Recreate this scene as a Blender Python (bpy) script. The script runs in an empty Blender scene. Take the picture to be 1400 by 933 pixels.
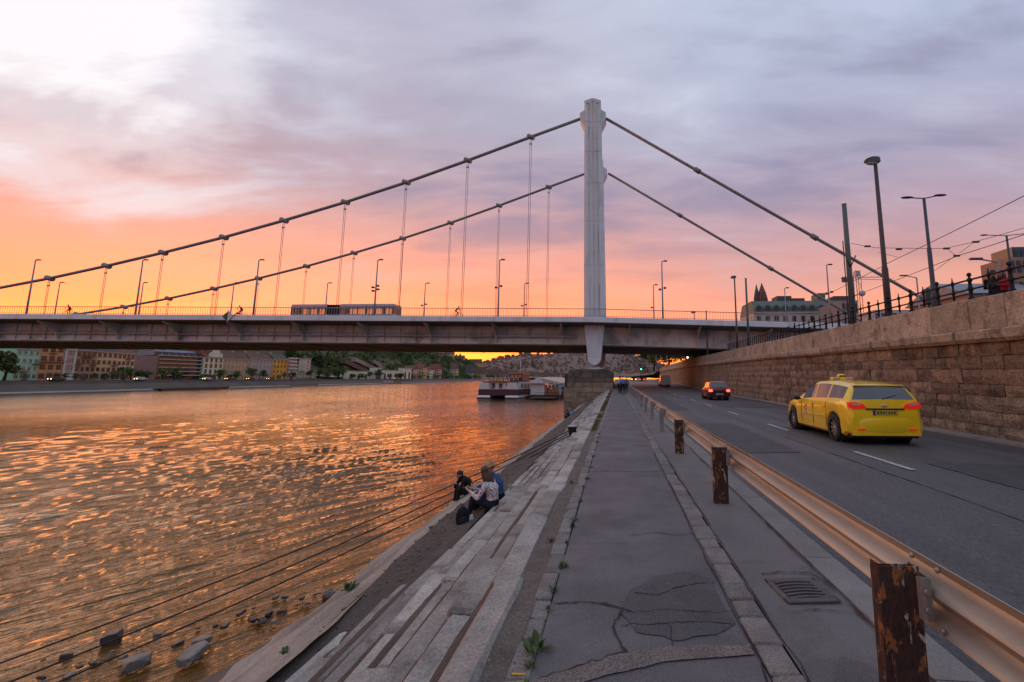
import bpy, bmesh, math, random
import numpy as np
from mathutils import Vector, Matrix, Euler, noise as mnoise
R = math.radians
rnd = random.Random(7)
scn = bpy.context.scene
col = scn.collection

# ------------------------------------------------------------------ camera
EYE = 1.6
cam_d = bpy.data.cameras.new('camera')
cam = bpy.data.objects.new('camera', cam_d); col.objects.link(cam)
cam.location = (0, 0, EYE)
cam.rotation_euler = (R(90 + 7.84), 0, R(2.51))
cam_d.sensor_width = 36.0; cam_d.sensor_fit = 'HORIZONTAL'
cam_d.lens = 610 / 1400 * 36
cam_d.shift_x = -(815 - 700) / 1400
cam_d.shift_y = -(466.5 - 433) / 1400
cam_d.clip_start = 0.05; cam_d.clip_end = 20000
scn.camera = cam

def lin(c):
    c /= 255.0
    return c / 12.92 if c <= .04045 else ((c + .055) / 1.055) ** 2.4
def S(r, g, b, k=1.0):
    return (lin(r) * k, lin(g) * k, lin(b) * k, 1.0)

# ------------------------------------------------------------------ node helper
class NT:
    def __init__(s, tree):
        s.t = tree; s.n = tree.nodes; s.l = tree.links
    def node(s, typ, **kw):
        n = s.n.new(typ)
        for k, v in kw.items(): setattr(n, k, v)
        return n
    def put(s, sock, v):
        if isinstance(v, bpy.types.NodeSocket): s.l.new(v, sock)
        elif isinstance(v, (tuple, list)):
            n = len(sock.default_value)
            v = tuple(v)
            if len(v) < n: v = v + (1.0,) * (n - len(v))
            sock.default_value = v[:n]
        else:
            try: sock.default_value = v
            except TypeError: sock.default_value = (v,) * len(sock.default_value)
    def m(s, op, a, b=None, c=None, clamp=False):
        n = s.node('ShaderNodeMath', operation=op, use_clamp=clamp)
        s.put(n.inputs[0], a)
        if b is not None: s.put(n.inputs[1], b)
        if c is not None: s.put(n.inputs[2], c)
        return n.outputs[0]
    def vm(s, op, a, b=None, scale=None):
        n = s.node('ShaderNodeVectorMath', operation=op)
        s.put(n.inputs[0], a)
        if b is not None: s.put(n.inputs[1], b)
        if scale is not None: s.put(n.inputs['Scale'], scale)
        return n.outputs['Value'] if op in ('DOT_PRODUCT', 'LENGTH', 'DISTANCE') else n.outputs['Vector']
    def mix(s, f, a, b, mode='MIX'):
        n = s.node('ShaderNodeMix', data_type='RGBA', blend_type=mode)
        s.put(n.inputs[0], f); s.put(n.inputs[6], a); s.put(n.inputs[7], b)
        return n.outputs[2]
    def ramp(s, f, stops, interp='LINEAR'):
        n = s.node('ShaderNodeValToRGB'); cr = n.color_ramp; cr.interpolation = interp
        while len(cr.elements) < len(stops): cr.elements.new(0.5)
        for e, (p, c) in zip(cr.elements, stops):
            e.position = p
            e.color = c if isinstance(c, tuple) and len(c) == 4 else ((c, c, c, 1) if not isinstance(c, tuple) else c + (1,))
        s.put(n.inputs[0], f)
        return n.outputs[0]
    def noise(s, vec, scale, detail=4, rough=.55, dist=0.0, out=0):
        n = s.node('ShaderNodeTexNoise')
        if vec is not None: s.put(n.inputs['Vector'], vec)
        n.inputs['Scale'].default_value = scale; n.inputs['Detail'].default_value = detail
        n.inputs['Roughness'].default_value = rough; n.inputs['Distortion'].default_value = dist
        return n.outputs[out]
    def mapping(s, vec, loc=(0, 0, 0), rot=(0, 0, 0), sc=(1, 1, 1), vt='POINT'):
        n = s.node('ShaderNodeMapping', vector_type=vt)
        s.put(n.inputs[0], vec); n.inputs[1].default_value = loc; n.inputs[2].default_value = rot; n.inputs[3].default_value = sc
        return n.outputs[0]
    def sep(s, v):
        n = s.node('ShaderNodeSeparateXYZ'); s.put(n.inputs[0], v); return n.outputs
    def comb(s, x, y, z):
        n = s.node('ShaderNodeCombineXYZ')
        s.put(n.inputs[0], x); s.put(n.inputs[1], y); s.put(n.inputs[2], z); return n.outputs[0]

# ------------------------------------------------------------------ sky
SUN_DIR = Vector((-0.690, 0.722, 0.045)).normalized()
w = bpy.data.worlds.new('World'); scn.world = w; w.use_nodes = True
T = NT(w.node_tree); T.n.clear()
tc = T.node('ShaderNodeTexCoord')
D = T.vm('NORMALIZE', tc.outputs['Generated'])
dx, dy, dz = T.sep(D)
flat = T.vm('NORMALIZE', T.comb(dx, dy, 0.0))
sxy = Vector((SUN_DIR.x, SUN_DIR.y, 0)).normalized()
az = T.vm('DOT_PRODUCT', flat, tuple(sxy))                    # 1 towards the sunset
el = T.m('MAXIMUM', dz, 0.0)
# cloud sheet coordinates: project the direction on a flat layer
den = T.m('ADD', el, 0.16)
cp = T.comb(T.m('DIVIDE', dx, den), T.m('DIVIDE', dy, den), 0.0)
n_big = T.noise(T.mapping(cp, rot=(0, 0, R(35)), sc=(.5, 1.0, 1)), 1.0, 5, .5, .25)
n_fine = T.noise(T.mapping(cp, rot=(0, 0, R(28)), sc=(.55, 1.3, 1)), 2.6, 6, .55, .3)
n_soft = T.noise(T.mapping(cp, loc=(3, 1, 0), sc=(.5, .9, 1)), .55, 3, .5, .3)
elw = T.m('ADD', el, T.m('MULTIPLY', T.m('SUBTRACT', n_big, .5), .16))   # bands wander with the cloud
warm = T.ramp(elw, [(0.0, (5.2, 1.05, .08, 1)), (.03, (4.5, .92, .08, 1)), (.06, (3.4, .78, .11, 1)), (.095, (2.6, .58, .16, 1)), (.13, (2.05, .51, .20, 1)), (.20, (1.35, .48, .27, 1)), (.28, (.90, .42, .34, 1)), (.37, (.60, .40, .44, 1)), (.5, (.48, .43, .53, 1)), (.7, (.56, .56, .70, 1)), (1, (.60, .62, .77, 1))])
cool = T.ramp(elw, [(0.0, (1.9, .50, .12, 1)), (.06, (1.5, .46, .17, 1)), (.12, (1.0, .42, .26, 1)), (.20, (.64, .37, .35, 1)), (.30, (.45, .36, .47, 1)), (.42, (.42, .42, .58, 1)), (.55, (.47, .54, .72, 1)), (.7, (.58, .70, .87, 1)), (1, (.59, .71, .88, 1))])
azf = T.ramp(T.m('MULTIPLY_ADD', az, .5, .5), [(.45, 0.0), (.72, .32), (.93, .82), (1.0, 1.0)], 'EASE')
east = T.ramp(el, [(0.0, S(160, 152, 182)), (.15, S(162, 168, 200)), (.4, S(180, 194, 222)), (.7, S(196, 211, 232)), (1, S(196, 211, 234))])
eastf = T.ramp(T.m('MULTIPLY_ADD', az, .5, .5), [(.12, 1.0), (.42, 0.0)], 'EASE')
base = T.mix(eastf, T.mix(azf, cool, warm), east)
# grey cloud patches and brighter breaks
cl = T.m('ADD', T.m('MULTIPLY', n_big, .5), T.m('MULTIPLY', n_fine, .5))
dark = T.ramp(cl, [(.38, 1.0), (.52, 0.0)], 'EASE')
bright = T.ramp(cl, [(.50, 0.0), (.64, 1.0)], 'EASE')
hi = T.ramp(el, [(.14, 0.0), (.40, 1.0)], 'EASE')
low = T.ramp(el, [(.04, 0.0), (.15, 1.0)], 'EASE')
c1 = T.mix(T.m('MULTIPLY', T.m('MULTIPLY', dark, hi), .72), base, S(144, 141, 170))
c1 = T.mix(T.m('MULTIPLY', T.m('MULTIPLY', dark, T.m('SUBTRACT', low, hi)), .22), c1, S(196, 128, 120))
c1 = T.mix(T.m('MULTIPLY', T.m('MULTIPLY', bright, hi), .6), c1, S(222, 226, 242))
# the break in the cloud above the sunset
gdir = Vector((-0.735, 0.52, 0.45)).normalized()
gd = T.m('ADD', T.vm('DOT_PRODUCT', D, tuple(gdir)), T.m('MULTIPLY', T.m('SUBTRACT', n_fine, .5), .07))
gap = T.ramp(gd, [(.970, 0.0), (.992, .5), (1.008, 1.0)], 'EASE')
c1 = T.mix(T.m('MULTIPLY', gap, .95), c1, S(252, 247, 250, 1.05))
# glow round the sun itself, behind the bridge deck
sd = T.m('MAXIMUM', T.vm('DOT_PRODUCT', D, tuple(SUN_DIR)), 0.0)
g1 = T.m('MULTIPLY', T.m('POWER', sd, 900.0), 1.2)
g2 = T.m('MULTIPLY', T.m('POWER', sd, 45.0), .16)
glow = T.mix(1.0, T.mix(1.0, S(255, 190, 70), T.comb(g1, g1, g1), 'MULTIPLY'), T.mix(1.0, S(255, 170, 80), T.comb(g2, g2, g2), 'MULTIPLY'), 'ADD')
c1 = T.mix(1.0, c1, glow, 'ADD')
# below the horizon: dim ground colour
below = T.m('LESS_THAN', dz, -0.002)
c1 = T.mix(below, c1, S(120, 90, 80))
bg = T.node('ShaderNodeBackground'); T.put(bg.inputs[0], c1); bg.inputs[1].default_value = 1.0
wo = T.node('ShaderNodeOutputWorld'); T.l.new(bg.outputs[0], wo.inputs[0])

sun_d = bpy.data.lights.new('sun', 'SUN'); sun = bpy.data.objects.new('sun', sun_d); col.objects.link(sun)
sun_d.energy = .75; sun_d.angle = R(40); sun_d.color = (1.0, .46, .17)
sun.rotation_euler = Vector((SUN_DIR.x, SUN_DIR.y, .075)).to_track_quat('Z', 'Y').to_euler()

scn.view_settings.view_transform = 'Standard'; scn.view_settings.look = 'None'
scn.view_settings.exposure = 0.0; scn.view_settings.gamma = 1.0
scn.view_settings.use_curve_mapping = False
scn.render.engine = 'CYCLES'
scn.cycles.max_bounces = 6
scn.cycles.sample_clamp_indirect = 4

# ------------------------------------------------------------------ materials
MATS = {}
def M(name, c, c2=None, rough=.75, metal=0.0, scale=3.0, bump=.25, bscale=30.0, detail=6, objvar=.0, stain=None, stain_amt=0.0, stain_scale=1.2, spec=.5, coat=0.0, stretch=(1, 1, 1), speck=0.0, speck_scale=120.0, emit=None, bdist=.02):
    if name in MATS: return MATS[name]
    m = bpy.data.materials.new(name); m.use_nodes = True
    t = NT(m.node_tree); t.n.clear()
    out = t.node('ShaderNodeOutputMaterial'); b = t.node('ShaderNodeBsdfPrincipled')
    t.l.new(b.outputs[0], out.inputs[0])
    tc = t.node('ShaderNodeTexCoord').outputs['Object']
    oi = t.node('ShaderNodeObjectInfo').outputs['Random']
    vec = t.mapping(t.vm('ADD', tc, t.vm('SCALE', (13.1, 7.7, 5.3), scale=oi)) if objvar else tc, sc=stretch)
    if c2 is None: c2 = tuple(x * .72 for x in c[:3])
    f = t.ramp(t.noise(vec, scale, detail), [(.3, 0.0), (.7, 1.0)])
    cc = t.mix(f, tuple(c[:3]) + (1,), tuple(c2[:3]) + (1,))
    if stain is not None:
        sf = t.ramp(t.noise(vec, stain_scale, 7, .62, .4), [(.52, 0.0), (.66, 1.0)])
        cc = t.mix(t.m('MULTIPLY', sf, stain_amt), cc, tuple(stain[:3]) + (1,))
    if speck:
        sp = t.ramp(t.noise(vec, speck_scale, 2, .6), [(.35, 0.0), (.65, 1.0)])
        cc = t.mix(speck, cc, t.mix(1.0, cc, t.mix(sp, (.35, .35, .35, 1), (1.75, 1.75, 1.75, 1)), 'MULTIPLY'))
    if objvar:
        k = t.m('MULTIPLY_ADD', oi, 2 * objvar, 1 - objvar)
        cc = t.mix(1.0, cc, t.comb(k, k, k), 'MULTIPLY')
    t.put(b.inputs['Base Color'], cc)
    b.inputs['Roughness'].default_value = rough
    if rough > .12:
        t.put(b.inputs['Roughness'], t.m('MULTIPLY_ADD', t.noise(vec, scale * 2.3, 3), .25, rough - .125, clamp=True))
    b.inputs['Metallic'].default_value = metal
    b.inputs['Specular IOR Level'].default_value = spec
    b.inputs['Coat Weight'].default_value = coat; b.inputs['Coat Roughness'].default_value = .05
    if emit: 
        b.inputs['Emission Color'].default_value = tuple(emit[:3]) + (1,); b.inputs['Emission Strength'].default_value = emit[3]
    if bump:
        bn = t.node('ShaderNodeBump'); bn.inputs['Strength'].default_value = bump; bn.inputs['Distance'].default_value = bdist
        t.put(bn.inputs['Height'], t.noise(vec, bscale, 5, .6))
        t.l.new(bn.outputs[0], b.inputs['Normal'])
    MATS[name] = m
    return m

# ------------------------------------------------------------------ mesh builder
class MB:
    def __init__(s): s.v = []; s.f = []; s.mi = []; s.cur = 0; s.sm = []; s.smooth = False
    def add(s, vs, fs):
        o = len(s.v); s.v.extend(tuple(p) for p in vs)
        for f in fs: s.f.append(tuple(i + o for i in f)); s.mi.append(s.cur); s.sm.append(s.smooth)
        return s
    def box(s, cx, cy, cz, sx, sy, sz, rz=0.0):
        c, n = math.cos(rz), math.sin(rz); vs = []
        for z in (-.5, .5):
            for x, y in ((-.5, -.5), (.5, -.5), (.5, .5), (-.5, .5)):
                X, Y = x * sx, y * sy
                vs.append((cx + X * c - Y * n, cy + X * n + Y * c, cz + z * sz))
        return s.add(vs, [(3, 2, 1, 0), (4, 5, 6, 7), (0, 1, 5, 4), (1, 2, 6, 5), (2, 3, 7, 6), (3, 0, 4, 7)])
    def b2(s, x0, x1, y0, y1, z0, z1):
        return s.box((x0 + x1) / 2, (y0 + y1) / 2, (z0 + z1) / 2, abs(x1 - x0), abs(y1 - y0), abs(z1 - z0))
    def beam(s, p0, p1, wd, ht, up=(0, 0, 1)):
        p0, p1 = Vector(p0), Vector(p1); d = (p1 - p0).normalized(); up = Vector(up)
        if abs(d.dot(up)) > .98: up = Vector((0, 1, 0))
        r = d.cross(up).normalized(); u = r.cross(d); vs = []
        for p in (p0, p1):
            for a, b in ((-.5, -.5), (.5, -.5), (.5, .5), (-.5, .5)): vs.append(p + r * a * wd + u * b * ht)
        return s.add(vs, [(3, 2, 1, 0), (4, 5, 6, 7), (0, 1, 5, 4), (1, 2, 6, 5), (2, 3, 7, 6), (3, 0, 4, 7)])
    def tube(s, pts, rad, n=8, cap=True, sm=True):
        pts = [Vector(p) for p in pts]; k = len(pts)
        if not isinstance(rad, (list, tuple)): rad = [rad] * k
        vs = []; fs = []; pr = None
        for i, p in enumerate(pts):
            d = (pts[min(i + 1, k - 1)] - pts[max(i - 1, 0)]).normalized()
            if pr is None:
                pr = d.orthogonal().normalized() if abs(d.z) < .9 else Vector((1, 0, 0))
            r = (pr - d * pr.dot(d)).normalized(); pr = r; u = d.cross(r)
            for j in range(n):
                a = 2 * math.pi * j / n
                vs.append(p + (r * math.cos(a) + u * math.sin(a)) * rad[i])
        for i in range(k - 1):
            for j in range(n):
                a, b = i * n + j, i * n + (j + 1) % n
                fs.append((a, b, b + n, a + n))
        old = s.smooth; s.smooth = sm
        s.add(vs, fs); s.smooth = old
        if cap:
            o = len(s.v) - k * n
            s.f.append(tuple(o + j for j in reversed(range(n)))); s.mi.append(s.cur); s.sm.append(False)
            s.f.append(tuple(o + (k - 1) * n + j for j in range(n))); s.mi.append(s.cur); s.sm.append(False)
        return s
    def lathe(s, prof, c=(0, 0, 0), n=16, axis='z', sm=True, cap=True):
        vs = []; fs = []; k = len(prof)
        for r, h in prof:
            for j in range(n):
                a = 2 * math.pi * j / n; x, y = r * math.cos(a), r * math.sin(a)
                q = (x, y, h) if axis == 'z' else ((h, x, y) if axis == 'x' else (y, h, x))
                vs.append((c[0] + q[0], c[1] + q[1], c[2] + q[2]))
        for i in range(k - 1):
            for j in range(n):
                a, b = i * n + j, i * n + (j + 1) % n
                fs.append((a, b, b + n, a + n))
        old = s.smooth; s.smooth = sm; s.add(vs, fs); s.smooth = old
        o = len(s.v) - k * n
        if cap and prof[0][0] > 1e-4: s.f.append(tuple(o + j for j in reversed(range(n)))); s.mi.append(s.cur); s.sm.append(False)
        if cap and prof[-1][0] > 1e-4: s.f.append(tuple(o + (k - 1) * n + j for j in range(n))); s.mi.append(s.cur); s.sm.append(False)
        return s
    def prism(s, poly, axis, a, b):
        n = len(poly)
        def q(h, u, v): return (h, u, v) if axis == 'x' else ((u, h, v) if axis == 'y' else (u, v, h))
        vs = [q(a, u, v) for u, v in poly] + [q(b, u, v) for u, v in poly]
        fs = [tuple(reversed(range(n))), tuple(range(n, 2 * n))] + [(i, (i + 1) % n, (i + 1) % n + n, i + n) for i in range(n)]
        return s.add(vs, fs)
    def ell(s, c, r, nu=12, nv=8, rot=None):
        vs = []; fs = []; rot = rot or Matrix.Identity(3)
        for i in range(nv + 1):
            t = math.pi * i / nv
            for j in range(nu):
                a = 2 * math.pi * j / nu
                p = rot @ Vector((r[0] * math.sin(t) * math.cos(a), r[1] * math.sin(t) * math.sin(a), -r[2] * math.cos(t)))
                vs.append((c[0] + p.x, c[1] + p.y, c[2] + p.z))
        for i in range(nv):
            for j in range(nu):
                a, b = i * nu + j, i * nu + (j + 1) % nu
                fs.append((a, b, b + nu, a + nu))
        old = s.smooth; s.smooth = True; s.add(vs, fs); s.smooth = old
        return s
    def chbox(s, x0, x1, y0, y1, z0, z1, ch=.015, jit=0.0, rg=rnd):
        # chamfered block, corners jittered a little
        xs, ys, zs = (x0, x1), (y0, y1), (z0, z1); c = ((x0 + x1) / 2, (y0 + y1) / 2, (z0 + z1) / 2)
        vs = []; idx = {}
        for i in (0, 1):
            for j in (0, 1):
                for k in (0, 1):
                    J = [rg.uniform(-jit, jit) for _ in range(3)]
                    base = (xs[i] + J[0], ys[j] + J[1], zs[k] + J[2])
                    d = (1 if i == 0 else -1, 1 if j == 0 else -1, 1 if k == 0 else -1)
                    for a in range(3):
                        p = [base[t] + (d[t] * ch if t != a else 0) for t in range(3)]
                        idx[(i, j, k, a)] = len(vs); vs.append(tuple(p))
        g = lambda i, j, k, a: idx[(i, j, k, a)]
        fs = []
        for e in (0, 1):
            q = [g(e, 0, 0, 0), g(e, 1, 0, 0), g(e, 1, 1, 0), g(e, 0, 1, 0)]; fs.append(tuple(q if e else reversed(q)))
            q = [g(0, e, 0, 1), g(0, e, 1, 1), g(1, e, 1, 1), g(1, e, 0, 1)]; fs.append(tuple(q if e else reversed(q)))
            q = [g(0, 0, e, 2), g(1, 0, e, 2), g(1, 1, e, 2), g(0, 1, e, 2)]; fs.append(tuple(q if e else reversed(q)))
        for i in (0, 1):
            for j in (0, 1):
                fs.append((g(i, j, 0, 0), g(i, j, 1, 0), g(i, j, 1, 1), g(i, j, 0, 1)))
                fs.append((g(i, 0, j, 0), g(i, 1, j, 0), g(i, 1, j, 2), g(i, 0, j, 2)))
                fs.append((g(0, i, j, 1), g(1, i, j, 1), g(1, i, j, 2), g(0, i, j, 2)))
                for k in (0, 1): fs.append((g(i, j, k, 0), g(i, j, k, 1), g(i, j, k, 2)))
        return s.add(vs, fs)
    def mesh(s, name, mats):
        me = bpy.data.meshes.new(name); me.from_pydata(s.v, [], s.f)
        if not isinstance(mats, (list, tuple)): mats = [mats]
        for m in mats: me.materials.append(m)
        me.polygons.foreach_set('material_index', [min(i, len(mats) - 1) for i in s.mi])
        me.polygons.foreach_set('use_smooth', s.sm)
        bm = bmesh.new(); bm.from_mesh(me); bmesh.ops.recalc_face_normals(bm, faces=bm.faces); bm.to_mesh(me); bm.free()
        me.update(); return me
    def build(s, name, mats, parent=None, world=True):
        return link(name, s.mesh(name, mats), parent, world)

def link(name, me, parent=None, world=True):
    o = bpy.data.objects.new(name, me); col.objects.link(o)
    if parent is not None:
        o.parent = parent
        if world: o.matrix_parent_inverse = parent_world(parent).inverted()
    return o
def parent_world(p):
    m = p.matrix_basis.copy()
    if p.parent: m = parent_world(p.parent) @ p.matrix_parent_inverse @ m
    return m
def tag(o, label, cat, group=None):
    o['label'] = label; o['category'] = cat
    if group: o['group'] = group
    return o
def thing(name, label, cat, loc=(0, 0, 0), rz=0.0, group=None):
    o = bpy.data.objects.new(name, None); col.objects.link(o); o.location = loc; o.rotation_euler = (0, 0, rz); o.empty_display_size = .1
    return tag(o, label, cat, group)
def setting(o): o['kind'] = 'structure'; return o
def stuff(o): o['kind'] = 'stuff'; return o
def kids(o): return [c for c in bpy.data.objects if c.parent == o]
def copy_tree(o, loc=None, rz=None, parent=None):
    c = o.copy(); col.objects.link(c)
    if parent is not None: c.parent = parent
    if loc is not None: c.location = loc
    if rz is not None: c.rotation_euler = (0, 0, rz)
    for ch in o.children: copy_tree(ch, parent=c)
    return c
def fbm(x, y, z=0.0, oct=4):
    return mnoise.fractal(Vector((x, y, z)), 1.0, 2.0, oct)
# ================================================================== near bank
def interp(Y, pts):
    if Y <= pts[0][0]: return pts[0][1]
    for (a, u), (b, v) in zip(pts, pts[1:]):
        if Y <= b: return u + (v - u) * (Y - a) / (b - a)
    return pts[-1][1]
def sstep(t): t = max(0, min(1, t)); return t * t * (3 - 2 * t)
def rz_(Y): return .5 * sstep((Y - 42) / 45)                        # the quay road climbs a little
def ro(Y): t = max(0, Y - 9); return .014 * t + .00008 * t * t      # and drifts to the right
def wx(Y): return interp(Y, [(-10, 9.5), (12, 10.2), (23, 10.65), (44, 11.1), (72, 11.6), (110, 13), (170, 16.5), (400, 34)])
def zt(Y): return interp(Y, [(-10, 3.62), (11, 3.8), (18, 3.95), (32, 4.17), (58, 4.42), (85, 4.62), (170, 5.2), (400, 5.4)])

WATER = -3.8
# ---- materials of the setting
m_path = M('old_asphalt', (.09, .083, .088), (.145, .134, .138), .82, scale=1.6, bump=.5, bscale=90, speck=.55, speck_scale=170, stain=(.075, .07, .075), stain_amt=.6, stain_scale=.9)
m_patch = M('patch_asphalt', (.072, .069, .074), (.105, .10, .105), .85, scale=3, bump=.8, bscale=110, speck=.8, speck_scale=150)
m_strip = M('worn_asphalt_strip', (.12, .112, .115), (.17, .155, .155), .8, scale=1.5, bump=.4, bscale=80, speck=.4, speck_scale=140, stain=(.08, .072, .07), stain_amt=.5)
m_road = M('road_asphalt', (.05, .048, .053), (.092, .087, .092), .62, scale=1.2, bump=.55, bscale=120, speck=.8, speck_scale=130, stretch=(1, .12, 1), stain=(.045, .043, .047), stain_amt=.55, stain_scale=1.3)
m_kerb = M('kerb_concrete', (.24, .225, .215), (.17, .16, .155), .85, scale=2, bump=.4, bscale=60, speck=.35, objvar=.08)
m_sett = M('kerb_sett', (.20, .185, .17), (.13, .12, .112), .85, scale=6, bump=.7, bscale=45, speck=.5, speck_scale=90, objvar=.2)
m_limestone = M('step_limestone', (.40, .37, .335), (.23, .21, .19), .85, scale=3.0, bump=1.0, bscale=13, bdist=.04, objvar=.26, stain=(.12, .10, .10), stain_amt=.75, stain_scale=1.5, speck=.3, speck_scale=45)
m_limedark = M('worn_step_stone', (.33, .30, .272), (.18, .162, .147), .88, scale=2.5, bump=1.0, bscale=14, objvar=.32, stain=(.07, .058, .052), stain_amt=.8, stain_scale=1.1, speck=.3, speck_scale=45)
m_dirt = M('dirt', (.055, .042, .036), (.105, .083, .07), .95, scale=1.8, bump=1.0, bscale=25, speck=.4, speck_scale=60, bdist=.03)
m_apron = M('apron_concrete', (.36, .32, .27), (.20, .175, .145), .88, scale=2.2, bump=1.0, bscale=11, bdist=.05, stretch=(1, .35, 1), stain=(.13, .115, .095), stain_amt=.7, stain_scale=1.1, speck=.35, speck_scale=60)
m_paint = M('road_paint', (.5, .49, .48), (.3, .29, .29), .7, scale=9, bump=.2, bscale=80, stain=(.09, .085, .09), stain_amt=.8, stain_scale=12)
m_wallstone = M('wall_stone', (.29, .222, .155), (.145, .108, .076), .9, scale=3.2, bump=1.0, bscale=11, detail=8, objvar=.30, stain=(.05, .036, .03), stain_amt=.8, stain_scale=1.3, speck=.5, speck_scale=26, bdist=.08)
m_parapet = M('parapet_limestone', (.42, .362, .285), (.27, .228, .178), .85, scale=2.4, bump=.8, bscale=14, objvar=.16, stain=(.10, .072, .058), stain_amt=.75, stain_scale=2.2, speck=.4, speck_scale=22, bdist=.03)
m_joint = M('joint_mortar', (.06, .05, .042), None, .95, bump=.3)
m_iron = M('black_iron', (.009, .009, .011), (.014, .014, .017), .6, spec=.25, scale=8, bump=.15, bscale=50)
m_crack = M('crack_dirt', (.03, .027, .026), None, .95, bump=0)
m_leaf = M('weed_leaf', (.05, .085, .02), (.075, .11, .03), .6, scale=12, bump=0)
m_grass = M('verge_grass', (.07, .085, .025), (.12, .11, .045), .7, scale=6, bump=0)
m_rock = M('shore_rock', (.075, .062, .052), (.035, .03, .026), .45, scale=3, bump=.9, bscale=10, objvar=.35, stain=(.05, .042, .037), stain_amt=.6)
m_mud = M('shore_mud', (.075, .06, .048), (.05, .04, .033), .6, scale=2, bump=1.0, bscale=16)

# ---- river: real waves near, fine ripple in the shader
def river():
    A0, A1, NA = R(-118), R(8), 640
    r0, r1, g = 5.0, 6000.0, .0065
    rs = np.exp(np.arange(math.log(r0), math.log(r1), g)); NR = len(rs)
    an = np.linspace(A0, A1, NA)
    rr, aa = np.meshgrid(rs, an, indexing='ij')
    x = rr * np.sin(aa); y = rr * np.cos(aa)
    rg = np.random.RandomState(3); h = np.zeros_like(x)
    crest = R(56)
    wx_ = x + .5 * np.sin(.13 * y + .07 * x) + .35 * np.sin(.31 * y - .05 * x + 1); wy_ = y + .6 * np.sin(.11 * x + 2)
    for L, A, n, sp in ((5.5, .014, 4, .35), (2.4, .022, 6, .2), (1.25, .033, 8, .14), (.62, .015, 9, .2), (.38, .006, 8, .3)):
        for i in range(n):
            l = L * rg.uniform(.75, 1.35); th = crest + math.pi / 2 + rg.uniform(-sp, sp)
            k = 2 * math.pi / l; ph = rg.uniform(0, 6.28)
            s_ = np.sin(k * (wx_ * math.cos(th) + wy_ * math.sin(th)) + ph)
            fade = np.clip((l / (rr * g) - 2.5) / 4, 0, 1)
            h += A * rg.uniform(.6, 1.2) * fade * (1 - np.abs(s_)) ** 1.0 * 1.1
    gust = .65 + .5 * np.sin(.09 * x + .05 * y + 1.2 * np.sin(.06 * y)) * np.sin(.045 * y - .03 * x + 1)
    h *= np.clip(gust, .3, 1.3)
    h -= h.mean()
    h *= np.clip((-x - 6.2) / 9.0, .22, 1)
    co = np.stack([x, y, WATER + h], -1).reshape(-1, 3)
    i = np.arange(NR - 1)[:, None] * NA + np.arange(NA - 1)[None]
    q = np.stack([i, i + NA, i + NA + 1, i + 1], -1).reshape(-1, 4)
    me = bpy.data.meshes.new('river')
    me.vertices.add(len(co)); me.vertices.foreach_set('co', co.astype('f').ravel())
    me.loops.add(q.size); me.loops.foreach_set('vertex_index', q.astype('i').ravel())
    me.polygons.add(len(q)); me.polygons.foreach_set('loop_start', np.arange(0, q.size, 4, dtype='i'))
    me.polygons.foreach_set('loop_total', np.full(len(q), 4, 'i')); me.polygons.foreach_set('use_smooth', np.ones(len(q), bool))
    me.update(calc_edges=True); me.validate()
    m = bpy.data.materials.new('river_water'); m.use_nodes = True; t = NT(m.node_tree); t.n.clear()
    out = t.node('ShaderNodeOutputMaterial'); b = t.node('ShaderNodeBsdfPrincipled'); t.l.new(b.outputs[0], out.inputs[0])
    b.inputs['Base Color'].default_value = (.11, .048, .008, 1); b.inputs['Specular Tint'].default_value = (1.0, .66, .34, 1); b.inputs['Roughness'].default_value = .05; b.inputs['IOR'].default_value = 1.45  # orange specular tint paints sunset colour into the reflections
    tc = t.node('ShaderNodeTexCoord').outputs['Object']
    v1 = t.mapping(tc, rot=(0, 0, R(56)), sc=(4.5, 1, 1), vt='TEXTURE')
    n1 = t.noise(v1, 5.5, 4, .6, .3); n2 = t.noise(v1, 1.5, 3, .55, .4)
    n3 = t.noise(t.mapping(tc, rot=(0, 0, R(-20)), sc=(1, .5, 1)), .05, 3, .5)
    amp = t.ramp(n3, [(.35, .45), (.62, 1.0)])
    hh = t.m('MULTIPLY', t.m('ADD', t.m('MULTIPLY', n1, .10), t.m('MULTIPLY', n2, .19)), amp)
    bn = t.node('ShaderNodeBump'); bn.inputs['Strength'].default_value = 1.0; bn.inputs['Distance'].default_value = 1.0
    t.put(bn.inputs['Height'], hh); t.l.new(bn.outputs[0], b.inputs['Normal'])
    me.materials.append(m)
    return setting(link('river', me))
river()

# ---- strips running along the quay
def strip(name, xf0, xf1, zf, mat, Y0=-4, Y1=160, parent=None, nx=4, rough=.006):
    mb = MB(); mb.smooth = True; ys = []
    y = Y0
    while y < Y1: ys.append(y); y += .25 if y < 14 else (.8 if y < 40 else 3.0)
    ys.append(Y1); vs = []; fs = []
    for y in ys:
        for i in range(nx + 1):
            t = i / nx; x = xf0(y) + (xf1(y) - xf0(y)) * t
            vs.append((x, y, zf(y, t) + rough * fbm(x * 1.3, y * 1.1, 3)))
    for a in range(len(ys) - 1):
        for i in range(nx):
            k = a * (nx + 1) + i; fs.append((k, k + 1, k + nx + 2, k + nx + 1))
    mb.add(vs, fs)
    return mb.build(name, mat, parent)
K = lambda v: (lambda y: v + .004 * max(0, y - 8))
path_ = setting(strip('footpath', lambda y: -.47 + .002 * max(0, y - 8), K(.815), lambda y, t: rz_(y) + .012 * math.sin(t * 3.14), m_path, nx=10, rough=.012))
verge = setting(strip('gutter_strip', K(1.008), K(1.69), lambda y, t: rz_(y) - .004 - .01 * t, m_strip, nx=6, rough=.008))
road = setting(strip('road', K(1.985), wx, lambda y, t: rz_(y) - .095 + .05 * math.sin(t * 3.14), m_road, Y1=420, nx=16, rough=.008))
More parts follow.
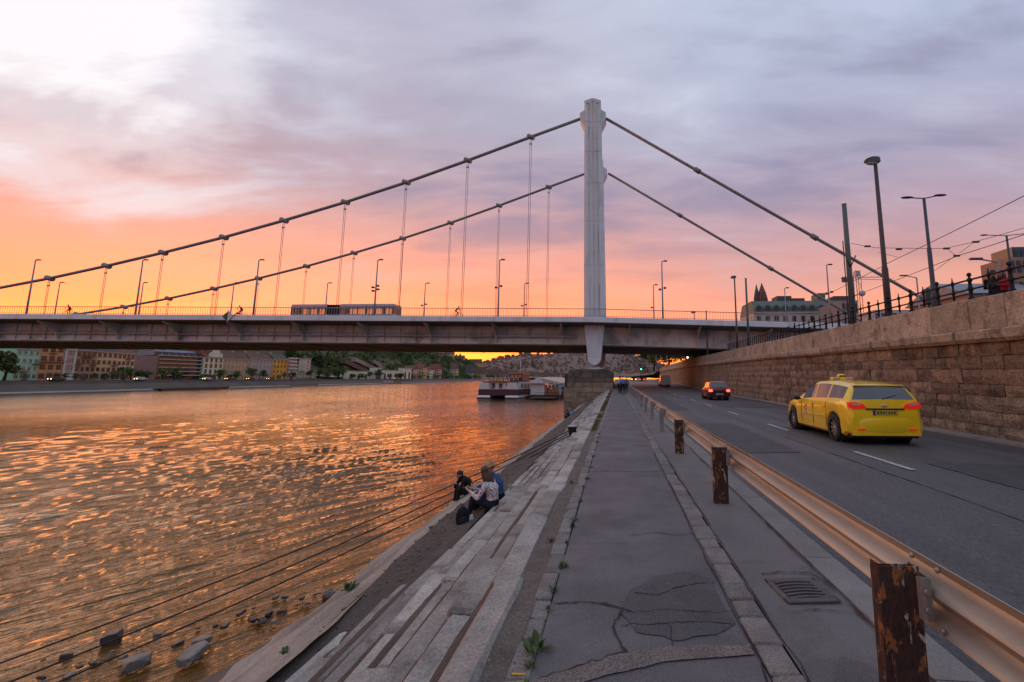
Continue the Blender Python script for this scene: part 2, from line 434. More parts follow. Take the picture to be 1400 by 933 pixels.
base_o = MB()
base_o.add([(-.62, -30, -.16), (34, -30, -.16), (34, 60, -.16), (-.62, 60, -.16), (-.62, 100, .3), (60, 100, .3), (160, 420, .3), (-.62, 420, .3)], [(0, 1, 2, 3), (3, 2, 5, 4), (4, 5, 6, 7)])
setting(base_o.build('near_bank_ground', m_dirt))

# lane dashes
for i in range(22):
    y0 = 8.55 + 6.1 * (i - 1); y1 = y0 + 2.05
    mb = MB(); n = 6; vs = []; fs = []
    for k in range(n + 1):
        y = y0 + (y1 - y0) * k / n; x = 5.33 + ro(y)
        t = (x - K(1.985)(y)) / (wx(y) - K(1.985)(y)); z = rz_(y) - .095 + .05 * math.sin(t * 3.14) + .012
        vs += [(x - .06, y, z), (x + .06, y, z)]
        if k: fs.append((2 * k - 2, 2 * k - 1, 2 * k + 1, 2 * k))
    mb.add(vs, fs).build('lane_dash', m_paint, road)

# kerb along the road, in long lengths with joints
y = -3.0; far = MB()
while y < 150:
    L = rnd.uniform(1.6, 2.4); o = K(0)(y); z = rz_(y)
    poly = [(1.692 + o, -.3 + z), (1.983 + o, -.3 + z), (1.978 + o, -.03 + z), (1.955 + o, -.004 + z), (1.692 + o, .004 + z)]
    if y < 30: MB().prism(poly, 'y', y + .006, y + L - .006).build('kerb_length', m_kerb, road)
    else: far.prism(poly, 'y', y + .006, y + L - .006)
    y += L
stuff(far.build('kerb_far', m_kerb, road))
# row of setts between path and gutter strip; edge stones on the river side
def sett_row(name, x0, x1, Y1, lmin, lmax, mat, near, parent, zoff, wav):
    y = -1.0; far = MB()
    while y < Y1:
        L = rnd.uniform(lmin, lmax); o = K(0)(y); z = rz_(y) + zoff + rnd.uniform(-.006, .006)
        w_ = wav * fbm(y * .7, x0 * 9); b = MB() if y < near else far
        b.chbox(x0 + o + w_ + rnd.uniform(-.006, .006), x1 + o + w_ + rnd.uniform(-.008, .008), y + .005, y + L - .005, z - .22, z, ch=.012, jit=.006)
        if y < near: b.build(name, mat, parent)
        y += L
    stuff(far.build(name + '_row', mat, parent))
sett_row('kerb_sett', .822, 1.002, 120, .2, .42, m_sett, 24, path_, .006, .008)
sett_row('edge_stone', -.615, -.48, 58, .25, .6, m_sett, 20, path_, .0, .012)

# patches, cracks and the trench band on the path: thin sheets over the old surface
def sheet(name, outline, mat, parent, z, wob=.02, sub=7):
    pts = []
    n = len(outline)
    for i in range(n):
        a, b = outline[i], outline[(i + 1) % n]
        for k in range(sub):
            t = k / sub; x = a[0] + (b[0] - a[0]) * t; y = a[1] + (b[1] - a[1]) * t
            pts.append((x + wob * fbm(x * 9, y * 9, 1), y + wob * 1.3 * fbm(x * 9, y * 9, 5)))
    cx = sum(p[0] for p in pts) / len(pts); cy = sum(p[1] for p in pts) / len(pts)
    def zz(x, y): 
        t = max(0, min(1, (x + .47) / 1.285)); return z + .012 * math.sin(t * 3.14) + .012 * fbm(x * 1.3, y * 1.1, 3)
    mb = MB(); mb.smooth = True; rings = (1.0, .75, .5, .25); vs = []; fs = []; m = len(pts)
    for r in rings:
        for x, y in pts: X, Y = cx + (x - cx) * r, cy + (y - cy) * r; vs.append((X, Y, zz(X, Y)))
    vs.append((cx, cy, zz(cx, cy)))
    for k in range(len(rings) - 1):
        for i in range(m): j = (i + 1) % m; fs.append((k * m + i, k * m + j, (k + 1) * m + j, (k + 1) * m + i))
    for i in range(m): fs.append(((len(rings) - 1) * m + i, (len(rings) - 1) * m + (i + 1) % m, len(vs) - 1))
    return mb.add(vs, fs).build(name, mat, parent)
sheet('asphalt_patch', [(.10, 3.62), (.30, 3.86), (.55, 3.98), (.76, 3.86), (.74, 3.5), (.78, 3.22), (.62, 3.08), (.35, 3.0), (.12, 3.08), (.02, 3.28)], m_patch, path_, .006)
sheet('trench_band', [(-.44, 2.6), (-.1, 2.78), (.3, 2.93), (.80, 2.985), (.80, 2.875), (.3, 2.80), (-.05, 2.64), (-.44, 2.46)], M('trench_fill', (.19, .165, .15), (.14, .12, .11), .9, scale=5, bump=.9, bscale=70, speck=.7, speck_scale=90), path_, .0075, wob=.012)
sheet('asphalt_patch', [(-.45, 1.2), (.79, 1.2), (.79, 2.3), (.2, 2.25), (-.2, 2.0), (-.45, 1.9)], m_patch, path_, .006)
sheet('asphalt_patch', [(1.05, 1.6), (1.6, 1.7), (1.6, 2.6), (1.3, 2.9), (1.05, 2.5)], M('strip_patch', (.13, .12, .12), None, .85, scale=2, bump=.5, bscale=90, speck=.5), verge, -.001)
def crack(pts, wd=.010, parent=path_, name='crack', z=.0085):
    mb = MB(); P = []
    for a, b in zip(pts, pts[1:]):
        for k in range(8):
            t = k / 8; x = a[0] + (b[0] - a[0]) * t; y = a[1] + (b[1] - a[1]) * t
            P.append((x + .02 * fbm(x * 14, y * 14, 2), y + .02 * fbm(x * 14, y * 14, 8)))
    P.append(pts[-1]); vs = []; fs = []
    for i, (x, y) in enumerate(P):
        a = P[max(0, i - 1)]; b = P[min(len(P) - 1, i + 1)]; d = Vector((b[0] - a[0], b[1] - a[1])).normalized()
        w_ = wd * .75 * (.35 + .9 * abs(fbm(x * 11, y * 11, 4)) * 2) * (.4 if i in (0, len(P) - 1) else 1)
        t = max(0, min(1, (x + .47) / 1.285)); zz = z + rz_(y) + .012 * math.sin(t * 3.14) + .012 * fbm(x * 1.3, y * 1.1, 3)
        vs += [(x - d.y * w_, y + d.x * w_, zz), (x + d.y * w_, y - d.x * w_, zz)]
        if i: fs.append((2 * i - 2, 2 * i - 1, 2 * i + 1, 2 * i))
    return mb.add(vs, fs).build(name, m_crack, parent)
crack([(-.46, 3.43), (-.2, 3.45), (.03, 3.36), (.12, 3.30)], .012)
crack([(.03, 3.34), (-.03, 3.12), (.0, 2.98), (.06, 2.86)], .012)
crack([(-.42, 2.62), (-.15, 2.75), (.06, 2.86)], .006)
crack([(.12, 3.32), (.35, 3.36), (.55, 3.34), (.8, 3.36)], .005)
crack([(.12, 3.58), (.3, 3.56), (.45, 3.68), (.72, 3.8)], .007)
crack([(.02, 3.14), (.3, 3.19), (.55, 3.22), (.76, 3.2)], .005)
crack([(.33, 3.2), (.34, 3.05), (.33, 2.93)], .005)
crack([(.12, 4.8), (.4, 4.92), (.6, 4.86), (.81, 4.93)], .006)
crack([(-.3, 4.55), (-.1, 4.6), (.1, 4.58)], .004)
crack([(-.47, 7.9), (-.1, 7.98), (.3, 7.9), (.82, 8.05)], .014)
crack([(-.47, 11.6), (.0, 11.75), (.4, 11.6), (.8, 11.7)], .012)
crack([(-.2, 14.2), (.3, 14.4), (.82, 14.2)], .02)
crack([(-.4, 17.0), (.3, 17.2), (.82, 17.1)], .02)
crack([(-.4, 22.0), (.3, 22.4), (.82, 22.2)], .03)
crack([(-.3, 30.0), (.3, 30.6), (.85, 30.2)], .04)
crack([(.79, 1.5), (.80, 3.0), (.795, 5.0), (.805, 7.5), (.80, 10)], .012, name='edge_joint')
crack([(1.02, 1.5), (1.015, 3.0), (1.02, 5.0), (1.02, 7.5), (1.03, 10)], .008, verge, 'edge_joint', .004)
crack([(1.683, 2.0), (1.675, 3.4), (1.66, 4.2), (1.68, 5.4), (1.69, 7.5), (1.7, 10), (1.71, 16)], .012, verge, 'edge_joint', .004)
crack([(1.18, 3.98), (1.35, 4.03), (1.6, 4.02), (1.66, 3.8)], .012, verge, 'crack', .003)
crack([(1.08, 4.2), (1.2, 4.24), (1.3, 4.22)], .004, verge, 'crack', .003)
crack([(1.2, 3.38), (1.4, 3.44), (1.67, 3.40)], .006, verge, 'crack', .003)

def road_seam(x0, Y0, Y1, wd, nm='seam'):
    mb = MB(); vs = []; fs = []; n = 0; y = Y0
    while y < Y1:
        x = x0 + ro(y) + .03 * fbm(y * .6, x0); t = (x - K(1.985)(y)) / (wx(y) - K(1.985)(y)); z = rz_(y) - .095 + .05 * math.sin(t * 3.14) + .0115
        w_ = wd * (.5 + abs(fbm(y * 2, x0 * 3)) * 1.6); vs += [(x - w_, y, z), (x + w_, y, z)]
        if n: fs.append((2 * n - 2, 2 * n - 1, 2 * n + 1, 2 * n))
        n += 1; y += .2 if y < 20 else .8
    mb.add(vs, fs).build(nm, m_crack, road)
road_seam(4.72, 1, 70, .012); road_seam(8.9, 4, 60, .008)
def road_patch(x0, x1, y0, y1):
    mb = MB(); mb.smooth = True; vs = []; fs = []; nx, ny = 6, 14
    for j in range(ny + 1):
        for i in range(nx + 1):
            u, v = i / nx, j / ny; y = y0 + (y1 - y0) * v + (.08 * fbm(u * 5, y0) if j in (0, ny) else 0); x = x0 + (x1 - x0) * u + ro(y) + (.05 * fbm(v * 7, x0) if i in (0, nx) else 0)
            t = (x - K(1.985)(y)) / (wx(y) - K(1.985)(y)); vs.append((x, y, rz_(y) - .095 + .05 * math.sin(t * 3.14) + .010))
    for j in range(ny):
        for i in range(nx): k = j * (nx + 1) + i; fs.append((k, k + 1, k + nx + 2, k + nx + 1))
    mb.add(vs, fs).build('road_patch', m_rpatch, road)
m_rpatch = M('road_patch_asphalt', (.042, .041, .045), (.06, .058, .063), .7, scale=2, bump=.6, bscale=120, speck=.8, speck_scale=130)
road_patch(2.5, 4.1, 10.5, 17); road_patch(6.0, 8.2, 5.5, 9.2); road_patch(2.2, 3.6, 24, 40); road_patch(5.9, 8.6, 26, 33)
# storm drain sunk in the gutter strip
gr = thing('storm_drain', 'cast iron storm drain with curved slots sunk in the gutter strip', 'drain', (1.40, 3.72, 0), R(6))
m_cast = M('cast_iron_drain', (.13, .115, .11), (.08, .072, .07), .6, metal=.3, scale=8, bump=.5, bscale=40)
mb = MB()
for s in (-1, 1):
    mb.chbox(-.19, .19, s * .165 - .03, s * .165 + .03, -.06, .008, .008)
mb.chbox(-.20, -.15, -.135, .135, -.06, .008, .008); mb.chbox(.13, .20, -.135, .135, -.06, .008, .008)
mb.build('frame', m_cast, gr, False)
for k in range(6):
    yy = -.125 + k * .05; pts = [(-.15 + .29 * t / 8, yy + .022 * math.sin(math.pi * t / 8) - .01, .002) for t in range(9)]
    b = MB()
    for p, q in zip(pts, pts[1:]): b.beam(p, q, .022, .014)
    b.build('grate_bar', m_cast, gr, False)
MB().b2(-.2, .2, -.2, .2, .0005, .0018).build('pit', m_crack, gr, False)

# ---- steps down to the river: every stone by itself near the camera
steps = setting(MB().prism([(-.62, -.05), (-.62, -4.2), (-5.2, -4.2), (-4.72, -2.35), (-3.3, -1.75), (-3.2, -1.7), (-1.05, -.5)], 'y', -12, 59).build('quay_core', m_dirt))
flight = thing('quay_steps', 'worn limestone steps leading down from footpath to the river', 'steps', (-2, 12, -1.3))
TR, RS = .27, .155
srg = random.Random(21)
for r in range(0, 9):
    x1 = -.76 if r == 0 else -1.03 - TR * (r - 1); x0 = -1.03 if r == 0 else x1 - TR
    zt_ = -.015 - RS * r; y = -2 + srg.uniform(0, .8); far = MB()
    while y < 58.5:
        L = srg.uniform(1.0, 2.1); near = y < 24
        b = MB() if near else far
        dz = srg.uniform(-.035, .015) - (.02 if r > 5 else 0); tx = srg.uniform(-.035, .03)
        jit = .016 if r < 4 else .028
        b.chbox(x0 + tx + srg.uniform(-.012, .012), x1 + (.10 if r else 0) + tx, y + .012, y + L - .012, zt_ - .34, zt_ + dz + rz_(y), ch=srg.uniform(.02, .045), jit=jit, rg=srg)
        if near: b.build('step_stone', m_limestone if (r < 4 or srg.random() < .25) else m_limedark, flight)
        y += L
    stuff(far.build('step_row_far', m_limestone if r < 4 else m_limedark, flight))
# dirt strips in each tread's inner corner, doubling as painted shade between steps
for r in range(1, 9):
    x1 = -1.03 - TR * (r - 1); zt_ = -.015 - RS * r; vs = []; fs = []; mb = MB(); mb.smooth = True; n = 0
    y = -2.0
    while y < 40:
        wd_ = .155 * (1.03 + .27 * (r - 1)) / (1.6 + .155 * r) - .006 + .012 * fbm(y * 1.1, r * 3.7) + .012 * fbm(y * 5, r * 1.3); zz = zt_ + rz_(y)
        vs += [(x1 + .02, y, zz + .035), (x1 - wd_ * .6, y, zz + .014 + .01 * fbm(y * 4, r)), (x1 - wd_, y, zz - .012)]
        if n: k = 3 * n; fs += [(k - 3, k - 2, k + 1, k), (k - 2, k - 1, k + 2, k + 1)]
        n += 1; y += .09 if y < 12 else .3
    mb.add(vs, fs).build('tread_dirt_shade', m_dirt, flight)
# dirt bed between steps and apron, strip of earth behind the top slab
def bed(name, xf0, xf1, zf, mat, Y0, Y1, nx, dy, amp):
    mb = MB(); mb.smooth = True; vs = []; fs = []; ny = int((Y1 - Y0) / dy)
    for a in range(ny + 1):
        y = Y0 + (Y1 - Y0) * a / ny
        for i in range(nx + 1):
            t = i / nx; x = xf0(y) + (xf1(y) - xf0(y)) * t
            vs.append((x, y, zf(y, t) + amp * fbm(x * 2.2, y * 1.6, 7, 5)))
    for a in range(ny):
        for i in range(nx): k = a * (nx + 1) + i; fs.append((k, k + 1, k + nx + 2, k + nx + 1))
    return mb.add(vs, fs).build(name, mat)
setting(bed('earth_strip', lambda y: -.80, lambda y: -.59, lambda y, t: -.03 + .02 * t + rz_(y), M('trodden_earth', (.135, .115, .10), (.085, .07, .06), .95, scale=4, bump=1.0, bscale=30, speck=.4, speck_scale=60), -2, 58, 4, .15, .02))
def dz_bed(y, t):
    up = .12 * sstep((y - 4.2) / 4) 
    return -1.31 + up * 1.6 + t * (.05 + up * 1.2)
setting(bed('dirt_bed', lambda y: -3.38, lambda y: -2.5, dz_bed, m_dirt, -2, 58, 8, .2, .05))
# sloping concrete apron with broken edge
def apz(y, t): return -1.86 + .66 * t + (.012 if .3 < t < .6 else 0)
apron = setting(bed('concrete_apron', lambda y: -4.62 + .12 * fbm(y * .6, 2.2) + .05 * fbm(y * 3, 5), lambda y: -3.30 + .10 * fbm(y * .5, 9), apz, m_apron, -3, 58.5, 14, .12, .028))
ed = MB(); ed.smooth = True; vs = []; fs = []
for a in range(0, 500):
    y = -3 + 61.5 * a / 499; x = -4.62 + .12 * fbm(y * .6, 2.2) + .05 * fbm(y * 3, 5)
    for k, (ddx, z) in enumerate(((.01, -1.90), (-.02, -2.1), (-.10, -2.5), (-.5, -3.95))):
        vs.append((x + ddx + .04 * fbm(y * 2, k * 3), y, z + (.028 * fbm(x * 2.2, y * 1.6, 7, 5) + .04 if k == 0 else 0)))
    if a:
        for k in range(3): i = a * 4 + k; fs.append((i - 4, i - 3, i + 1, i))
ed.add(vs, fs).build('apron_face', m_apron, apron)
# muddy shore with rocks
def shore_x(y): return -6.9 - 1.9 * math.exp(-((y - 7.5) / 3.2) ** 2) - 1.2 * math.exp(-((y - 2) / 4) ** 2) + .35 * fbm(y * .5, 1.3)
setting(bed('muddy_shore', lambda y: shore_x(y) - 1.2, lambda y: -4.55, lambda y, t: -4.02 + 1.75 * max(0, t - .32) ** 1.2 * 1.4 - (.1 if t < .05 else 0), m_mud, -8, 59, 14, .25, .12))
def boulder(name, c, r, mat, seed, label=None, grp=None):
    rg = random.Random(seed); bm = bmesh.new(); bmesh.ops.create_icosphere(bm, subdivisions=2, radius=1)
    for v in bm.verts:
        n = 1 + .32 * fbm(v.co.x * 1.1 + seed, v.co.y * 1.1, v.co.z * 1.1) 
        q = v.co * n; q = Vector((max(-.72, min(.78, q.x)), max(-.8, min(.7, q.y)), max(-.55, min(.6, q.z))))
        v.co = Vector((q.x * r[0], q.y * r[1], q.z * r[2]))
    me = bpy.data.meshes.new(name); bm.to_mesh(me); bm.free(); me.materials.append(mat)
    o = link(name, me); o.location = c; o.rotation_euler = (rg.uniform(-.3, .3), rg.uniform(-.3, .3), rg.uniform(0, 6))
    if label: tag(o, label, 'rock', grp)
    return o
m_slab = M('pale_rock', (.24, .21, .18), (.13, .115, .1), .6, scale=3, bump=.7, bscale=12, stain=(.1, .085, .07), stain_amt=.6)
boulder('shore_rock', (-10.35, 9.5, -3.66), (.24, .19, .19), m_rock, 3, 'dark rounded rock standing alone in the shallow water under the mooring lines', None)
boulder('shore_rock', (-8.1, 9.0, -3.62), (.34, .21, .13), m_slab, 5, 'pale flat slab of rock leaning at the water edge below the apron')
boulder('shore_rock', (-8.95, 8.72, -3.64), (.26, .19, .16), m_slab, 9, 'grey rounded boulder at the muddy water edge below the apron')
srg = random.Random(5)
for k in range(44):
    u = srg.random() ** .8; x = -11.2 + 4.1 * u + srg.gauss(0, .25); y = 8.15 + 3.6 * u ** 1.5 + srg.gauss(0, .38); s = srg.uniform(.035, .10) * (1.6 if k < 7 else 1)
    boulder('shore_stone', (x, y, -3.72 + srg.uniform(-.04, .07)), (s * 1.3, s, s * .7), m_rock if k % 5 else m_slab, 30 + k, 'small dark stone among the rubble at the muddy water edge' if k % 5 else 'small pale stone among the rubble at the muddy water edge', 'rubble stones at the water edge')

# ---- retaining wall on the right: stone by stone near, one joined run beyond
wall = thing('retaining_wall', 'tall brown rough stone retaining wall with pale parapet beside the road', 'wall', (10.6, 30, 0))
core = MB(); ys = [-14, -6, 0, 6, 12, 18, 24, 34, 44, 58, 72, 90, 110, 140, 170]
vs = []; fs = []
for i, y in enumerate(ys):
    x = wx(y) + .06; z = zt(y)
    vs += [(x, y, -.4), (x, y, z - .02), (x + .42, y, z - .02), (x + .42, y, -.4)]
    if i:
        for k in range(3): a = (i - 1) * 4 + k; fs.append((a, a + 1, a + 5, a + 4))
fs += [(0, 1, 2, 3), tuple(len(vs) - 4 + k for k in (3, 2, 1, 0))]
core.add(vs, fs).build('wall_core', m_joint, wall)
wr = random.Random(11)
NC = 7
def wall_block(mb, y0, y1, z0, z1, rough):
    # rough-faced stone: front face a small grid pushed in and out
    nx, nz = (4, 2) if rough else (1, 1); vs = []; fs = []; d0 = wr.uniform(-.02, .02)
    e = .008
    for k in range(nz + 1):
        for i in range(nx + 1):
            y = y0 + e + (y1 - y0 - 2 * e) * i / nx; z = z0 + e + (z1 - z0 - 2 * e) * k / nz
            inn = 0 < i < nx and 0 < k < nz
            edge = 0 if inn else .022
            vs.append((wx(y) + d0 + edge - (wr.uniform(.0, .045) if inn else wr.uniform(-.006, .006)), y + (0 if inn else wr.uniform(-.004, .004)), z + wr.uniform(-.006, .006) * (1 if 0 < k < nz else .8)))
    n0 = len(vs); ring = [k * (nx + 1) for k in range(nz + 1)][::-1]
    for k in range(nz):
        for i in range(nx): a = k * (nx + 1) + i; fs.append((a, a + nx + 1, a + nx + 2, a + 1))
    cs = [0, nx, (nz + 1) * (nx + 1) - 1, nz * (nx + 1)]
    for c in cs: vs.append((wx(vs[c][1]) + .15, vs[c][1], vs[c][2]))
    rows = [list(range(0, nx + 1)), [k * (nx + 1) + nx for k in range(nz + 1)], list(range((nz + 1) * (nx + 1) - 1, nz * (nx + 1) - 1, -1)), [k * (nx + 1) for k in range(nz, -1, -1)]]
    for q, r in enumerate(rows): fs.append(tuple(r) + (n0 + (q + 1) % 4, n0 + q))
    mb.add(vs, fs)
joined = MB()
for c in range(NC):
    y = 8.0 + wr.uniform(0, .7)
    for pas in (0, 1):
        if pas: y = -12
        lim = 168 if not pas else 8.0
        while y < lim:
            L = wr.uniform(.55, 1.35); y1 = y + L
            h0 = rz_(y) - .05; top = zt(y + L / 2) - 1.26
            off = lambda cc: h0 + (top - h0) * (cc / NC) + (.03 * math.sin(cc * 2.4 + math.floor(y / 7)) if 0 < cc < NC else 0)
            z0, z1 = off(c), off(c + 1)
            if not pas and y < 31:
                b = MB(); b.smooth = False; wall_block(b, y, y1, z0, z1, True); b.build('wall_stone', m_wallstone, wall)
            else: wall_block(joined, y, y1, z0, z1, y < 45)
            y = y1
stuff(joined.build('wall_stones_far', m_wallstone, wall))
fp = MB(); fcn = MB()
y = -12.0
while y < 168:
    L = wr.uniform(1.2, 1.9); y1 = y + L; near = 7 < y < 40
    z = zt(y + L / 2); dz = zt(y1) - zt(y); x = wx(y + L / 2)
    skew = (wx(y1) - wx(y))
    b = MB() if near else fp
    n0 = len(b.v); b.chbox(x - .03, x + .44, y + .005, y1 - .005, z - .9, z, ch=.018, jit=.006, rg=wr)
    for i in range(n0, len(b.v)):
        v = b.v[i]; t = (v[1] - y) / L - .5; b.v[i] = (v[0] + skew * t, v[1], v[2] + dz * t)
    if near: b.build('parapet_slab', m_parapet, wall)
    y2 = y
    for q in range(1):
        b = MB() if near else fcn; n0 = len(b.v)
        b.prism([(x - .20, z - 1.26 + .10), (x - .22, z - .95), (x - .16, z - .905), (x + .2, z - .905), (x + .2, z - 1.26), (x - .10, z - 1.262)], 'y', y + .004 + .3 * L, y1 - .004 + .3 * L)
        for i in range(n0, len(b.v)):
            v = b.v[i]; t = (v[1] - y) / L - .5; b.v[i] = (v[0] + skew * t, v[1], v[2] + dz * t)
        if near: b.build('cornice_stone', m_parapet, wall)
    y = y1
stuff(fp.build('parapet_far', m_parapet, wall)); stuff(fcn.build('cornice_far', m_parapet, wall))
# small gutter kerb at the wall's foot
foot = MB(); vs = []; fs = []
for i, y in enumerate(ys):
    x = wx(y); z = rz_(y); vs += [(x - .28, y, z - .12), (x - .27, y, z - .03), (x + .05, y, z - .0), (x + .05, y, z - .12)]
    if i:
        for k in range(3): a = (i - 1) * 4 + k; fs.append((a, a + 1, a + 5, a + 4))
foot.add(vs, fs).build('wall_footing', m_kerb, wall)
# upper quay behind the wall
up = MB(); vs = []; fs = []
for i, y in enumerate([-40, -10, 0, 12, 24, 44, 58, 85, 120, 170, 420, 2500]):
    vs += [(wx(y) + .40, y, zt(y) - .5), (wx(y) + 40, y, zt(y) - .45), (900, y, zt(y) - .4)]
    if i:
        for k in range(2): a = (i - 1) * 3 + k; fs.append((a, a + 1, a + 4, a + 3))
setting(up.add(vs, fs).build('upper_quay', M('upper_quay_paving', (.12, .11, .11), None, .85, scale=.8, bump=.3)))
# ================================================================== suspension bridge
m_white = M('bridge_white_paint', (.66, .69, .72), (.58, .61, .635), .5, scale=.5, bump=.1, bscale=6, stain=(.22, .20, .19), stain_amt=.35, stain_scale=.6, stretch=(1, 1, .3))
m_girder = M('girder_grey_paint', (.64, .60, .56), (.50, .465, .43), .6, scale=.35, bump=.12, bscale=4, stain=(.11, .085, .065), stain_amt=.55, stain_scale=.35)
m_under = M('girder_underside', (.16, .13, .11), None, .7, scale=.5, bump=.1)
m_cable = M('cable_grey', (.24, .23, .23), (.17, .165, .17), .5, scale=2, bump=.1, bscale=30)
m_rail = M('rail_grey', (.33, .33, .34), None, .5, scale=2, bump=0)
m_deckasp = M('deck_asphalt', (.06, .06, .062), None, .8, scale=1, bump=.2)
m_pier = M('pier_stone', (.30, .235, .165), (.19, .15, .105), .9, scale=1.3, bump=.8, bscale=6, objvar=.16, stain=(.09, .07, .055), stain_amt=.6, stain_scale=.8, bdist=.05)
m_piercap = M('pier_cap_stone', (.16, .13, .10), (.10, .08, .065), .9, scale=1.3, bump=.8, bscale=6, objvar=.14, stain=(.05, .042, .038), stain_amt=.7, stain_scale=.6)

def dkz(X):
    return 9.62 + .0112 * (-3 - X) * (1 if X > -160 else 1) if X < -3 else 9.62 - .0335 * (X + 3)
bridge = thing('suspension_bridge', 'white steel suspension bridge with tall pylon crossing the river', 'bridge', (-3, 71, 3))
XS = [-260, -220, -180, -150, -120, -100, -80, -60, -40, -20, -9, -3, 4, 12, 22, 34, 50, 70, 95]
def along(mb, sec, xs=XS, zf=dkz):
    # sweep a closed section (y, dz) along the deck line
    n = len(sec); vs = []; fs = []
    for i, x in enumerate(xs):
        for y, z in sec: vs.append((x, y, zf(x) + z))
        if i:
            for k in range(n): a = (i - 1) * n + k; b = (i - 1) * n + (k + 1) % n; fs.append((a, b, b + n, a + n))
    fs += [tuple(range(n)), tuple(len(vs) - n + k for k in reversed(range(n)))]
    return mb.add(vs, fs)
along(MB(), [(58.75, -.25), (84.2, -.25), (84.2, .0), (58.75, .0)]).build('deck_slab', m_deckasp, bridge)
along(MB(), [(58.5, -.68), (58.74, -.72), (58.74, -.02), (58.62, .03), (58.5, -.03)]).build('fascia', m_white, bridge)
along(MB(), [(84.21, -.72), (84.4, -.68), (84.4, -.0), (84.21, .0)]).build('fascia', m_white, bridge)
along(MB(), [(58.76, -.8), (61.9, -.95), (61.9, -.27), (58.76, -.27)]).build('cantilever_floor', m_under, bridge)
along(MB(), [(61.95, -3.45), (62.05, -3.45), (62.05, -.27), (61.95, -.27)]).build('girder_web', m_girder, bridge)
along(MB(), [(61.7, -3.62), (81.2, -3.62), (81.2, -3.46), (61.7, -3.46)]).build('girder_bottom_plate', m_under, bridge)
along(MB(), [(61.6, -3.47), (61.94, -3.47), (61.94, -3.33), (61.6, -3.33)]).build('bottom_flange', m_girder, bridge)
along(MB(), [(80.9, -3.45), (81.0, -3.45), (81.0, -.27), (80.9, -.27)]).build('girder_web', m_girder, bridge)
# web stiffeners and brackets, each its own plate
x = -128.0; k = 0
while x < 48:
    if abs(x + 3) > 2.2:
        big = k % 4 == 0
        mb = MB()
        if big:
            mb.prism([(61.94, dkz(x) - .96), (59.0, dkz(x) - .85), (59.0, dkz(x) - 1.0), (61.2, dkz(x) - 2.2), (61.5, dkz(x) - 3.3), (61.94, dkz(x) - 3.3)], 'x', x - .05, x + .05)
        else: mb.b2(x - .04, x + .04, 61.78, 61.945, dkz(x) - 3.32, dkz(x) - .97)
        mb.build('bracket' if big else 'stiffener', m_girder, bridge)
    x += 2.32; k += 1
x = -126.0
while x < -8:
    mb = MB(); z = dkz(x) - 2.42; L = 3.7
    for dz in (0, .42): mb.b2(x, x + L, 61.35, 61.42, z + dz - .04, z + dz + .04)
    for px_ in (x + .05, x + L - .05): mb.b2(px_ - .04, px_ + .04, 61.36, 61.41, z, z + .42)
    mb.b2(x, x + L, 61.36, 61.94, z - .1, z - .05)
    mb.build('service_walkway', m_rail, bridge); x += 3.9
# arched drain pipe beside the pylon
mb = MB(); pts = [(-12.2, 61.2, 7.6), (-12.1, 61.2, 8.2), (-11.7, 61.2, 8.62), (-11.1, 61.2, 8.75), (-9.4, 61.2, 8.75)]
mb.tube(pts, .12, 8).build('drain_pipe', m_rail, bridge)
mb = MB()
for i in range(4): mb.b2(-6.6, -5.4, 61.2, 61.3, 6.7 + i * .45, 6.76 + i * .45)
for q in (-6.6, -6.0, -5.4): mb.b2(q - .04, q + .04, 61.2, 61.3, 6.4, 8.6)
mb.build('ladder_cage', m_rail, bridge)
# cross beams under the deck
for i in range(26):
    x = -126 + i * 6.8
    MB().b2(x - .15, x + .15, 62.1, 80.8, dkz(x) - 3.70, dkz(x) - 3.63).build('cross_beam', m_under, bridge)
# railing on both edges: thin balusters joined, rails on top
for yy in (58.68, 84.1):
    mb = MB(); x = -150.0
    while x < 60:
        if (x > -95 and yy < 60) or int(round(x / .36)) % 2 == 0:
            z = dkz(x); mb.b2(x - .016, x + .016, yy - .016, yy + .016, z, z + 1.08)
        x += .36
    for i in range(len(XS) - 1):
        a, b = XS[i], XS[i + 1]
        if a < -160: continue
        for hh, t in ((1.1, .09), (.14, .06)): mb.beam((a, yy, dkz(a) + hh), (b, yy, dkz(b) + hh), .07, t)
    stuff(mb.build('railing', m_rail, bridge))

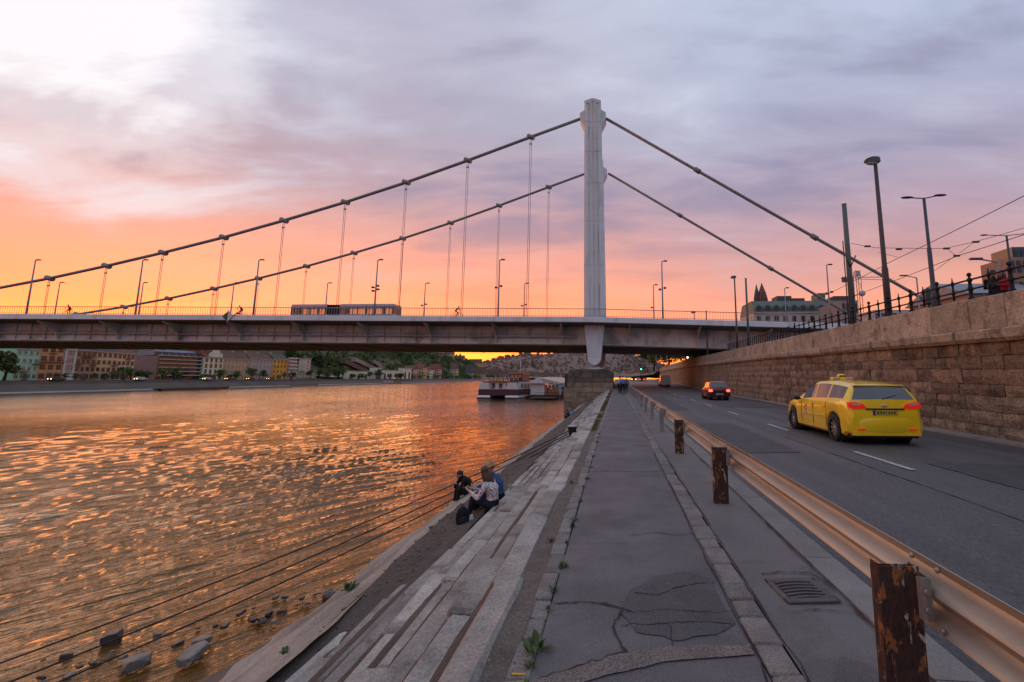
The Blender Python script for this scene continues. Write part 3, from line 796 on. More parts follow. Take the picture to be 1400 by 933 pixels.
def pylon(Y0, Y1, fine, sx=0.0):
    mb = MB()
    # (z, x0, x1)
    lv = [(z_, a_ + sx, b_ + sx) for z_, a_, b_ in ((9.6, -4.34, -1.40), (18, -4.35, -1.55), (26, -4.36, -1.70), (34, -4.37, -1.84), (41.7, -4.37, -1.96))]
    vs = []; fs = []
    for z, a, b in lv:
        c = .22; vs += [(a, Y0 + c, z), (a + c, Y0, z), (b - c, Y0, z), (b, Y0 + c, z), (b, Y1 - c, z), (b - c, Y1, z), (a + c, Y1, z), (a, Y1 - c, z)]
    for i in range(len(lv) - 1):
        for k in range(8): p = i * 8 + k; q = i * 8 + (k + 1) % 8; fs.append((p, q, q + 8, p + 8))
    fs.append(tuple(range(8))); mb.add(vs, fs)
    z, a, b = lv[-1]; mid = (a + b) / 2
    mb.prism([(a, z), (b, z), (b - .03, z + .25), (mid, z + .62), (a + .03, z + .25)], 'y', Y0 + .03, Y1 - .03)
    p = mb.build('pylon', m_white, bridge)
    if fine:
        def xa(z, t):
            for (z0, a0, b0), (z1, a1, b1) in zip(lv, lv[1:]):
                if z <= z1: s = (z - z0) / (z1 - z0); aa = a0 + (a1 - a0) * s; bb = b0 + (b1 - b0) * s; break
            return aa + (bb - aa) * t
        for t in (.27, .5, .73):
            MB().beam((xa(9.7, t), Y0 - .03, 9.7), (xa(41.6, t), Y0 - .03, 41.6), .14, .14, (0, 1, 0)).build('rib', m_girder, p)
        for z in (11.0, 17.2, 23.6, 29.2, 34.0, 38.6):
            MB().b2(xa(z, .05), xa(z, .95), Y0 - .022, Y0 + .01, z - .045, z + .045).build('seam_plate', m_girder, p)
        for t in (.2, .5, .8):
            MB().b2(xa(41.3, t) - .1, xa(41.3, t) + .1, Y0 - .012, Y0 + .02, 41.35 + (.25 if t == .5 else 0), 41.5 + (.25 if t == .5 else 0)).build('vent', m_crack, p)
    for s, x0 in ((-1, -4.36 + sx), (1, -1.95 + sx)):
        MB().prism([(x0, 40.75), (x0 + s * .72, 40.3), (x0 + s * .72, 39.55), (x0, 38.0)], 'y', Y0 + .5, Y1 - .5).build('cable_saddle', m_white, p)
    # leg under the deck, rocker foot
    mb = MB(); cx = -2.88; prof = [(8.95, 1.38), (7.0, 1.2), (5.2, 1.0), (4.3, .90), (3.9, .82), (3.6, .62), (3.4, .36), (3.3, .12)]
    poly = [(cx - w_, z) for z, w_ in prof] + [(cx + w_, z) for z, w_ in reversed(prof)]
    mb.prism(poly, 'y', Y0 + .05, Y1 - .05); lg = mb.build('leg', m_white, bridge)
    if fine:
        for t in (-.5, -.17, .17, .5):
            MB().beam((cx + t * 2.0, Y0 - .02, 8.6), (cx + t * 1.65, Y0 - .02, 4.9), .16, .12, (0, 1, 0)).build('leg_rib', m_white, lg)
        MB().b2(cx - .88, cx + .88, Y0 - .02, Y0 + .06, 4.55, 4.68).build('leg_band', m_white, lg)
        MB().b2(cx - .2, cx + .2, Y0 - .25, Y0 + .04, 8.1, 8.9).build('lug', m_girder, lg)
    MB().lathe([(.0, 3.28), (.5, 3.2), (.95, 3.0), (1.3, 2.7)], (cx, (Y0 + Y1) / 2, 0), 20).build('bearing', m_white, bridge)
pylon(60.4, 63.4, True); pylon(78.4, 81.4, True, -.2)

near_c = [(-5.13, 39.95), (-12.47, 37.27), (-21.87, 33.77), (-31.05, 30.5), (-40.12, 27.58), (-49.33, 24.88), (-58.35, 22.41), (-67.52, 20.16), (-76.09, 18.23), (-84.81, 16.41), (-93.5, 14.85), (-102.6, 13.5), (-112, 12.5), (-121, 11.8), (-131, 11.5), (-142, 11.9)]
for yy, off in ((61.9, 0), (79.9, .15)):
    pts = [(x, yy, z + off) for x, z in near_c]
    c = MB().tube(pts, .23, 8).build('main_cable', m_cable, bridge)
    MB().tube([(-1.2, yy, 39.9), (20, yy, 26.3), (41, yy, 12.9), (48, yy, 8.4)], .23, 8).build('main_cable', m_cable, bridge)
    for x, z in near_c[1:15]:
        z += off
        MB().tube([(x - .5, yy, z + .18), (x + .5, yy, z - .18)], .35, 10).build('cable_clamp', m_cable, c)
        if z - dkz(x) < 2.0: continue
        h = MB()
        for s in (-.12, .12): h.tube([(x + s, yy, z - .2), (x + s, yy, dkz(x) + .05)], .034, 6)
        h.beam((x - .18, yy, z - 1.1), (x + .18, yy, z - 1.1), .12, .18)
        h.build('hanger', m_cable, bridge)
    for x, z in ((12, 31.45), (28, 21.2)): MB().tube([(x - .4, yy, z + .27), (x + .4, yy, z - .27)], .36, 10).build('cable_clamp', m_cable, c)

# stone pier on the quay
pier = thing('bridge_pier', 'weathered yellowish stone pier carrying the bridge pylon beside the footpath', 'pier', (-3.5, 70, -3.8))
MB().b2(-6.72, -.42, 59.08, 84, -4.4, 2.2).build('pier_core', m_joint, pier)
pr = random.Random(2); NCo = 10
for c in range(NCo):
    z0 = -4.1 + c * .64; z1 = z0 + .64; xl = -6.82 if c < 7 else -6.38; x = xl; cap = c >= 8
    while x < -.42:
        L = min(pr.uniform(.8, 1.5), -.40 - x)
        if -.40 - (x + L) < .4: L = -.40 - x
        MB().chbox(x + .012, x + L - .012, 58.98 + pr.uniform(-.02, .02), 59.4, z0 + .012, z1 - .012, .03, .008, pr).build('pier_stone', m_piercap if cap else m_pier, pier)
        x += L
    for xx in (xl, -.40):
        y = 59.45
        while y < 83.5:
            L = pr.uniform(1.2, 2.0)
            MB().chbox(xx - .02 if xx < -1 else xx - .3, xx + .3 if xx < -1 else xx + .02, y + .012, y + L - .012, z0 + .012, z1 - .012, .03, .008, pr).build('pier_stone', m_piercap if cap else m_pier, pier)
            y += L
MB().prism([(-6.38, 2.32), (-.38, 2.32), (-.75, 2.62), (-1.3, 2.76), (-5.3, 2.76), (-6.0, 2.62)], 'y', 59.1, 84).build('pier_cap', m_piercap, pier)

# street lamps on the bridge
m_lamp = M('lamp_post_grey', (.25, .26, .29), None, .5, scale=3, bump=0)
m_lamph = M('lamp_head_dark', (.05, .05, .055), None, .5, bump=0)
def bridge_lamp(x, y, label, grp, extra, hgt=8.0):
    z = dkz(x); t = thing('bridge_lamp', label, 'street lamp', (x, y, z), 0, grp)
    MB().tube([(0, 0, 0), (0, 0, hgt * .3), (0, 0, hgt)], [.13, .11, .07], 8).build('post', m_lamp, t, False)
    MB().beam((-.05, 0, hgt), (.35, 0, hgt + .08), .09, .09).build('arm', m_lamp, t, False)
    MB().chbox(.2, .75, -.16, .16, hgt + .02, hgt + .17, .04).build('lamp_head', m_lamph, t, False)
    if extra:
        for dx, dz in ((-.35, 4.1), (.35, 4.3), (-.3, 3.6), (.4, 3.8))[:extra]:
            b = MB(); b.beam((0, 0, dz), (dx, -.1, dz + .05), .06, .06); b.chbox(dx - .16, dx + .16, -.3, 0, dz - .1, dz + .14, .03)
            b.build('floodlight', m_lamph, t, False)
for i, x in enumerate((-84.3, -67.9, -50.6, -33.3, -16.0, 6.35, 28.3)):
    bridge_lamp(x, 59.6, 'tall slim lamp post on the near deck edge, ' + ('fifth riverward of the pylon', 'fourth riverward of the pylon', 'third riverward of the pylon', 'in front of the bus', 'first riverward of the pylon', 'first landward of the pylon', 'second landward of the pylon')[i], 'lamps along the near edge of the bridge', (0, 0, 0, 4, 2, 2, 2)[i])
for i, x in enumerate((-100.9, -85, -68, -50.8, -33.2, -15.7, 6.5, 28.5)):
    bridge_lamp(x, 75.2, 'slim lamp post on the far deck side, ' + ('sixth riverward of the pylon', 'fifth riverward of the pylon', 'fourth riverward of the pylon', 'third riverward, beside the bus', 'second riverward of the pylon', 'first riverward of the pylon', 'first landward of the pylon', 'second landward of the pylon')[i], 'lamps along the far side of the bridge', (0, 0, 0, 0, 2, 2, 1, 1)[i])

# navigation sign on the deck edge
sg = thing('navigation_sign', 'green and white diamond navigation sign fixed to the bridge edge', 'sign', (-53.2, 58.4, 10.0))
m_ng = M('sign_green', (.01, .09, .05), None, .5, bump=0); m_nw = M('sign_white', (.6, .62, .62), None, .5, bump=0)
s_ = .75
b = MB(); b.add([(0, 0, -s_), (-s_, 0, 0), (0, 0, s_), (0, .06, -s_), (-s_, .06, 0), (0, .06, s_)], [(0, 1, 2), (3, 5, 4), (0, 3, 4, 1), (1, 4, 5, 2), (0, 2, 5, 3)]); b.build('green_half', m_ng, sg, False)
b = MB(); b.add([(.004, 0, -s_), (s_, 0, 0), (.004, 0, s_), (.004, .06, -s_), (s_, .06, 0), (.004, .06, s_)], [(0, 2, 1), (3, 4, 5), (0, 1, 4, 3), (1, 2, 5, 4), (0, 3, 5, 2)]); b.build('white_half', m_nw, sg, False)
b = MB(); b.beam((0, .1, -.3), (0, .1, .9), .06, .06); b.beam((.4, .05, .0), (1.4, .05, .35), .07, .07); b.chbox(1.2, 1.6, -.1, .15, .25, .5, .04); b.build('bracket', m_lamph, sg, False)

# articulated bus on the deck
m_busb = M('bus_blue_grey', (.40, .46, .56), (.34, .39, .48), .35, scale=1, bump=0, coat=.3)
m_busd = M('bus_dark_trim', (.03, .03, .035), None, .5, bump=0)
def glass(name, tint, amt, rough=.03):
    if name in MATS: return MATS[name]
    m = bpy.data.materials.new(name); m.use_nodes = True; t = NT(m.node_tree); t.n.clear()
    out = t.node('ShaderNodeOutputMaterial'); tr = t.node('ShaderNodeBsdfTransparent'); tr.inputs[0].default_value = tint + (1,)
    gl = t.node('ShaderNodeBsdfGlossy'); gl.inputs['Roughness'].default_value = rough
    fr = t.node('ShaderNodeFresnel'); fr.inputs[0].default_value = 1.5
    mx = t.node('ShaderNodeMixShader'); t.put(mx.inputs[0], t.m('ADD', fr.outputs[0], amt, clamp=True)); t.l.new(tr.outputs[0], mx.inputs[1]); t.l.new(gl.outputs[0], mx.inputs[2]); t.l.new(mx.outputs[0], out.inputs[0])
    MATS[name] = m; return m
m_busg = glass('bus_window_glass', (.8, .8, .8), .05)
bus = thing('articulated_bus', 'blue grey articulated city bus crossing the bridge behind the railing', 'bus', (-43.2, 69.2, dkz(-43) + .02))
def bus_section(x0, x1, nm):
    b = MB()
    for yy in (-1.22, 1.22):
        b.b2(x0, x1, yy - .03, yy + .03, .35, 1.5)
        b.b2(x0, x1, yy - .03, yy + .03, 2.72, 3.05)
    b.b2(x0, x1, -1.2, 1.2, .33, .42); b.b2(x0 + .05, x1 - .05, -1.18, 1.18, 3.05, 3.13)
    sec = b.build(nm, m_busb, bus, False)
    n = max(3, int((x1 - x0) / 1.35)); xs = [x0 + (x1 - x0) * i / n for i in range(n + 1)]
    for yy in (-1.22, 1.22):
        for i, x in enumerate(xs):
            MB().b2(x - .09, x + .09, yy - .025, yy + .025, 1.5, 2.72).build('pillar', m_busd, bus, False)
        for a, c in zip(xs, xs[1:]):
            MB().b2(a + .09, c - .09, yy - .008, yy + .008, 1.5, 2.72).build('window', m_busg, bus, False)
    for d in (.18, .55, .86):
        x = x0 + (x1 - x0) * d
        f = MB().b2(x - .55, x + .55, -1.262, -1.235, .42, 2.68)
        f2 = MB()
        for q in (-.55, 0, .55): f2.b2(x + q - .05, x + q + .05, -1.275, -1.252, .42, 2.68)
        f2.build('door', m_busd, bus, False)
bus_section(-8.3, -2.5, 'rear_section'); bus_section(-.4, 8.3, 'front_section')
b = MB()
for i in range(8):
    x = -2.45 + i * .26; b.b2(x, x + .14, -1.15, 1.15, .45, 3.05)
b.build('bellows', M('bellows_rubber', (.02, .018, .018), None, .8, bump=0), bus, False)
for x, nm in ((8.3, 'windscreen'), (-8.3, 'rear_end')):
    s = 1 if x > 0 else -1
    b = MB(); b.b2(x, x + s * .06, -1.2, 1.2, .35, 1.5); b.b2(x, x + s * .06, -1.2, 1.2, 2.8, 3.08); b.b2(x, x + s * .06, -1.2, -1.1, 1.5, 2.8); b.b2(x, x + s * .06, 1.1, 1.2, 1.5, 2.8)
    b.build(nm + '_frame', m_busb, bus, False)
    MB().b2(x + s * .02, x + s * .04, -1.1, 1.1, 1.5, 2.8).build(nm, m_busg, bus, False)
m_tyre = M('tyre_rubber', (.012, .012, .013), (.02, .02, .02), .8, scale=20, bump=.2, bscale=60)
for x in (-6.2, 1.6, 6.0):
    for yy in (-1.1, 1.1): MB().lathe([(.3, -.14), (.5, -.14), (.5, .14), (.3, .14)], (x, yy, .5), 18, 'y').build('wheel', m_tyre, bus, False)
# ================================================================== far bank
# camera geometry used only to read positions off as world coordinates
_cm = Euler((R(97.84), 0, R(2.51))).to_matrix()
def ray(px, py):
    return _cm @ Vector(((px - 815) / 610, (433 - py) / 610, -1))
def onX(px, py, X): d = ray(px, py); t = X / d.x; return Vector((X, d.y * t, EYE + d.z * t))
def onY(px, py, Y): d = ray(px, py); t = Y / d.y; return Vector((d.x * t, Y, EYE + d.z * t))

SH = [(-400, -191), (170, -191), (241, -197), (366, -206), (560, -228), (800, -250), (1100, -288), (1700, -430), (2600, -820)]
def shx(y): return interp(y, SH)
m_far = M('far_bank_stone', (.095, .078, .065), (.055, .045, .038), .9, scale=.12, bump=.3, bscale=1.2, stain=(.05, .045, .035), stain_amt=.6, stain_scale=.05)
m_pale = M('pale_ledge_stone', (.30, .265, .22), None, .9, scale=.15, bump=.2)
m_fgrd = M('far_ground', (.10, .095, .07), (.06, .065, .04), .9, scale=.03, bump=.2)
sec = [(2, -4.6, 0), (.0, -3.3, 0), (-3.5, -3.15, 1), (-4, -2.9, 1), (-10, -.55, 0), (-10.4, .1, 0), (-13, .15, 0), (-13.2, .75, 0), (-13.7, .75, 1), (-13.8, .5, 0), (-24, .7, 2), (-70, 1.2, 2), (-1500, 8, 2)]
mb = MB(); ys = [-400, -100, 40, 100, 140, 170, 205, 241, 300, 366, 460, 560, 680, 800, 950, 1100, 1400, 1700, 2100, 2600]
n = len(sec)
for i, y in enumerate(ys):
    for dx, z, _ in sec: mb.v.append((shx(y) + dx, y, z))
    if i:
        for k in range(n - 1):
            a = (i - 1) * n + k; mb.f.append((a, a + 1, a + n + 1, a + n)); mb.mi.append(sec[k + 1][2]); mb.sm.append(False)
setting(mb.build('far_bank', [m_far, m_pale, m_fgrd]))
# boat ramp in the revetment
for y in (158, 196):
    MB().add([(shx(y) - 3.6, y, -2.95), (shx(y) - 3.6, y + 6, -2.95), (shx(y) - 10.3, y - 9, .12), (shx(y) - 10.3, y - 12, .12)], [(0, 1, 2, 3)])

m_pane = M('window_pane', (.018, .018, .022), (.03, .028, .03), .12, scale=1, bump=0)
def wmat(nm, c, **k):
    c = tuple(min(.7, x * 1.85) for x in c)
    return M('plaster_' + nm, c, tuple(x * .8 for x in c), .9, scale=.25, bump=.15, bscale=3, stain=tuple(x * .5 for x in c), stain_amt=.4, stain_scale=.2, **k)
m_frame = M('window_frame_white', (.5, .48, .44), None, .7, bump=0)
m_roofred = M('roof_tile_red', (.22, .075, .045), (.15, .05, .035), .85, scale=.6, bump=.3, bscale=5)
m_roofdk = M('roof_slate', (.085, .075, .075), (.055, .05, .052), .7, scale=.6, bump=.3, bscale=5)
m_roofbr = M('roof_tile_brown', (.16, .085, .06), (.11, .06, .045), .85, scale=.6, bump=.3, bscale=5)
m_stonew = M('pale_band_stone', (.42, .38, .32), None, .9, scale=.4, bump=.1)
def window_mesh(wd, ht, fm, nm):
    b = MB(); b.b2(-.06, .10, -wd / 2 - .14, wd / 2 + .14, -ht / 2 - .14, ht / 2 + .14); b.cur = 1
    b.b2(.0, .112, -wd / 2, wd / 2, -ht / 2, ht / 2); b.cur = 0
    b.b2(.09, .14, -.05, .05, -ht / 2, ht / 2); b.b2(.09, .14, -wd / 2, wd / 2, ht * .18, ht * .18 + .09)
    b.b2(.0, .22, -wd / 2 - .2, wd / 2 + .2, -ht / 2 - .26, -ht / 2 - .14)
    return b.mesh(nm, [fm, m_pane])
def building(name, label, x0, x1, ybase, yeave, XF, mat, roofm, roofh, floors, bays, fm=m_frame, depth=13, gap=.0, wd=.8, ht=1.25, balc=(), bands=True, rooft='mansard', zb=None, hidden=1.0):
    """row house with its front on the plane X=XF, between two sight lines"""
    Y0 = onX(x0, 515, XF).y; Y1 = onX(x1, 515, XF).y; mid = (x0 + x1) / 2
    Zb = .7 if zb is None else zb; Ze = onX(mid, yeave, XF).z
    t = thing(name, label, 'building', (XF - depth / 2, (Y0 + Y1) / 2, Zb))
    w_ = MB().b2(XF - depth, XF, Y0 + gap, Y1 - gap, Zb - 1.5, Ze).build('wall', mat, t)
    H = Ze - Zb; fh = H / floors
    c = MB().b2(XF - .02, XF + .38, Y0 + gap, Y1 - gap, Ze - .38, Ze + .04).build('cornice', m_stonew if bands else mat, t)
    if bands: MB().b2(XF - .02, XF + .16, Y0 + gap, Y1 - gap, Zb + fh - .15, Zb + fh + .1).build('string_course', m_stonew, t)
    me = window_mesh(wd, ht, fm, 'window'); me0 = window_mesh(wd * 1.25, ht * 1.15, fm, 'shop_window')
    L = (Y1 - Y0 - 2 * gap); 
    for f in range(floors):
        for b in range(bays):
            y = Y0 + gap + L * (b + .5) / bays; z = Zb + fh * (f + .52)
            o = link('window', me if f else me0, t); o.matrix_parent_inverse = Matrix.Translation(-t.location); o.location = (XF, y, z)
    d = MB(); yd = (Y0 + Y1) / 2 + L * .5 / bays * (bays % 2 == 0) * 0
    d.b2(XF, XF + .13, yd - .8, yd + .8, Zb, Zb + fh * .82); d.build('door', m_roofdk, t)
    for f, b in balc:
        y = Y0 + gap + L * (b + .5) / bays; z = Zb + fh * f + .12; q = MB()
        q.b2(XF + .05, XF + 1.1, y - 1.1, y + 1.1, z, z + .16)
        for k in range(8): q.b2(XF + 1.03, XF + 1.08, y - 1.08 + k * .3, y - 1.04 + k * .3, z + .16, z + 1.0)
        q.b2(XF + 1.02, XF + 1.1, y - 1.1, y + 1.1, z + .95, z + 1.03); q.build('balcony', m_roofdk, t)
    if roofh > 0:
        if rooft == 'mansard': poly = [(XF + .3, Ze + .05), (XF - depth * .28, Ze + roofh), (XF - depth * .72, Ze + roofh), (XF - depth, Ze + .05)]
        else: poly = [(XF + .35, Ze + .05), (XF - depth / 2, Ze + roofh), (XF - depth - .2, Ze + .05)]
        r = MB().prism(poly, 'y', Y0 + gap - .1, Y1 - gap + .1).build('roof', roofm, t)
        for k in range(max(1, int(L / 7))):
            y = Y0 + L * (k + .35) / max(1, int(L / 7)); MB().b2(XF - depth * .5, XF - depth * .5 + .7, y, y + 1.1, Ze + roofh * .5, Ze + roofh + 1.0).build('chimney', mat, r)
    return t, Y0, Y1, Zb, Ze, fh
XF = -219
cf = 'houses along the far embankment'
t, Y0, Y1, zb, ze, fh = building('town_house', 'mint green four storey house with red roof on the far bank', 17, 50, 520, 477, XF, wmat('mint', (.19, .35, .235)), m_roofred, 3.5, 4, 4, M('mint_white', (.42, .55, .45), None, .8, bump=0), balc=((2, 3), (1, 1)))
me_end = window_mesh(1.0, 1.5, m_frame, 'end_window')
building('town_house', 'ochre house with dark recessed balconies next to the mint green house', 50.4, 83, 520, 472, XF, wmat('ochre', (.31, .18, .075)), m_roofdk, 1.5, 4, 3, M('rust_frame', (.11, .035, .025), None, .8, bump=0), wd=1.25, balc=((2, 0), (2, 1), (2, 2), (3, 1)))
t, Y0, Y1, zb, ze, fh = building('town_house', 'narrow red brick house with white Venetian window surrounds and gable', 83.4, 99.5, 520, 478, XF, wmat('brickred', (.25, .045, .035)), m_roofred, 0, 4, 3, M('white_trim', (.62, .59, .52), None, .8, bump=0), wd=.8, ht=1.6)
yc = (Y0 + Y1) / 2; b = MB()
b.prism([(Y0, ze), (Y0, ze + 1.2), (Y0 + 1.2, ze + 1.2), (yc, ze + 3.6), (Y1 - 1.2, ze + 1.2), (Y1, ze + 1.2), (Y1, ze)], 'x', XF - .6, XF + .02).build('gable', wmat('brickred', ()), t)
b = MB()
for y in (Y0 + .35, Y1 - .35): b.b2(XF - .02, XF + .25, y - .35, y + .35, zb, ze + 2.0)
for f in range(1, 5): b.b2(XF - .02, XF + .2, Y0, Y1, zb + fh * f - .15, zb + fh * f + .22)
b.b2(XF - .02, XF + .18, Y0, Y1, zb, zb + fh * .75)
b.build('white_surround', MATS['white_trim'], t)
building('town_house', 'dark brown house with long balconies beside the red brick house', 100, 128, 520, 479, XF, wmat('brown', (.24, .14, .075)), m_roofdk, 4, 4, 4, m_roofbr, balc=((2, 0), (2, 3), (3, 1), (3, 2)))
building('town_house', 'tan plaster house with dark slate roof between brown and sand houses', 128.4, 157, 520, 481, XF, wmat('tan', (.34, .235, .13)), m_roofdk, 3.5, 4, 4, m_roofbr, wd=.9, balc=((2, 3), (1, 3)))
building('town_house', 'sand coloured house with red tiled roof at the end of its row', 157.4, 181, 520, 483, XF, wmat('sand', (.38, .285, .18)), m_roofred, 4.5, 4, 4, m_roofbr, wd=.9, rooft='gable', balc=((3, 2),))
# modern block with long balconies
t, Y0, Y1, zb, ze, fh = building('apartment_block', 'modern apartment block with long pale balcony bands and grey top floor', 212, 276, 519, 488, XF - 4, wmat('purplebrown', (.15, .10, .095)), m_roofdk, 0, 6, 14, M('alu_frame', (.2, .19, .19), None, .6, bump=0), wd=1.5, ht=1.3, bands=False)
for f in range(1, 7):
    z = zb + fh * f; b = MB(); b.b2(XF - 4, XF - 2.7, Y0 + .2, Y1 - .2, z - .15, z + .05); b.b2(XF - 2.8, XF - 2.7, Y0 + .2, Y1 - .2, z - .15, z + .55); b.build('balcony_band', m_stonew, t)
b = MB(); b.prism([(XF - 5, ze + .3), (XF - 7.5, ze + 3.4), (XF - 15, ze + 3.4), (XF - 16, ze + .3)], 'y', Y0 + 1, Y1 - 1); b.build('roof_storey', M('zinc_grey', (.23, .25, .30), None, .5, scale=.5, bump=.1), t)
for k in range(7):
    y = Y0 + (Y1 - Y0) * (k + .5) / 7; MB().b2(XF - 6.6, XF - 5.3, y - 1.2, y + 1.2, ze + .6, ze + 2.2).build('dormer', m_roofdk, t)
t, Y0, Y1, zb, ze, fh = building('town_house', 'cream house with pointed baroque gable and red mansard roof', 276.5, 303, 519, 489, XF - 2, wmat('cream', (.52, .42, .28)), m_roofred, 5.0, 4, 4, m_roofbr, wd=1.1, ht=1.7)
yc = (Y0 + Y1) / 2 + 1; MB().prism([(yc - 4.5, ze), (yc - 3.8, ze + 2.2), (yc - 2, ze + 3), (yc - 1.2, ze + 5), (yc, ze + 6.4), (yc + 1.2, ze + 5), (yc + 2, ze + 3), (yc + 3.8, ze + 2.2), (yc + 4.5, ze)], 'x', XF - 2.6, XF - 1.9).build('gable', MATS['plaster_cream'], t)
MB().lathe([(2.6, ze), (2.9, ze + 2.5), (2.2, ze + 5.5), (.9, ze + 7), (.1, ze + 9)], (XF - 6, Y0 + 3.5, 0), 12).build('corner_turret', m_roofred, t)
building('town_house', 'wide brown stone house with dormered red brown mansard roof', 303.4, 338, 519, 491, XF - 3, wmat('brownstone', (.30, .21, .12)), m_roofbr, 4.2, 4, 7, m_frame)
building('town_house', 'grey plaster house with brown roof between brownstone and yellow houses', 338.4, 371, 519, 491, XF - 4, wmat('greyplaster', (.21, .195, .19)), m_roofbr, 3.6, 4, 7, m_frame)
building('town_house', 'bright yellow ochre corner house with dark roof by the park', 371.4, 391, 519, 491, XF - 4, wmat('yellow', (.40, .20, .028)), m_roofdk, 3.4, 4, 4, m_roofdk)
t, Y0, Y1, zb, ze, fh = building('apartment_block', 'narrow block with white balcony bands beside the yellow house', 391.4, 404, 519, 490, XF - 5, wmat('rosebrown', (.30, .2, .17)), m_roofdk, 0, 6, 4, m_frame, bands=False, ht=1.2)
for f in range(1, 7): z = zb + fh * f; MB().b2(XF - 5, XF - 3.9, Y0 + .2, Y1 - .2, z - .35, z + .5).build('balcony_band', M('white_band', (.6, .57, .52), None, .8, bump=0), t)
# low houses and the water tower house by the park
def gable_house(label, x0, x1, yeave, yridge, XFp, mat, roofm, floors=2, bays=4, zb=.8, name='town_house', depth=12):
    e = onX((x0 + x1) / 2, yeave, XFp).z; r = onX((x0 + x1) / 2, yridge, XFp).z
    return building(name, label, x0, x1, 518, yeave, XFp, mat, roofm, max(.8, r - e), floors, bays, m_frame, depth=depth, rooft='gable', zb=zb, bands=False)
gable_house('low house with red tiled roof among trees beside the modern block', 183, 206, 507, 497, XF - 14, wmat('rosy', (.33, .2, .16)), m_roofred, 2, 6)
gable_house('pale grey villa half hidden behind the low red roofed house', 193, 211, 498, 489, XF - 40, wmat('palegrey', (.42, .40, .38)), m_roofdk, 3, 5)
gable_house('low stone pavilion at the foot of the pump tower in the park', 405, 432, 511, 507, XF - 16, wmat('pavilion', (.34, .27, .2)), m_roofdk, 2, 7)
tw = thing('pump_tower', 'slender square stone tower rising above park trees on the far bank', 'tower', tuple(onX(416.5, 518, XF - 22)))
p = onX(416.5, 500, XF - 22); zt1 = onX(416.5, 491, XF - 22).z
b = MB().box(p.x, p.y, zt1 / 2 + .5, 5.5, 5.5, zt1 - 1); b.build('shaft', wmat('pavilion', ()), tw)
MB().box(p.x, p.y, zt1 + .3, 6.3, 6.3, .7).build('cornice', m_stonew, tw)
MB().lathe([(4.0, zt1 + .65), (.1, zt1 + 3)], (p.x, p.y, 0), 4).build('roof', m_roofdk, tw)
for k in range(3): MB().box(p.x + 2.76, p.y, zt1 - 2.2 - 2.6 * k, .2, 1.2, 1.6).build('window', m_pane, tw)
gable_house('long low pale pavilion behind the embankment trees', 440, 460, 511, 509, XF - 18, wmat('palestone', (.44, .37, .29)), m_roofdk, 2, 6)
# terraces, stairs and arcade of the garden bazaar
m_terr = M('terrace_stone', (.34, .26, .21), (.22, .17, .14), .9, scale=.08, bump=.3, bscale=1.0, stain=(.12, .10, .08), stain_amt=.6, stain_scale=.04)
gz = thing('garden_arcade', 'pale stone arcade and terraces at the foot of castle hill', 'arcade', tuple(onX(500, 518, XF - 12)))
def slabX(x0, x1, yt, X, mat, par, nm, th=6, zb=.6):
    a = onX(x0, 515, X).y; b_ = onX(x1, 515, X).y; z = onX((x0 + x1) / 2, yt, X).z
    return MB().b2(X - th, X, a, b_, zb, z).build(nm, mat, par), a, b_, z
for x0, x1, yt in ((474, 505, 508), (513, 521, 503), (522, 551, 507), (551, 562, 504)):
    o, a, b_, z = slabX(x0, x1, yt, XF - 12, wmat('palestone', ()), gz, 'arcade_wall')
    nb = max(2, int((b_ - a) / 9))
    for k in range(nb):
        y = a + (b_ - a) * (k + .5) / nb
        MB().prism([(y - 2, .7), (y + 2, .7), (y + 2, z * .5), (y + 1.2, z * .66), (y, z * .72), (y - 1.2, z * .66), (y - 2, z * .5)], 'x', XF - 12.3, XF - 11.85).build('arch_opening', m_roofdk, gz)
    MB().b2(XF - 18.3, XF - 11.6, a - .3, b_ + .3, z, z + .5).build('cornice', m_stonew, gz)
for (xa, ya, xb, yb, nm, X) in ((472, 491, 511, 509, 'covered_stair', XF - 30), (487, 489, 520, 505, 'ramp_wall', XF - 36), (513, 492, 531, 505, 'ramp_wall', XF - 34)):
    A = onX(xa, ya, X); B_ = onX(xb, yb, X)
    MB().add([(X, A.y, A.z - 4), (X, B_.y, B_.z - 4), (X, B_.y, B_.z), (X, A.y, A.z), (X - 5, A.y, A.z - 4), (X - 5, B_.y, B_.z - 4), (X - 5, B_.y, B_.z), (X - 5, A.y, A.z)], [(0, 1, 2, 3), (7, 6, 5, 4), (3, 2, 6, 7), (0, 4, 5, 1), (0, 3, 7, 4), (1, 5, 6, 2)]).build(nm, m_roofbr if 'covered' in nm else m_terr, gz)
ws = thing('castle_ramparts', 'long stepped stone ramparts on the slope of castle hill', 'wall', tuple(onX(450, 500, XF - 60)))
for x0, x1, yt, X in ((402, 452, 481, -300), (440, 476, 476, -320), (470, 515, 478, -315), (426, 470, 492, -285), (505, 545, 470, -330), (380, 430, 473, -330), (512, 530, 497, -280)):
    slabX(x0, x1, yt, X, m_terr, ws, 'rampart', 8, 2)
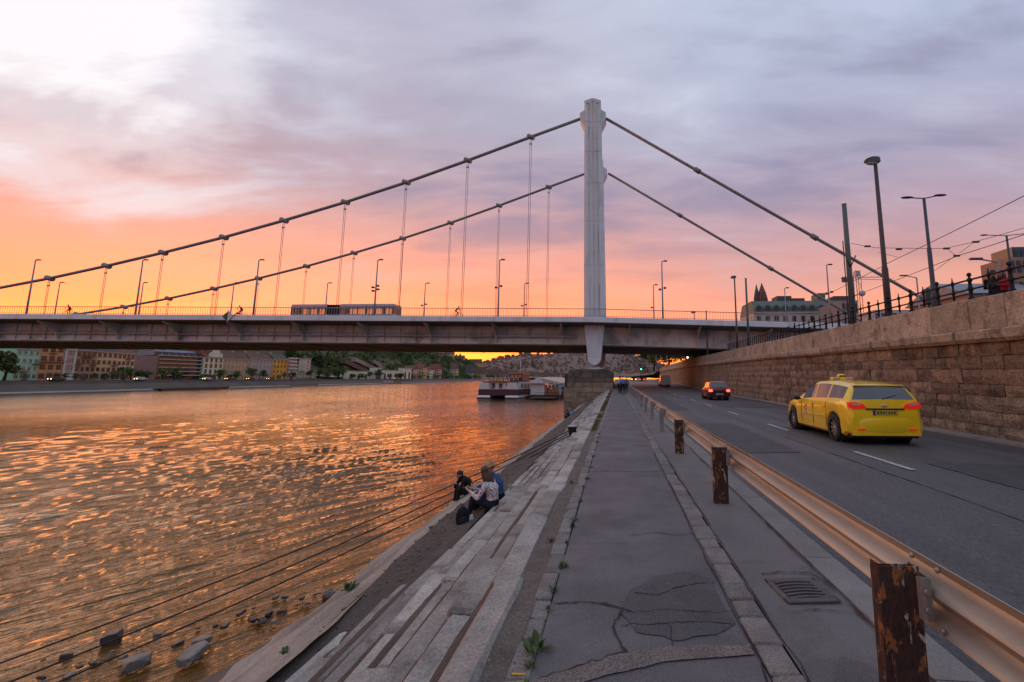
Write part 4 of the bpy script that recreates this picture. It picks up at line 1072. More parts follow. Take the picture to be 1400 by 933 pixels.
# castle hill
m_hill = M('wooded_hill', (.045, .06, .022), (.09, .085, .04), .95, scale=.05, bump=.5, bscale=.4)
RID = [(230, 20), (300, 34), (420, 40), (560, 43), (800, 47), (1100, 51), (1250, 50), (1500, 40), (1800, 8), (1900, 2)]
def hxc(y): return -292 - .14 * (y - 240)
def hfoot(y): return min(hxc(y) + 100, shx(y) - 24)
def hillz(x, y):
    ridge = interp(y, RID); c = hxc(y); f = hfoot(y)
    if x > f: return .8
    if x > c: return .6 + ridge * sstep((f - x) / (f - c))
    return .6 + ridge * max(0, 1 - ((c - x) / 150) ** 2)
def on_hill(px, t):
    """where the sight line over column px meets the hillside a share t of the way up"""
    d = ray(px, 500); k = d.x / d.y; y = 240.0
    while y < 1850 and k * y > hfoot(y) + (hxc(y) - hfoot(y)) * t: y += 4
    return k * y, y
mb = MB(); mb.smooth = True; NXh, NYh = 26, 60
for j in range(NYh + 1):
    y = 225 + 1650 * (j / NYh) ** 1.3; f = hfoot(y)
    for i in range(NXh + 1):
        x = f - (f - hxc(y) + 140) * i / NXh
        mb.v.append((x, y, hillz(x, y) - .2 + 1.6 * fbm(x * .03, y * .03)))
    if j:
        for i in range(NXh):
            a = (j - 1) * (NXh + 1) + i; mb.f.append((a, a + 1, a + NXh + 2, a + NXh + 1)); mb.mi.append(0); mb.sm.append(True)
castle_hill = setting(mb.build('castle_hill', m_hill))

# ---- trees
def foliage(pts, size, mat, name, parent=None, rg=rnd):
    """many small leaf-clump faces round the given points (x, y, z, r)"""
    mb = MB(); V = mb.v; F = mb.f
    for (x, y, z, r, n) in pts:
        for _ in range(n):
            while True:
                u, v, q = rg.uniform(-1, 1), rg.uniform(-1, 1), rg.uniform(-1, 1)
                d = u * u + v * v + q * q
                if d < 1: break
            k = (.35 + .65 * rg.random() ** .5) / max(.3, d ** .5) if rg.random() < .6 else 1
            c = Vector((x + u * r * min(k, 1.6) , y + v * r * min(k, 1.6), z + q * r * .85 * min(k, 1.4)))
            s = size * rg.uniform(.6, 1.4)
            a = Vector((rg.gauss(0, 1), rg.gauss(0, 1), rg.gauss(0, .7))).normalized(); b_ = a.orthogonal().normalized(); e = rg.uniform(0, 6.28)
            b_ = (b_ * math.cos(e) + a.cross(b_) * math.sin(e)); o = len(V)
            V.extend((tuple(c + a * s), tuple(c + b_ * s * .6), tuple(c - a * s * .9), tuple(c - b_ * s * .6)))
            F.append((o, o + 1, o + 2, o + 3))
    mb.mi = [0] * len(F); mb.sm = [False] * len(F)
    me = bpy.data.meshes.new(name); me.from_pydata(V, [], F); me.materials.append(mat); me.update()
    return link(name, me, parent)
m_tree = [M('leaves_a', (.075, .11, .025), (.12, .15, .04), .7, scale=.6, bump=0, spec=.2), M('leaves_b', (.09, .12, .028), (.14, .155, .045), .7, scale=.6, bump=0, spec=.2), M('leaves_c', (.055, .08, .024), (.09, .115, .034), .7, scale=.6, bump=0, spec=.2)]
m_bark = M('bark', (.06, .045, .035), None, .9, scale=3, bump=.5)
def tree(x, y, z, h, r, label, grp, n=420, size=None, kind=0, seed=0, name='broadleaf_tree'):
    rg = random.Random(seed * 7 + 3); t = thing(name, label, 'tree', (x, y, z), 0, grp)
    b = MB(); b.tube([(0, 0, -.3), (.1 * r, 0, h * .25), (.05 * r, .05 * r, h * .6)], [.05 * h, .035 * h, .012 * h], 6)
    for k in range(4):
        a = rg.uniform(0, 6.28); b.tube([(.07 * r, 0, h * (.28 + .07 * k)), (math.cos(a) * r * .6, math.sin(a) * r * .6, h * (.5 + .08 * k))], [.02 * h, .006 * h], 5)
    b.build('trunk', m_bark, t, False)
    cl = []
    for k in range(9):
        a = rg.uniform(0, 6.28); d = rg.uniform(.15, .7) * r; zz = h * rg.uniform(.38, .84); cl.append((math.cos(a) * d, math.sin(a) * d, zz, r * rg.uniform(.32, .52), n // 9))
    cl.append((0, 0, h * .8, r * .45, n // 9))
    foliage(cl, size or r * .13, m_tree[kind], 'crown', t, rg).matrix_parent_inverse = Matrix.Identity(4)
    return t
tl = ['small round green tree in front of the far bank houses', 'full leafy tree standing by the far embankment road', 'dark green tree in the park on the far bank']
tr_ = random.Random(9)
def far_tree(px, ytop, ybase, X, wpx, kind, label, grp, n=380):
    p = onX(px, 515, X); zb = max(.6, hillz(X, p.y)) if X < -255 else .7; zt_ = onX(px, ytop, X).z; a = onX(px - wpx / 2, 515, X).y; b_ = onX(px + wpx / 2, 515, X).y
    sc = p.y / 610
    tree(X, p.y, zb, max(3.0, zt_ - zb), max(1.2, wpx / 2 * sc * 1.15), label, grp, n, None, kind, int(px * 3))
for px, yt, w_, k in ((6, 482, 30, 0), (-14, 478, 34, 2)): far_tree(px, yt, 521, -214, w_, k, 'large bushy willow green tree left of the mint green house', 'big trees by the mint house', 900)
for px, yt, w_, k in ((76, 510, 8, 0), (90, 512, 6, 2), (103, 511, 6, 0), (129, 511, 7, 0), (142, 512, 5, 2), (155, 512, 7, 0)): far_tree(px, yt, 521, -210, w_, k, 'small round green tree in front of the ' + {76: 'ochre house with recessed balconies', 90: 'narrow red brick house', 103: 'dark brown house with balconies', 129: 'gap between brown and tan houses', 142: 'tan house with slate roof', 155: 'joint of tan and sand houses'}[px], 'small trees before the row of houses')
for px, yt, w_, k in ((168, 501, 16, 0), (179, 502, 12, 1), (190, 506, 16, 2), (200, 508, 14, 2)): far_tree(px, yt, 521, -211, w_, k, 'leafy tree beside the sand coloured house and the gap', 'trees in the gap between house rows')
for px, yt, w_, k in ((223, 504, 16, 1), (238, 500, 14, 0), (244, 508, 9, 1)): far_tree(px, yt, 521, -212, w_, k, 'bright green tree in front of the modern apartment block', 'trees before the modern block')
for px, yt, w_, k in ((276, 513, 6, 2), (284, 513, 6, 2), (301, 505, 15, 0), (314, 512, 9, 2), (323, 506, 11, 0), (343, 503, 17, 1), (359, 506, 12, 0), (389, 509, 7, 0), (399, 507, 10, 0)): far_tree(px, yt, 521, -213, w_, k, 'green street tree in front of the ' + {276: 'modern block corner', 284: 'cream gabled house, small and dark', 301: 'joint of cream and brownstone houses', 314: 'brownstone house, small and dark', 323: 'brownstone house, full crowned', 343: 'grey plaster house, widest crowned', 359: 'grey plaster house, narrower one', 389: 'yellow ochre house', 399: 'white balcony block'}[px], 'street trees before the cream house row')
for px, yt, w_, k in ((424, 505, 10, 2), (436, 503, 11, 2), (447, 506, 14, 0), (458, 504, 13, 2), (468, 503, 12, 0), (482, 510, 9, 0), (494, 511, 10, 0), (505, 508, 9, 2), (517, 504, 12, 0), (532, 511, 7, 2), (548, 511, 12, 2)): far_tree(px, yt, 520, -226, w_, k, tl[2] if px > 430 and px < 475 else 'green park tree before the ' + {424: 'low stone pavilion by the tower', 482: 'arcade near the covered stair', 494: 'arcade under the ramp wall', 505: 'end of the first arcade', 517: 'short arcade block between ramps', 532: 'long arcade wing', 548: 'far end of the arcade wing'}[px], 'trees in the far bank park')
for px, yt, w_, k in ((372, 494, 18, 1), (408, 482, 26, 0), (428, 484, 20, 2), (440, 490, 16, 2), (452, 487, 14, 0), (462, 492, 16, 0), (498, 490, 18, 0), (504, 486, 16, 2), (396, 478, 20, 2)): far_tree(px, yt, 510, -262, w_, k, 'dark tree among the ramparts on the slope of castle hill', 'trees among the ramparts', 420)
# the wood on castle hill reads as one mass
cl = []; hr = random.Random(4)
for _ in range(620):
    y = 380 + 900 * hr.random() ** 1.2; t_ = hr.uniform(.05, .97); x = hfoot(y) + (hxc(y) - hfoot(y)) * t_; r = hr.uniform(4, 7.5)
    if y < 520 and t_ > .55 and hr.random() < .6: continue
    cl.append((x, y, hillz(x, y) + r * .6, r, 34))
stuff(setting(foliage(cl, 1.5, m_tree[2], 'hillside_wood', None, hr)))
bpy.data.objects['hillside_wood']['kind'] = 'stuff'
cl = []
for _ in range(160):
    y = 430 + 500 * hr.random(); x = shx(y) - 20 - 20 * hr.random(); r = hr.uniform(3, 5); cl.append((x, y, .8 + r * .8, r, 30))
stuff(foliage(cl, 1.2, m_tree[0], 'embankment_shrubbery', None, hr))

# houses up the slope and along the farther bank
def slope_house(px0, px1, yeave, yridge, Y, zb, mat, roofm, label, bays=4, floors=2):
    A = onY(px0, yeave, Y); B_ = onY(px1, yeave, Y); zr = onY(px0, yridge, Y).z; ze = A.z; dp = 12
    t = thing('hill_house', label, 'building', ((A.x + B_.x) / 2, Y, zb))
    MB().b2(A.x, B_.x, Y, Y + dp, zb - 6, ze).build('wall', mat, t)
    MB().prism([(Y - .4, ze), (Y + dp / 2, zr), (Y + dp + .4, ze)], 'x', A.x - .3, B_.x + .3).build('roof', roofm, t)
    fh = (ze - zb) / floors; wdt = (B_.x - A.x)
    for f in range(floors):
        for k in range(bays): MB().box(A.x + wdt * (k + .5) / bays, Y - .06, zb + fh * (f + .55), wdt / bays * .42, .2, fh * .5).build('window', m_pane, t)
    nb = max(2, int(dp / 4))
    for f in range(floors):
        for k in range(nb): MB().box(B_.x + .06, Y + dp * (k + .5) / nb, zb + fh * (f + .55), .2, dp / nb * .42, fh * .5).build('window', m_pane, t)
for x0, x1, e, r_, Y, zb, mt, rf, lb in (
    (552, 566, 505, 500, 420, .8, 'rosy', m_roofbr, 'rose house with broad brown roof at the foot of the wooded hill'),
    (566, 579, 503, 498, 520, 2, 'tan', m_roofred, 'tan house with grey blue hipped roof below the wood'),
    (577, 588, 506, 501, 480, .8, 'cream', m_roofred, 'cream house with small red roof below the wood'),
    (588, 600, 505, 498, 540, 2, 'rosy', m_roofred, 'pink gabled house at the lower edge of the wood'),
    (615, 624, 505, 496, 620, 1, 'pavilion', m_roofbr, 'steep roofed stone house at the far end of the wood'),
    (636, 645, 511, 499, 640, 1, 'palegrey', m_roofdk, 'white gabled house on the riverside beyond the wood'),
    (645, 662, 511, 502, 760, 1, 'brownstone', m_roofbr, 'long brown riverside house beyond the white gabled house'),
    (662, 684, 512, 505, 860, 1, 'greyplaster', m_roofbr, 'long grey riverside block seen above the excursion boat'),
    (684, 706, 513, 507, 1000, 1, 'pavilion', m_roofbr, 'distant riverside block seen over the pavilion boat'),
    (706, 730, 513.5, 508, 1150, 1, 'brownstone', m_roofbr, 'distant low block along the river bend'),
    (730, 772, 514, 509.5, 1350, 1, 'greyplaster', m_roofbr, 'farthest grey block along the river bend left of the pier')):
    Y = on_hill(x1, .0)[1]; Y = min(Y, 1650)
    slope_house(x0, x1, e, r_, Y, zb, MATS['plaster_' + mt], rf, lb, 6 if x1 - x0 > 14 else 4, 3)
for x0, x1, e, r_, Y, lb, mt in ((528, 538, 480, 474, 640, 'white palace wing on the crest of castle hill under the bridge', 'palegrey'), (540, 560, 480, 476, 680, 'pale palace building with long eaves on the crest of castle hill', 'cream'), (563, 577, 483, 476, 700, 'brown roofed palace pavilion on the crest of castle hill', 'tan'), (578, 604, 485, 481, 760, 'low old town houses along the crest of castle hill', 'rosy'), (612, 634, 490, 486, 800, 'bastion terraces on the ridge end of castle hill', 'pavilion'), (640, 658, 497, 491, 900, 'old houses stepping down the end of the ridge', 'brownstone')):
    Y = on_hill((x0 + x1) / 2, .96)[1]; A = onY((x0 + x1) / 2, e, Y); slope_house(x0, x1, e, r_, Y, max(hillz(A.x, Y), A.z - 14), MATS['plaster_' + mt], m_roofbr, lb, 6, 2)
CY = on_hill(606, .97)[1]
ch = thing('hilltop_church', 'stone church with tall spire on the ridge of castle hill', 'church', tuple(onY(606, 490, CY)))
p = onY(606, 486, CY)
MB().box(p.x, CY, p.z - 2, 7, 7, 22).build('tower', MATS['plaster_pavilion'], ch); MB().lathe([(4.5, p.z + 9), (2.6, p.z + 13), (.2, p.z + 27)], (p.x, CY, 0), 8).build('spire', m_roofdk, ch)
MB().box(p.x + 14, CY, p.z - 4, 22, 9, 14).build('nave', MATS['plaster_pavilion'], ch); MB().prism([(CY - 6, p.z + 3), (CY, p.z + 8), (CY + 6, p.z + 3)], 'x', p.x + 3, p.x + 26).build('roof', m_roofbr, ch)
bs = thing('hilltop_bastion', 'pointed stone turrets of a bastion on the ridge of castle hill', 'bastion', tuple(onY(626, 492, on_hill(626, .9)[1])))
for px, top, rr in ((619, 481, 5), (624, 484, 4), (629, 483, 4), (634, 487, 4)):
    By = on_hill(px, .9)[1]; q = onY(px, 490, By); zz = onY(px, top, By).z
    MB().lathe([(rr, hillz(q.x, By) - 3), (rr, q.z + (zz - q.z) * .45)], (q.x, By, 0), 10).build('turret', MATS['plaster_pavilion'], bs)
    MB().lathe([(rr * 1.15, q.z + (zz - q.z) * .45), (.1, zz)], (q.x, By, 0), 10).build('turret_roof', m_roofbr, bs)

# ---- far hills with houses
m_fhill = M('far_hill', (.19, .125, .105), (.14, .10, .082), .95, scale=.006, bump=0)  # purple-brown base has the distant haze mixed into its colour
def hill(name, prof, r0, r1, base, seed, houses, hl):
    """ridge heights given per azimuth (as seen px, py of the crest) at its own distance"""
    mb = MB(); mb.smooth = True; NR_ = 18; cols = []
    for (px, py) in prof:
        d = ray(px, py); dh = math.hypot(d.x, d.y); ux, uy = d.x / dh, d.y / dh; crest = EYE + r1 * d.z / dh; cols.append((ux, uy, crest))
    fine = []
    for (a, b_) in zip(cols, cols[1:]):
        for k in range(6):
            t = k / 6; fine.append(tuple(a[i] + (b_[i] - a[i]) * t for i in range(3)))
    fine.append(cols[-1]); W = len(fine)
    def hz(u, t): return base + (fine[u][2] - base) * (sstep(t * 1.02) if t <= 1 else max(0, 1 - (t - 1) * 1.2))
    for k in range(NR_ + 1):
        t = 1.35 * k / NR_; r = r0 + (r1 - r0) * t
        for u in range(W):
            z = hz(u, t); z += (r1 * .004) * fbm(fine[u][0] * 14 + seed, t * 4) * (1 if t < .85 else .25)
            mb.v.append((fine[u][0] * r, fine[u][1] * r, z))
    for k in range(NR_):
        for u in range(W - 1): a = k * W + u; mb.f.append((a, a + 1, a + W + 1, a + W)); mb.mi.append(0); mb.sm.append(True)
    setting(mb.build(name, m_fhill))
    hb = MB(); rg = random.Random(seed); tp = []
    for _ in range(houses):
        u = rg.randrange(1, W - 1); t = rg.uniform(.05, .9) ** 1.2; r = r0 + (r1 - r0) * t; s = r * rg.uniform(.0016, .0034)
        x = fine[u][0] * r + rg.uniform(-1, 1) * r * .006; y = fine[u][1] * r; z = hz(u, t)
        if rg.random() < .45: tp.append((x, y, z + s * .4, s * 1.1, 7)); continue
        hb.cur = rg.choice((0, 0, 1, 2)); hb.box(x, y, z + s * .3, s * rg.uniform(1, 1.8), s, s * 1.3, rg.uniform(-.4, .4))
        hb.cur = rg.choice((3, 3, 4)); hh = z + s * .95
        hb.prism([(y - s * .55, hh), (y, hh + s * .5), (y + s * .55, hh)], 'x', x - s * .8, x + s * .8)
    o = stuff(hb.build(name + '_houses', [M('far_house_white', (.27, .215, .19), None, .9, bump=0), M('far_house_rose', (.22, .155, .13), None, .9, bump=0), M('far_house_grey', (.16, .13, .12), None, .9, bump=0), m_roofred, m_roofbr]))
    stuff(foliage(tp, r1 * .0014, M('far_tree_leaves', (.085, .08, .045), None, .8, bump=0, spec=.1), name + '_trees', None, rg))
hill('far_ridge', [(640, 505), (660, 497), (680, 491), (700, 487.5), (720, 485.5), (740, 486), (765, 484.5), (800, 483.5), (825, 483), (850, 484.5), (870, 487), (885, 491), (900, 497), (930, 505), (960, 510)], 1500, 3000, 2, 5, 1900, 0)
hill('left_hill', [(-2600, 462), (-1200, 466), (-500, 468), (-200, 469), (-60, 470), (60, 474), (120, 477), (180, 477), (230, 477.5), (270, 479), (300, 478.5), (325, 476), (345, 475.5), (365, 478), (390, 480), (430, 483), (470, 490)], 420, 900, 4, 9, 620, 0)

# ---- cars, pontoons and little boats along the far bank
m_carw = M('car_paint_far', (.45, .45, .46), None, .35, bump=0); m_carb = M('car_paint_far_dark', (.03, .03, .04), None, .35, bump=0)
m_hl = M('headlight_lit', (.9, .7, .4), None, .3, bump=0, emit=(1, .62, .25, 6.0)); m_tlt = M('taillight_lit', (.5, .02, .01), None, .3, bump=0, emit=(1, .06, .02, 4.0))
for i, (px, X, mt) in enumerate(((78, -204, m_carb), (193, -205, m_carw), (284, -208, m_carw), (314, -208, m_carb), (343, -209, m_carb), (370, -210, m_carb), (541, -225, m_carb))):
    p = onX(px, 515, X)
    c = thing('far_car', 'small %s car driving on the far embankment road' % ('dark' if mt is m_carb else 'pale'), 'car', (X, p.y, .6), 0, 'cars on the far embankment road')
    MB().prism([(-2.1, .25), (2.1, .25), (2.1, .85), (1.2, .95), (.7, 1.45), (-1.2, 1.45), (-1.9, .95), (-2.1, .9)], 'x', -.85, .85).build('body', mt, c, False)
    for yy in (-1.3, 1.3):
        for xx in (-.8, .8): MB().lathe([(.32, -.1), (.32, .1)], (xx, yy, .32), 10, 'x').build('wheel', m_tyre, c, False)
    for xx in (-.6, .6): MB().box(xx, -2.12, .68, .34, .06, .22).build('headlight', m_hl, c, False)
m_hull = M('dark_hull', (.03, .032, .04), None, .5, bump=0); m_bw = M('boat_white', (.5, .5, .5), None, .5, bump=0)
def little_boat(px, X, L, label, cabin):
    p = onX(px, 515, X); t = thing('moored_boat' if cabin else 'pontoon', label, 'boat' if cabin else 'pontoon', (X, p.y, WATER))
    MB().prism([(-L / 2, 1.0), (-L / 2 + 1, -.3), (L / 2 - 2, -.3), (L / 2, 1.2)], 'x', -1.8, 1.8).build('hull', m_hull, t, False)
    MB().b2(-1.7, 1.7, -L * .42, L * .4, 1.0, 1.12).build('deck', m_far, t, False)
    if cabin:
        MB().b2(-1.3, 1.3, -L * .25, L * .12, 1.1, 2.7).build('cabin', m_bw, t, False); MB().b2(-1.36, 1.36, -L * .22, L * .09, 1.8, 2.3).build('cabin_window', m_pane, t, False)
        MB().tube([(0, 0, 2.6), (0, 0, 4.6)], .06, 6).build('mast', m_bw, t, False)
    else:
        for k in range(6): MB().tube([(1.6, -L * .4 + k * L * .16, 1.1), (1.6, -L * .4 + k * L * .16, 2.0)], .04, 5).build('stanchion', m_hull, t, False)
little_boat(268, -192, 34, 'long flat dark pontoon moored along the far bank', False)
little_boat(415, -204, 26, 'low dark landing pontoon below the park on the far bank', False)
little_boat(533, -216, 40, 'dark low motor ship with white wheelhouse moored at far bank', True)
little_boat(581, -236, 34, 'small white motor boat moored beyond the dark motor ship', True)
# ================================================================== right bank above the wall
m_post_b = M('lamp_post_brown', (.07, .05, .045), (.045, .035, .033), .6, scale=3, bump=.2)
m_post_g = M('mast_green_grey', (.10, .12, .115), (.07, .085, .085), .6, scale=2, bump=.2)
m_post_d = M('lamp_post_blue_grey', (.045, .055, .075), None, .5, scale=2, bump=.1)
m_lens = M('lamp_lens', (.45, .45, .45), None, .2, bump=0)
# iron railing on the parapet: cast posts with ball heads, thin posts between
rail = thing('iron_railing', 'black cast iron railing with ball topped posts on the parapet', 'railing', (10.6, 18, 3.9))
def railpos(y): return Vector((wx(y) + .30, y, zt(y)))
def cast_post(y):
    p = railpos(y); h = .80
    MB().lathe([(.085, 0), (.085, .10), (.055, .13), (.05, .30), (.075, .34), (.075, .40), (.05, .44), (.045, .58), (.07, .61), (.07, .68), (.03, .71), (.03, .74)], tuple(p), 10).build('cast_post', m_iron, rail)
    MB().ell((p.x, p.y, p.z + h), (.062, .062, .068), 10, 7).build('ball_finial', m_iron, rail)
def thin_post(y):
    p = railpos(y)
    MB().lathe([(.03, .12), (.03, .28), (.05, .32), (.05, .39), (.028, .42), (.028, .58), (.05, .61), (.05, .68), (.022, .72), (.012, .84)], tuple(p), 8).build('thin_post', m_iron, rail)
yy = 9.2; k = 0; ps = []
while yy < 28.6:
    (cast_post if k % 2 == 0 else thin_post)(yy); ps.append(yy); yy += .72; k += 1
for a, b_ in zip(ps, ps[1:]):
    for hh in (.36, .645):
        A, B_ = railpos(a), railpos(b_); MB().tube([(A.x, A.y, A.z + hh), (B_.x, B_.y, B_.z + hh)], .028, 7).build('rail', m_iron, rail)
# denser fence farther on, returning along the ramp
fz = thing('ramp_fence', 'dark low iron fence along the ramp beyond the cast railing', 'fence', (11.2, 36, 4.2))
y = 28.9
while y < 46:
    p = railpos(y); MB().tube([(p.x, y, p.z - .05), (p.x, y, p.z + .72)], .03, 6).build('fence_post', m_iron, fz); y += .55
for hh in (.12, .28, .44, .6, .72):
    A, B_ = railpos(28.7), railpos(46); MB().tube([(A.x, A.y, A.z + hh), (B_.x, B_.y, B_.z + hh)], .022, 6).build('fence_rail', m_iron, fz)

def px_post(pxb, pyb, pxt, pyt, X):
    """foot and top of an upright read at lateral distance X"""
    t = onX(pxt, pyt, X); return t
# big-headed brown lamp
def cobra_lamp(px, py, X, label, mat, r=.09, big=1.0, grp=None):
    t = onX(px, py, X); zb = zt(t.y) - .5
    o = thing('street_lamp', label, 'street lamp', (t.x, t.y, zb), 0, grp); h = t.z - zb
    MB().tube([(0, 0, 0), (0, 0, h * .35), (0, 0, h * .36), (0, 0, h - .1)], [r * 1.35, r * 1.2, r * .95, r * .7], 10).build('post', mat, o, False)
    b = MB(); s = big
    vs = []; prof = [(-.62, .06, .12), (-.5, .13, .24), (-.2, .19, .33), (.12, .18, .33), (.25, .14, .28)]
    for x, w_, hh in prof:
        vs += [(x * s, -w_ * s, 0), (x * s, -w_ * .7 * s, hh * s), (x * s, w_ * .7 * s, hh * s), (x * s, w_ * s, 0)]
    fs = []
    for i in range(len(prof) - 1):
        for k in range(4): a = i * 4 + k; c = i * 4 + (k + 1) % 4; fs.append((a, c, c + 4, a + 4))
    fs += [(0, 1, 2, 3), (19, 18, 17, 16)]
    vs = [(x, y, z + h - .25 * s) for x, y, z in vs]
    b.add(vs, fs).build('lamp_head', m_lamph, o, False)
    MB().ell((-.2 * s, 0, h - .25 * s), (.36 * s, .16 * s, .16 * s), 12, 8).build('lens', m_lens, o, False)
    return o
cobra_lamp(1196, 217, 11.1, 'tall brown street lamp with large hooded head behind the railing', m_post_b, .10, .72)
cobra_lamp(1004, 378, 11.7, 'brown hooded street lamp rising beside a plain mast under the bridge', m_post_b, .09, .62)
cobra_lamp(949, 426, 12.2, 'short dark hooded lamp below the bridge deck beside the wall', m_post_b, .08, .8)
def mast(px, py, X, label, r, mat, extra=False):
    t = onX(px, py, X); zb = zt(t.y) - .5; h = t.z - zb
    o = thing('trolley_mast', label, 'mast', (t.x, t.y, zb)); MB().tube([(0, 0, 0), (0, 0, h * .5), (0, 0, h)], [r * 1.25, r, r * .85], 12).build('post', mat, o, False)
    MB().tube([(0, 0, h), (0, 0, h + .03)], r * .9, 12).build('cap', m_lamph, o, False)
    if extra:
        MB().tube([(-.02, -r, h * .52), (-.25, -r - .1, h * .6)], .03, 6).build('hook', m_lamph, o, False); MB().tube([(.02, -r, h * .52), (.25, -r - .1, h * .6)], .03, 6).build('hook', m_lamph, o, False)
        MB().tube([(-.22, 0, 0), (-.2, 0, h * .72)], .03, 6).build('conduit', m_post_b, o, False)
        MB().lathe([(0, -.05), (.14, -.05), (.14, .05), (0, .05)], (.42, -.2, h * .32), 12, 'y').build('mirror', m_lens, o, False)
        MB().tube([(0, -r, h * .30), (.35, -.2, h * .32)], .025, 6).build('mirror_arm', m_lamph, o, False)
    return t
mast_top = mast(1154, 280, 11.6, 'thick green grey trolley wire mast standing beside the brown lamp', .125, m_post_g, True)
mast(1019.5, 381, 12.0, 'plain grey mast next to the hooded lamp under the bridge', .10, m_post_g)
mast(965.5, 425, 12.4, 'pale mast standing behind the wall under the bridge deck', .10, m_post_g)
mast(897, 480, 13.2, 'slim pale pole in front of the trees beyond the bridge, outermost of three', .10, m_lamp)
mast(903, 480, 13.4, 'slim pale pole in front of the trees beyond the bridge, middle of three', .10, m_lamp)
mast(911.5, 480, 13.2, 'slim pale pole in front of the trees beyond the bridge, nearest the wall bend', .10, m_lamp)
def twin_lamp(px, py, X, label, span=.62):
    t = onX(px, py, X); zb = zt(t.y) - .5; h = t.z - zb
    o = thing('twin_lamp', label, 'street lamp', (t.x, t.y, zb)); MB().tube([(0, 0, 0), (0, 0, h * .25), (0, 0, h * .26), (0, 0, h * .6), (0, 0, h * .61), (0, 0, h)], [.10, .10, .08, .075, .055, .05], 10).build('post', m_post_d, o, False)
    MB().tube([(-span * .8, 0, h + .02), (0, 0, h - .02), (span * .8, 0, h + .08)], .022, 6).build('arm', m_post_d, o, False)
    for s in (-1, 1): MB().ell((s * span, 0, h + (.03 if s < 0 else .1)), (.24, .09, .04), 12, 6).build('lamp_head', m_lamph, o, False)
twin_lamp(1263, 271, 11.8, 'blue grey twin armed street lamp behind the iron railing')
twin_lamp(1376, 322, 22, 'distant twin armed street lamp near the seated pair', 1.2)
for px, py, X, lb in ((1253, 380, 34, 'distant single armed lamp post rising behind the railing'), (1364, 359, 26, 'pale slim lamp post behind the person in red')):
    t = onX(px, py, X); zb = zt(t.y) - .5; h = t.z - zb
    o = thing('street_lamp', lb, 'street lamp', (t.x, t.y, zb)); MB().tube([(0, 0, 0), (0, 0, h)], [.12, .07], 8).build('post', m_lamp, o, False); MB().beam((0, 0, h), (-1.2, 0, h + .25), .08, .08).build('arm', m_lamp, o, False); MB().chbox(-1.8, -1.0, -.13, .13, h + .2, h + .33, .03).build('lamp_head', m_lamph, o, False)
# traffic signal on the upper quay
o = thing('traffic_signal', 'dark traffic signal head behind the railing beside the twin lamp', 'signal', tuple(Vector((11.9, 13.85, 3.4))))
p = onX(1268, 395, 11.95); q = MB().tube([(0, 0, 0), (0, 0, 1.6)], .05, 8).build('pole', m_lamph, o, False)
MB().chbox(-.12, .12, -.1, .1, .95, 1.55, .03).build('signal_head', m_lamph, o, False); o.location = (p.x, p.y, zt(p.y) - .5)
# overhead trolley wires
def wire(name, label, pts, r=.012):
    q = []
    for a, b_ in zip(pts, pts[1:]):
        a, b_ = Vector(a), Vector(b_); L = (b_ - a).length
        for k in range(8): t = k / 8; v = a.lerp(b_, t); v.z -= .012 * L * t * (1 - t); q.append(v)
    q.append(Vector(pts[-1])); return tag(MB().tube(q, r, 5).build(name, m_iron), label, 'wire')
A = onX(1112, 412, 16); B_ = onX(1220, 357, 15); C_ = onX(1400, 268, 14.6)
wire('overhead_wire', 'upper overhead tram wire rising across the sky past the lamps', [A, B_, C_], .016)
A = onX(1180, 400, 17); B_ = onX(1312, 349, 16); C_ = onX(1400, 321, 15.8)
wire('overhead_wire', 'lower overhead tram wire crossing behind the twin lamp', [A, B_, C_], .016)
p0 = onX(1164, 333, 11.6); p1 = onX(1196, 339, 13); p2 = onX(1292, 340, 15.2); p3 = onX(1332, 331, 16); p4 = onX(1400, 312, 18)
wire('span_wire', 'thin span wire with insulators tied to the green grey mast', [p0, p1, p2, p3, p4], .012)
for (a, b_) in (((1200, 345), (1228, 352)), ((1297, 342), (1306, 349)), ((1332, 331), (1312, 346)), ((1303, 352), (1277, 371))):
    wire('pull_off_wire', 'short pull off wire of the tram overhead line', [onX(*a, 15), onX(*b_, 15.5)], .010)['group'] = 'pull off wires'
for px, py, X in ((1186, 337, 12.4), (1229, 341, 14), (1294, 340, 15.2), (1334, 331, 16), (1308, 350, 15.8)):
    v = onX(px, py, X); tag(MB().chbox(v.x - .14, v.x + .14, v.y - .05, v.y + .05, v.z - .04, v.z + .04, .015).build('insulator', m_lamph), 'small dark insulator clamped on the tram overhead wires', 'insulator', 'insulators on the overhead wires')

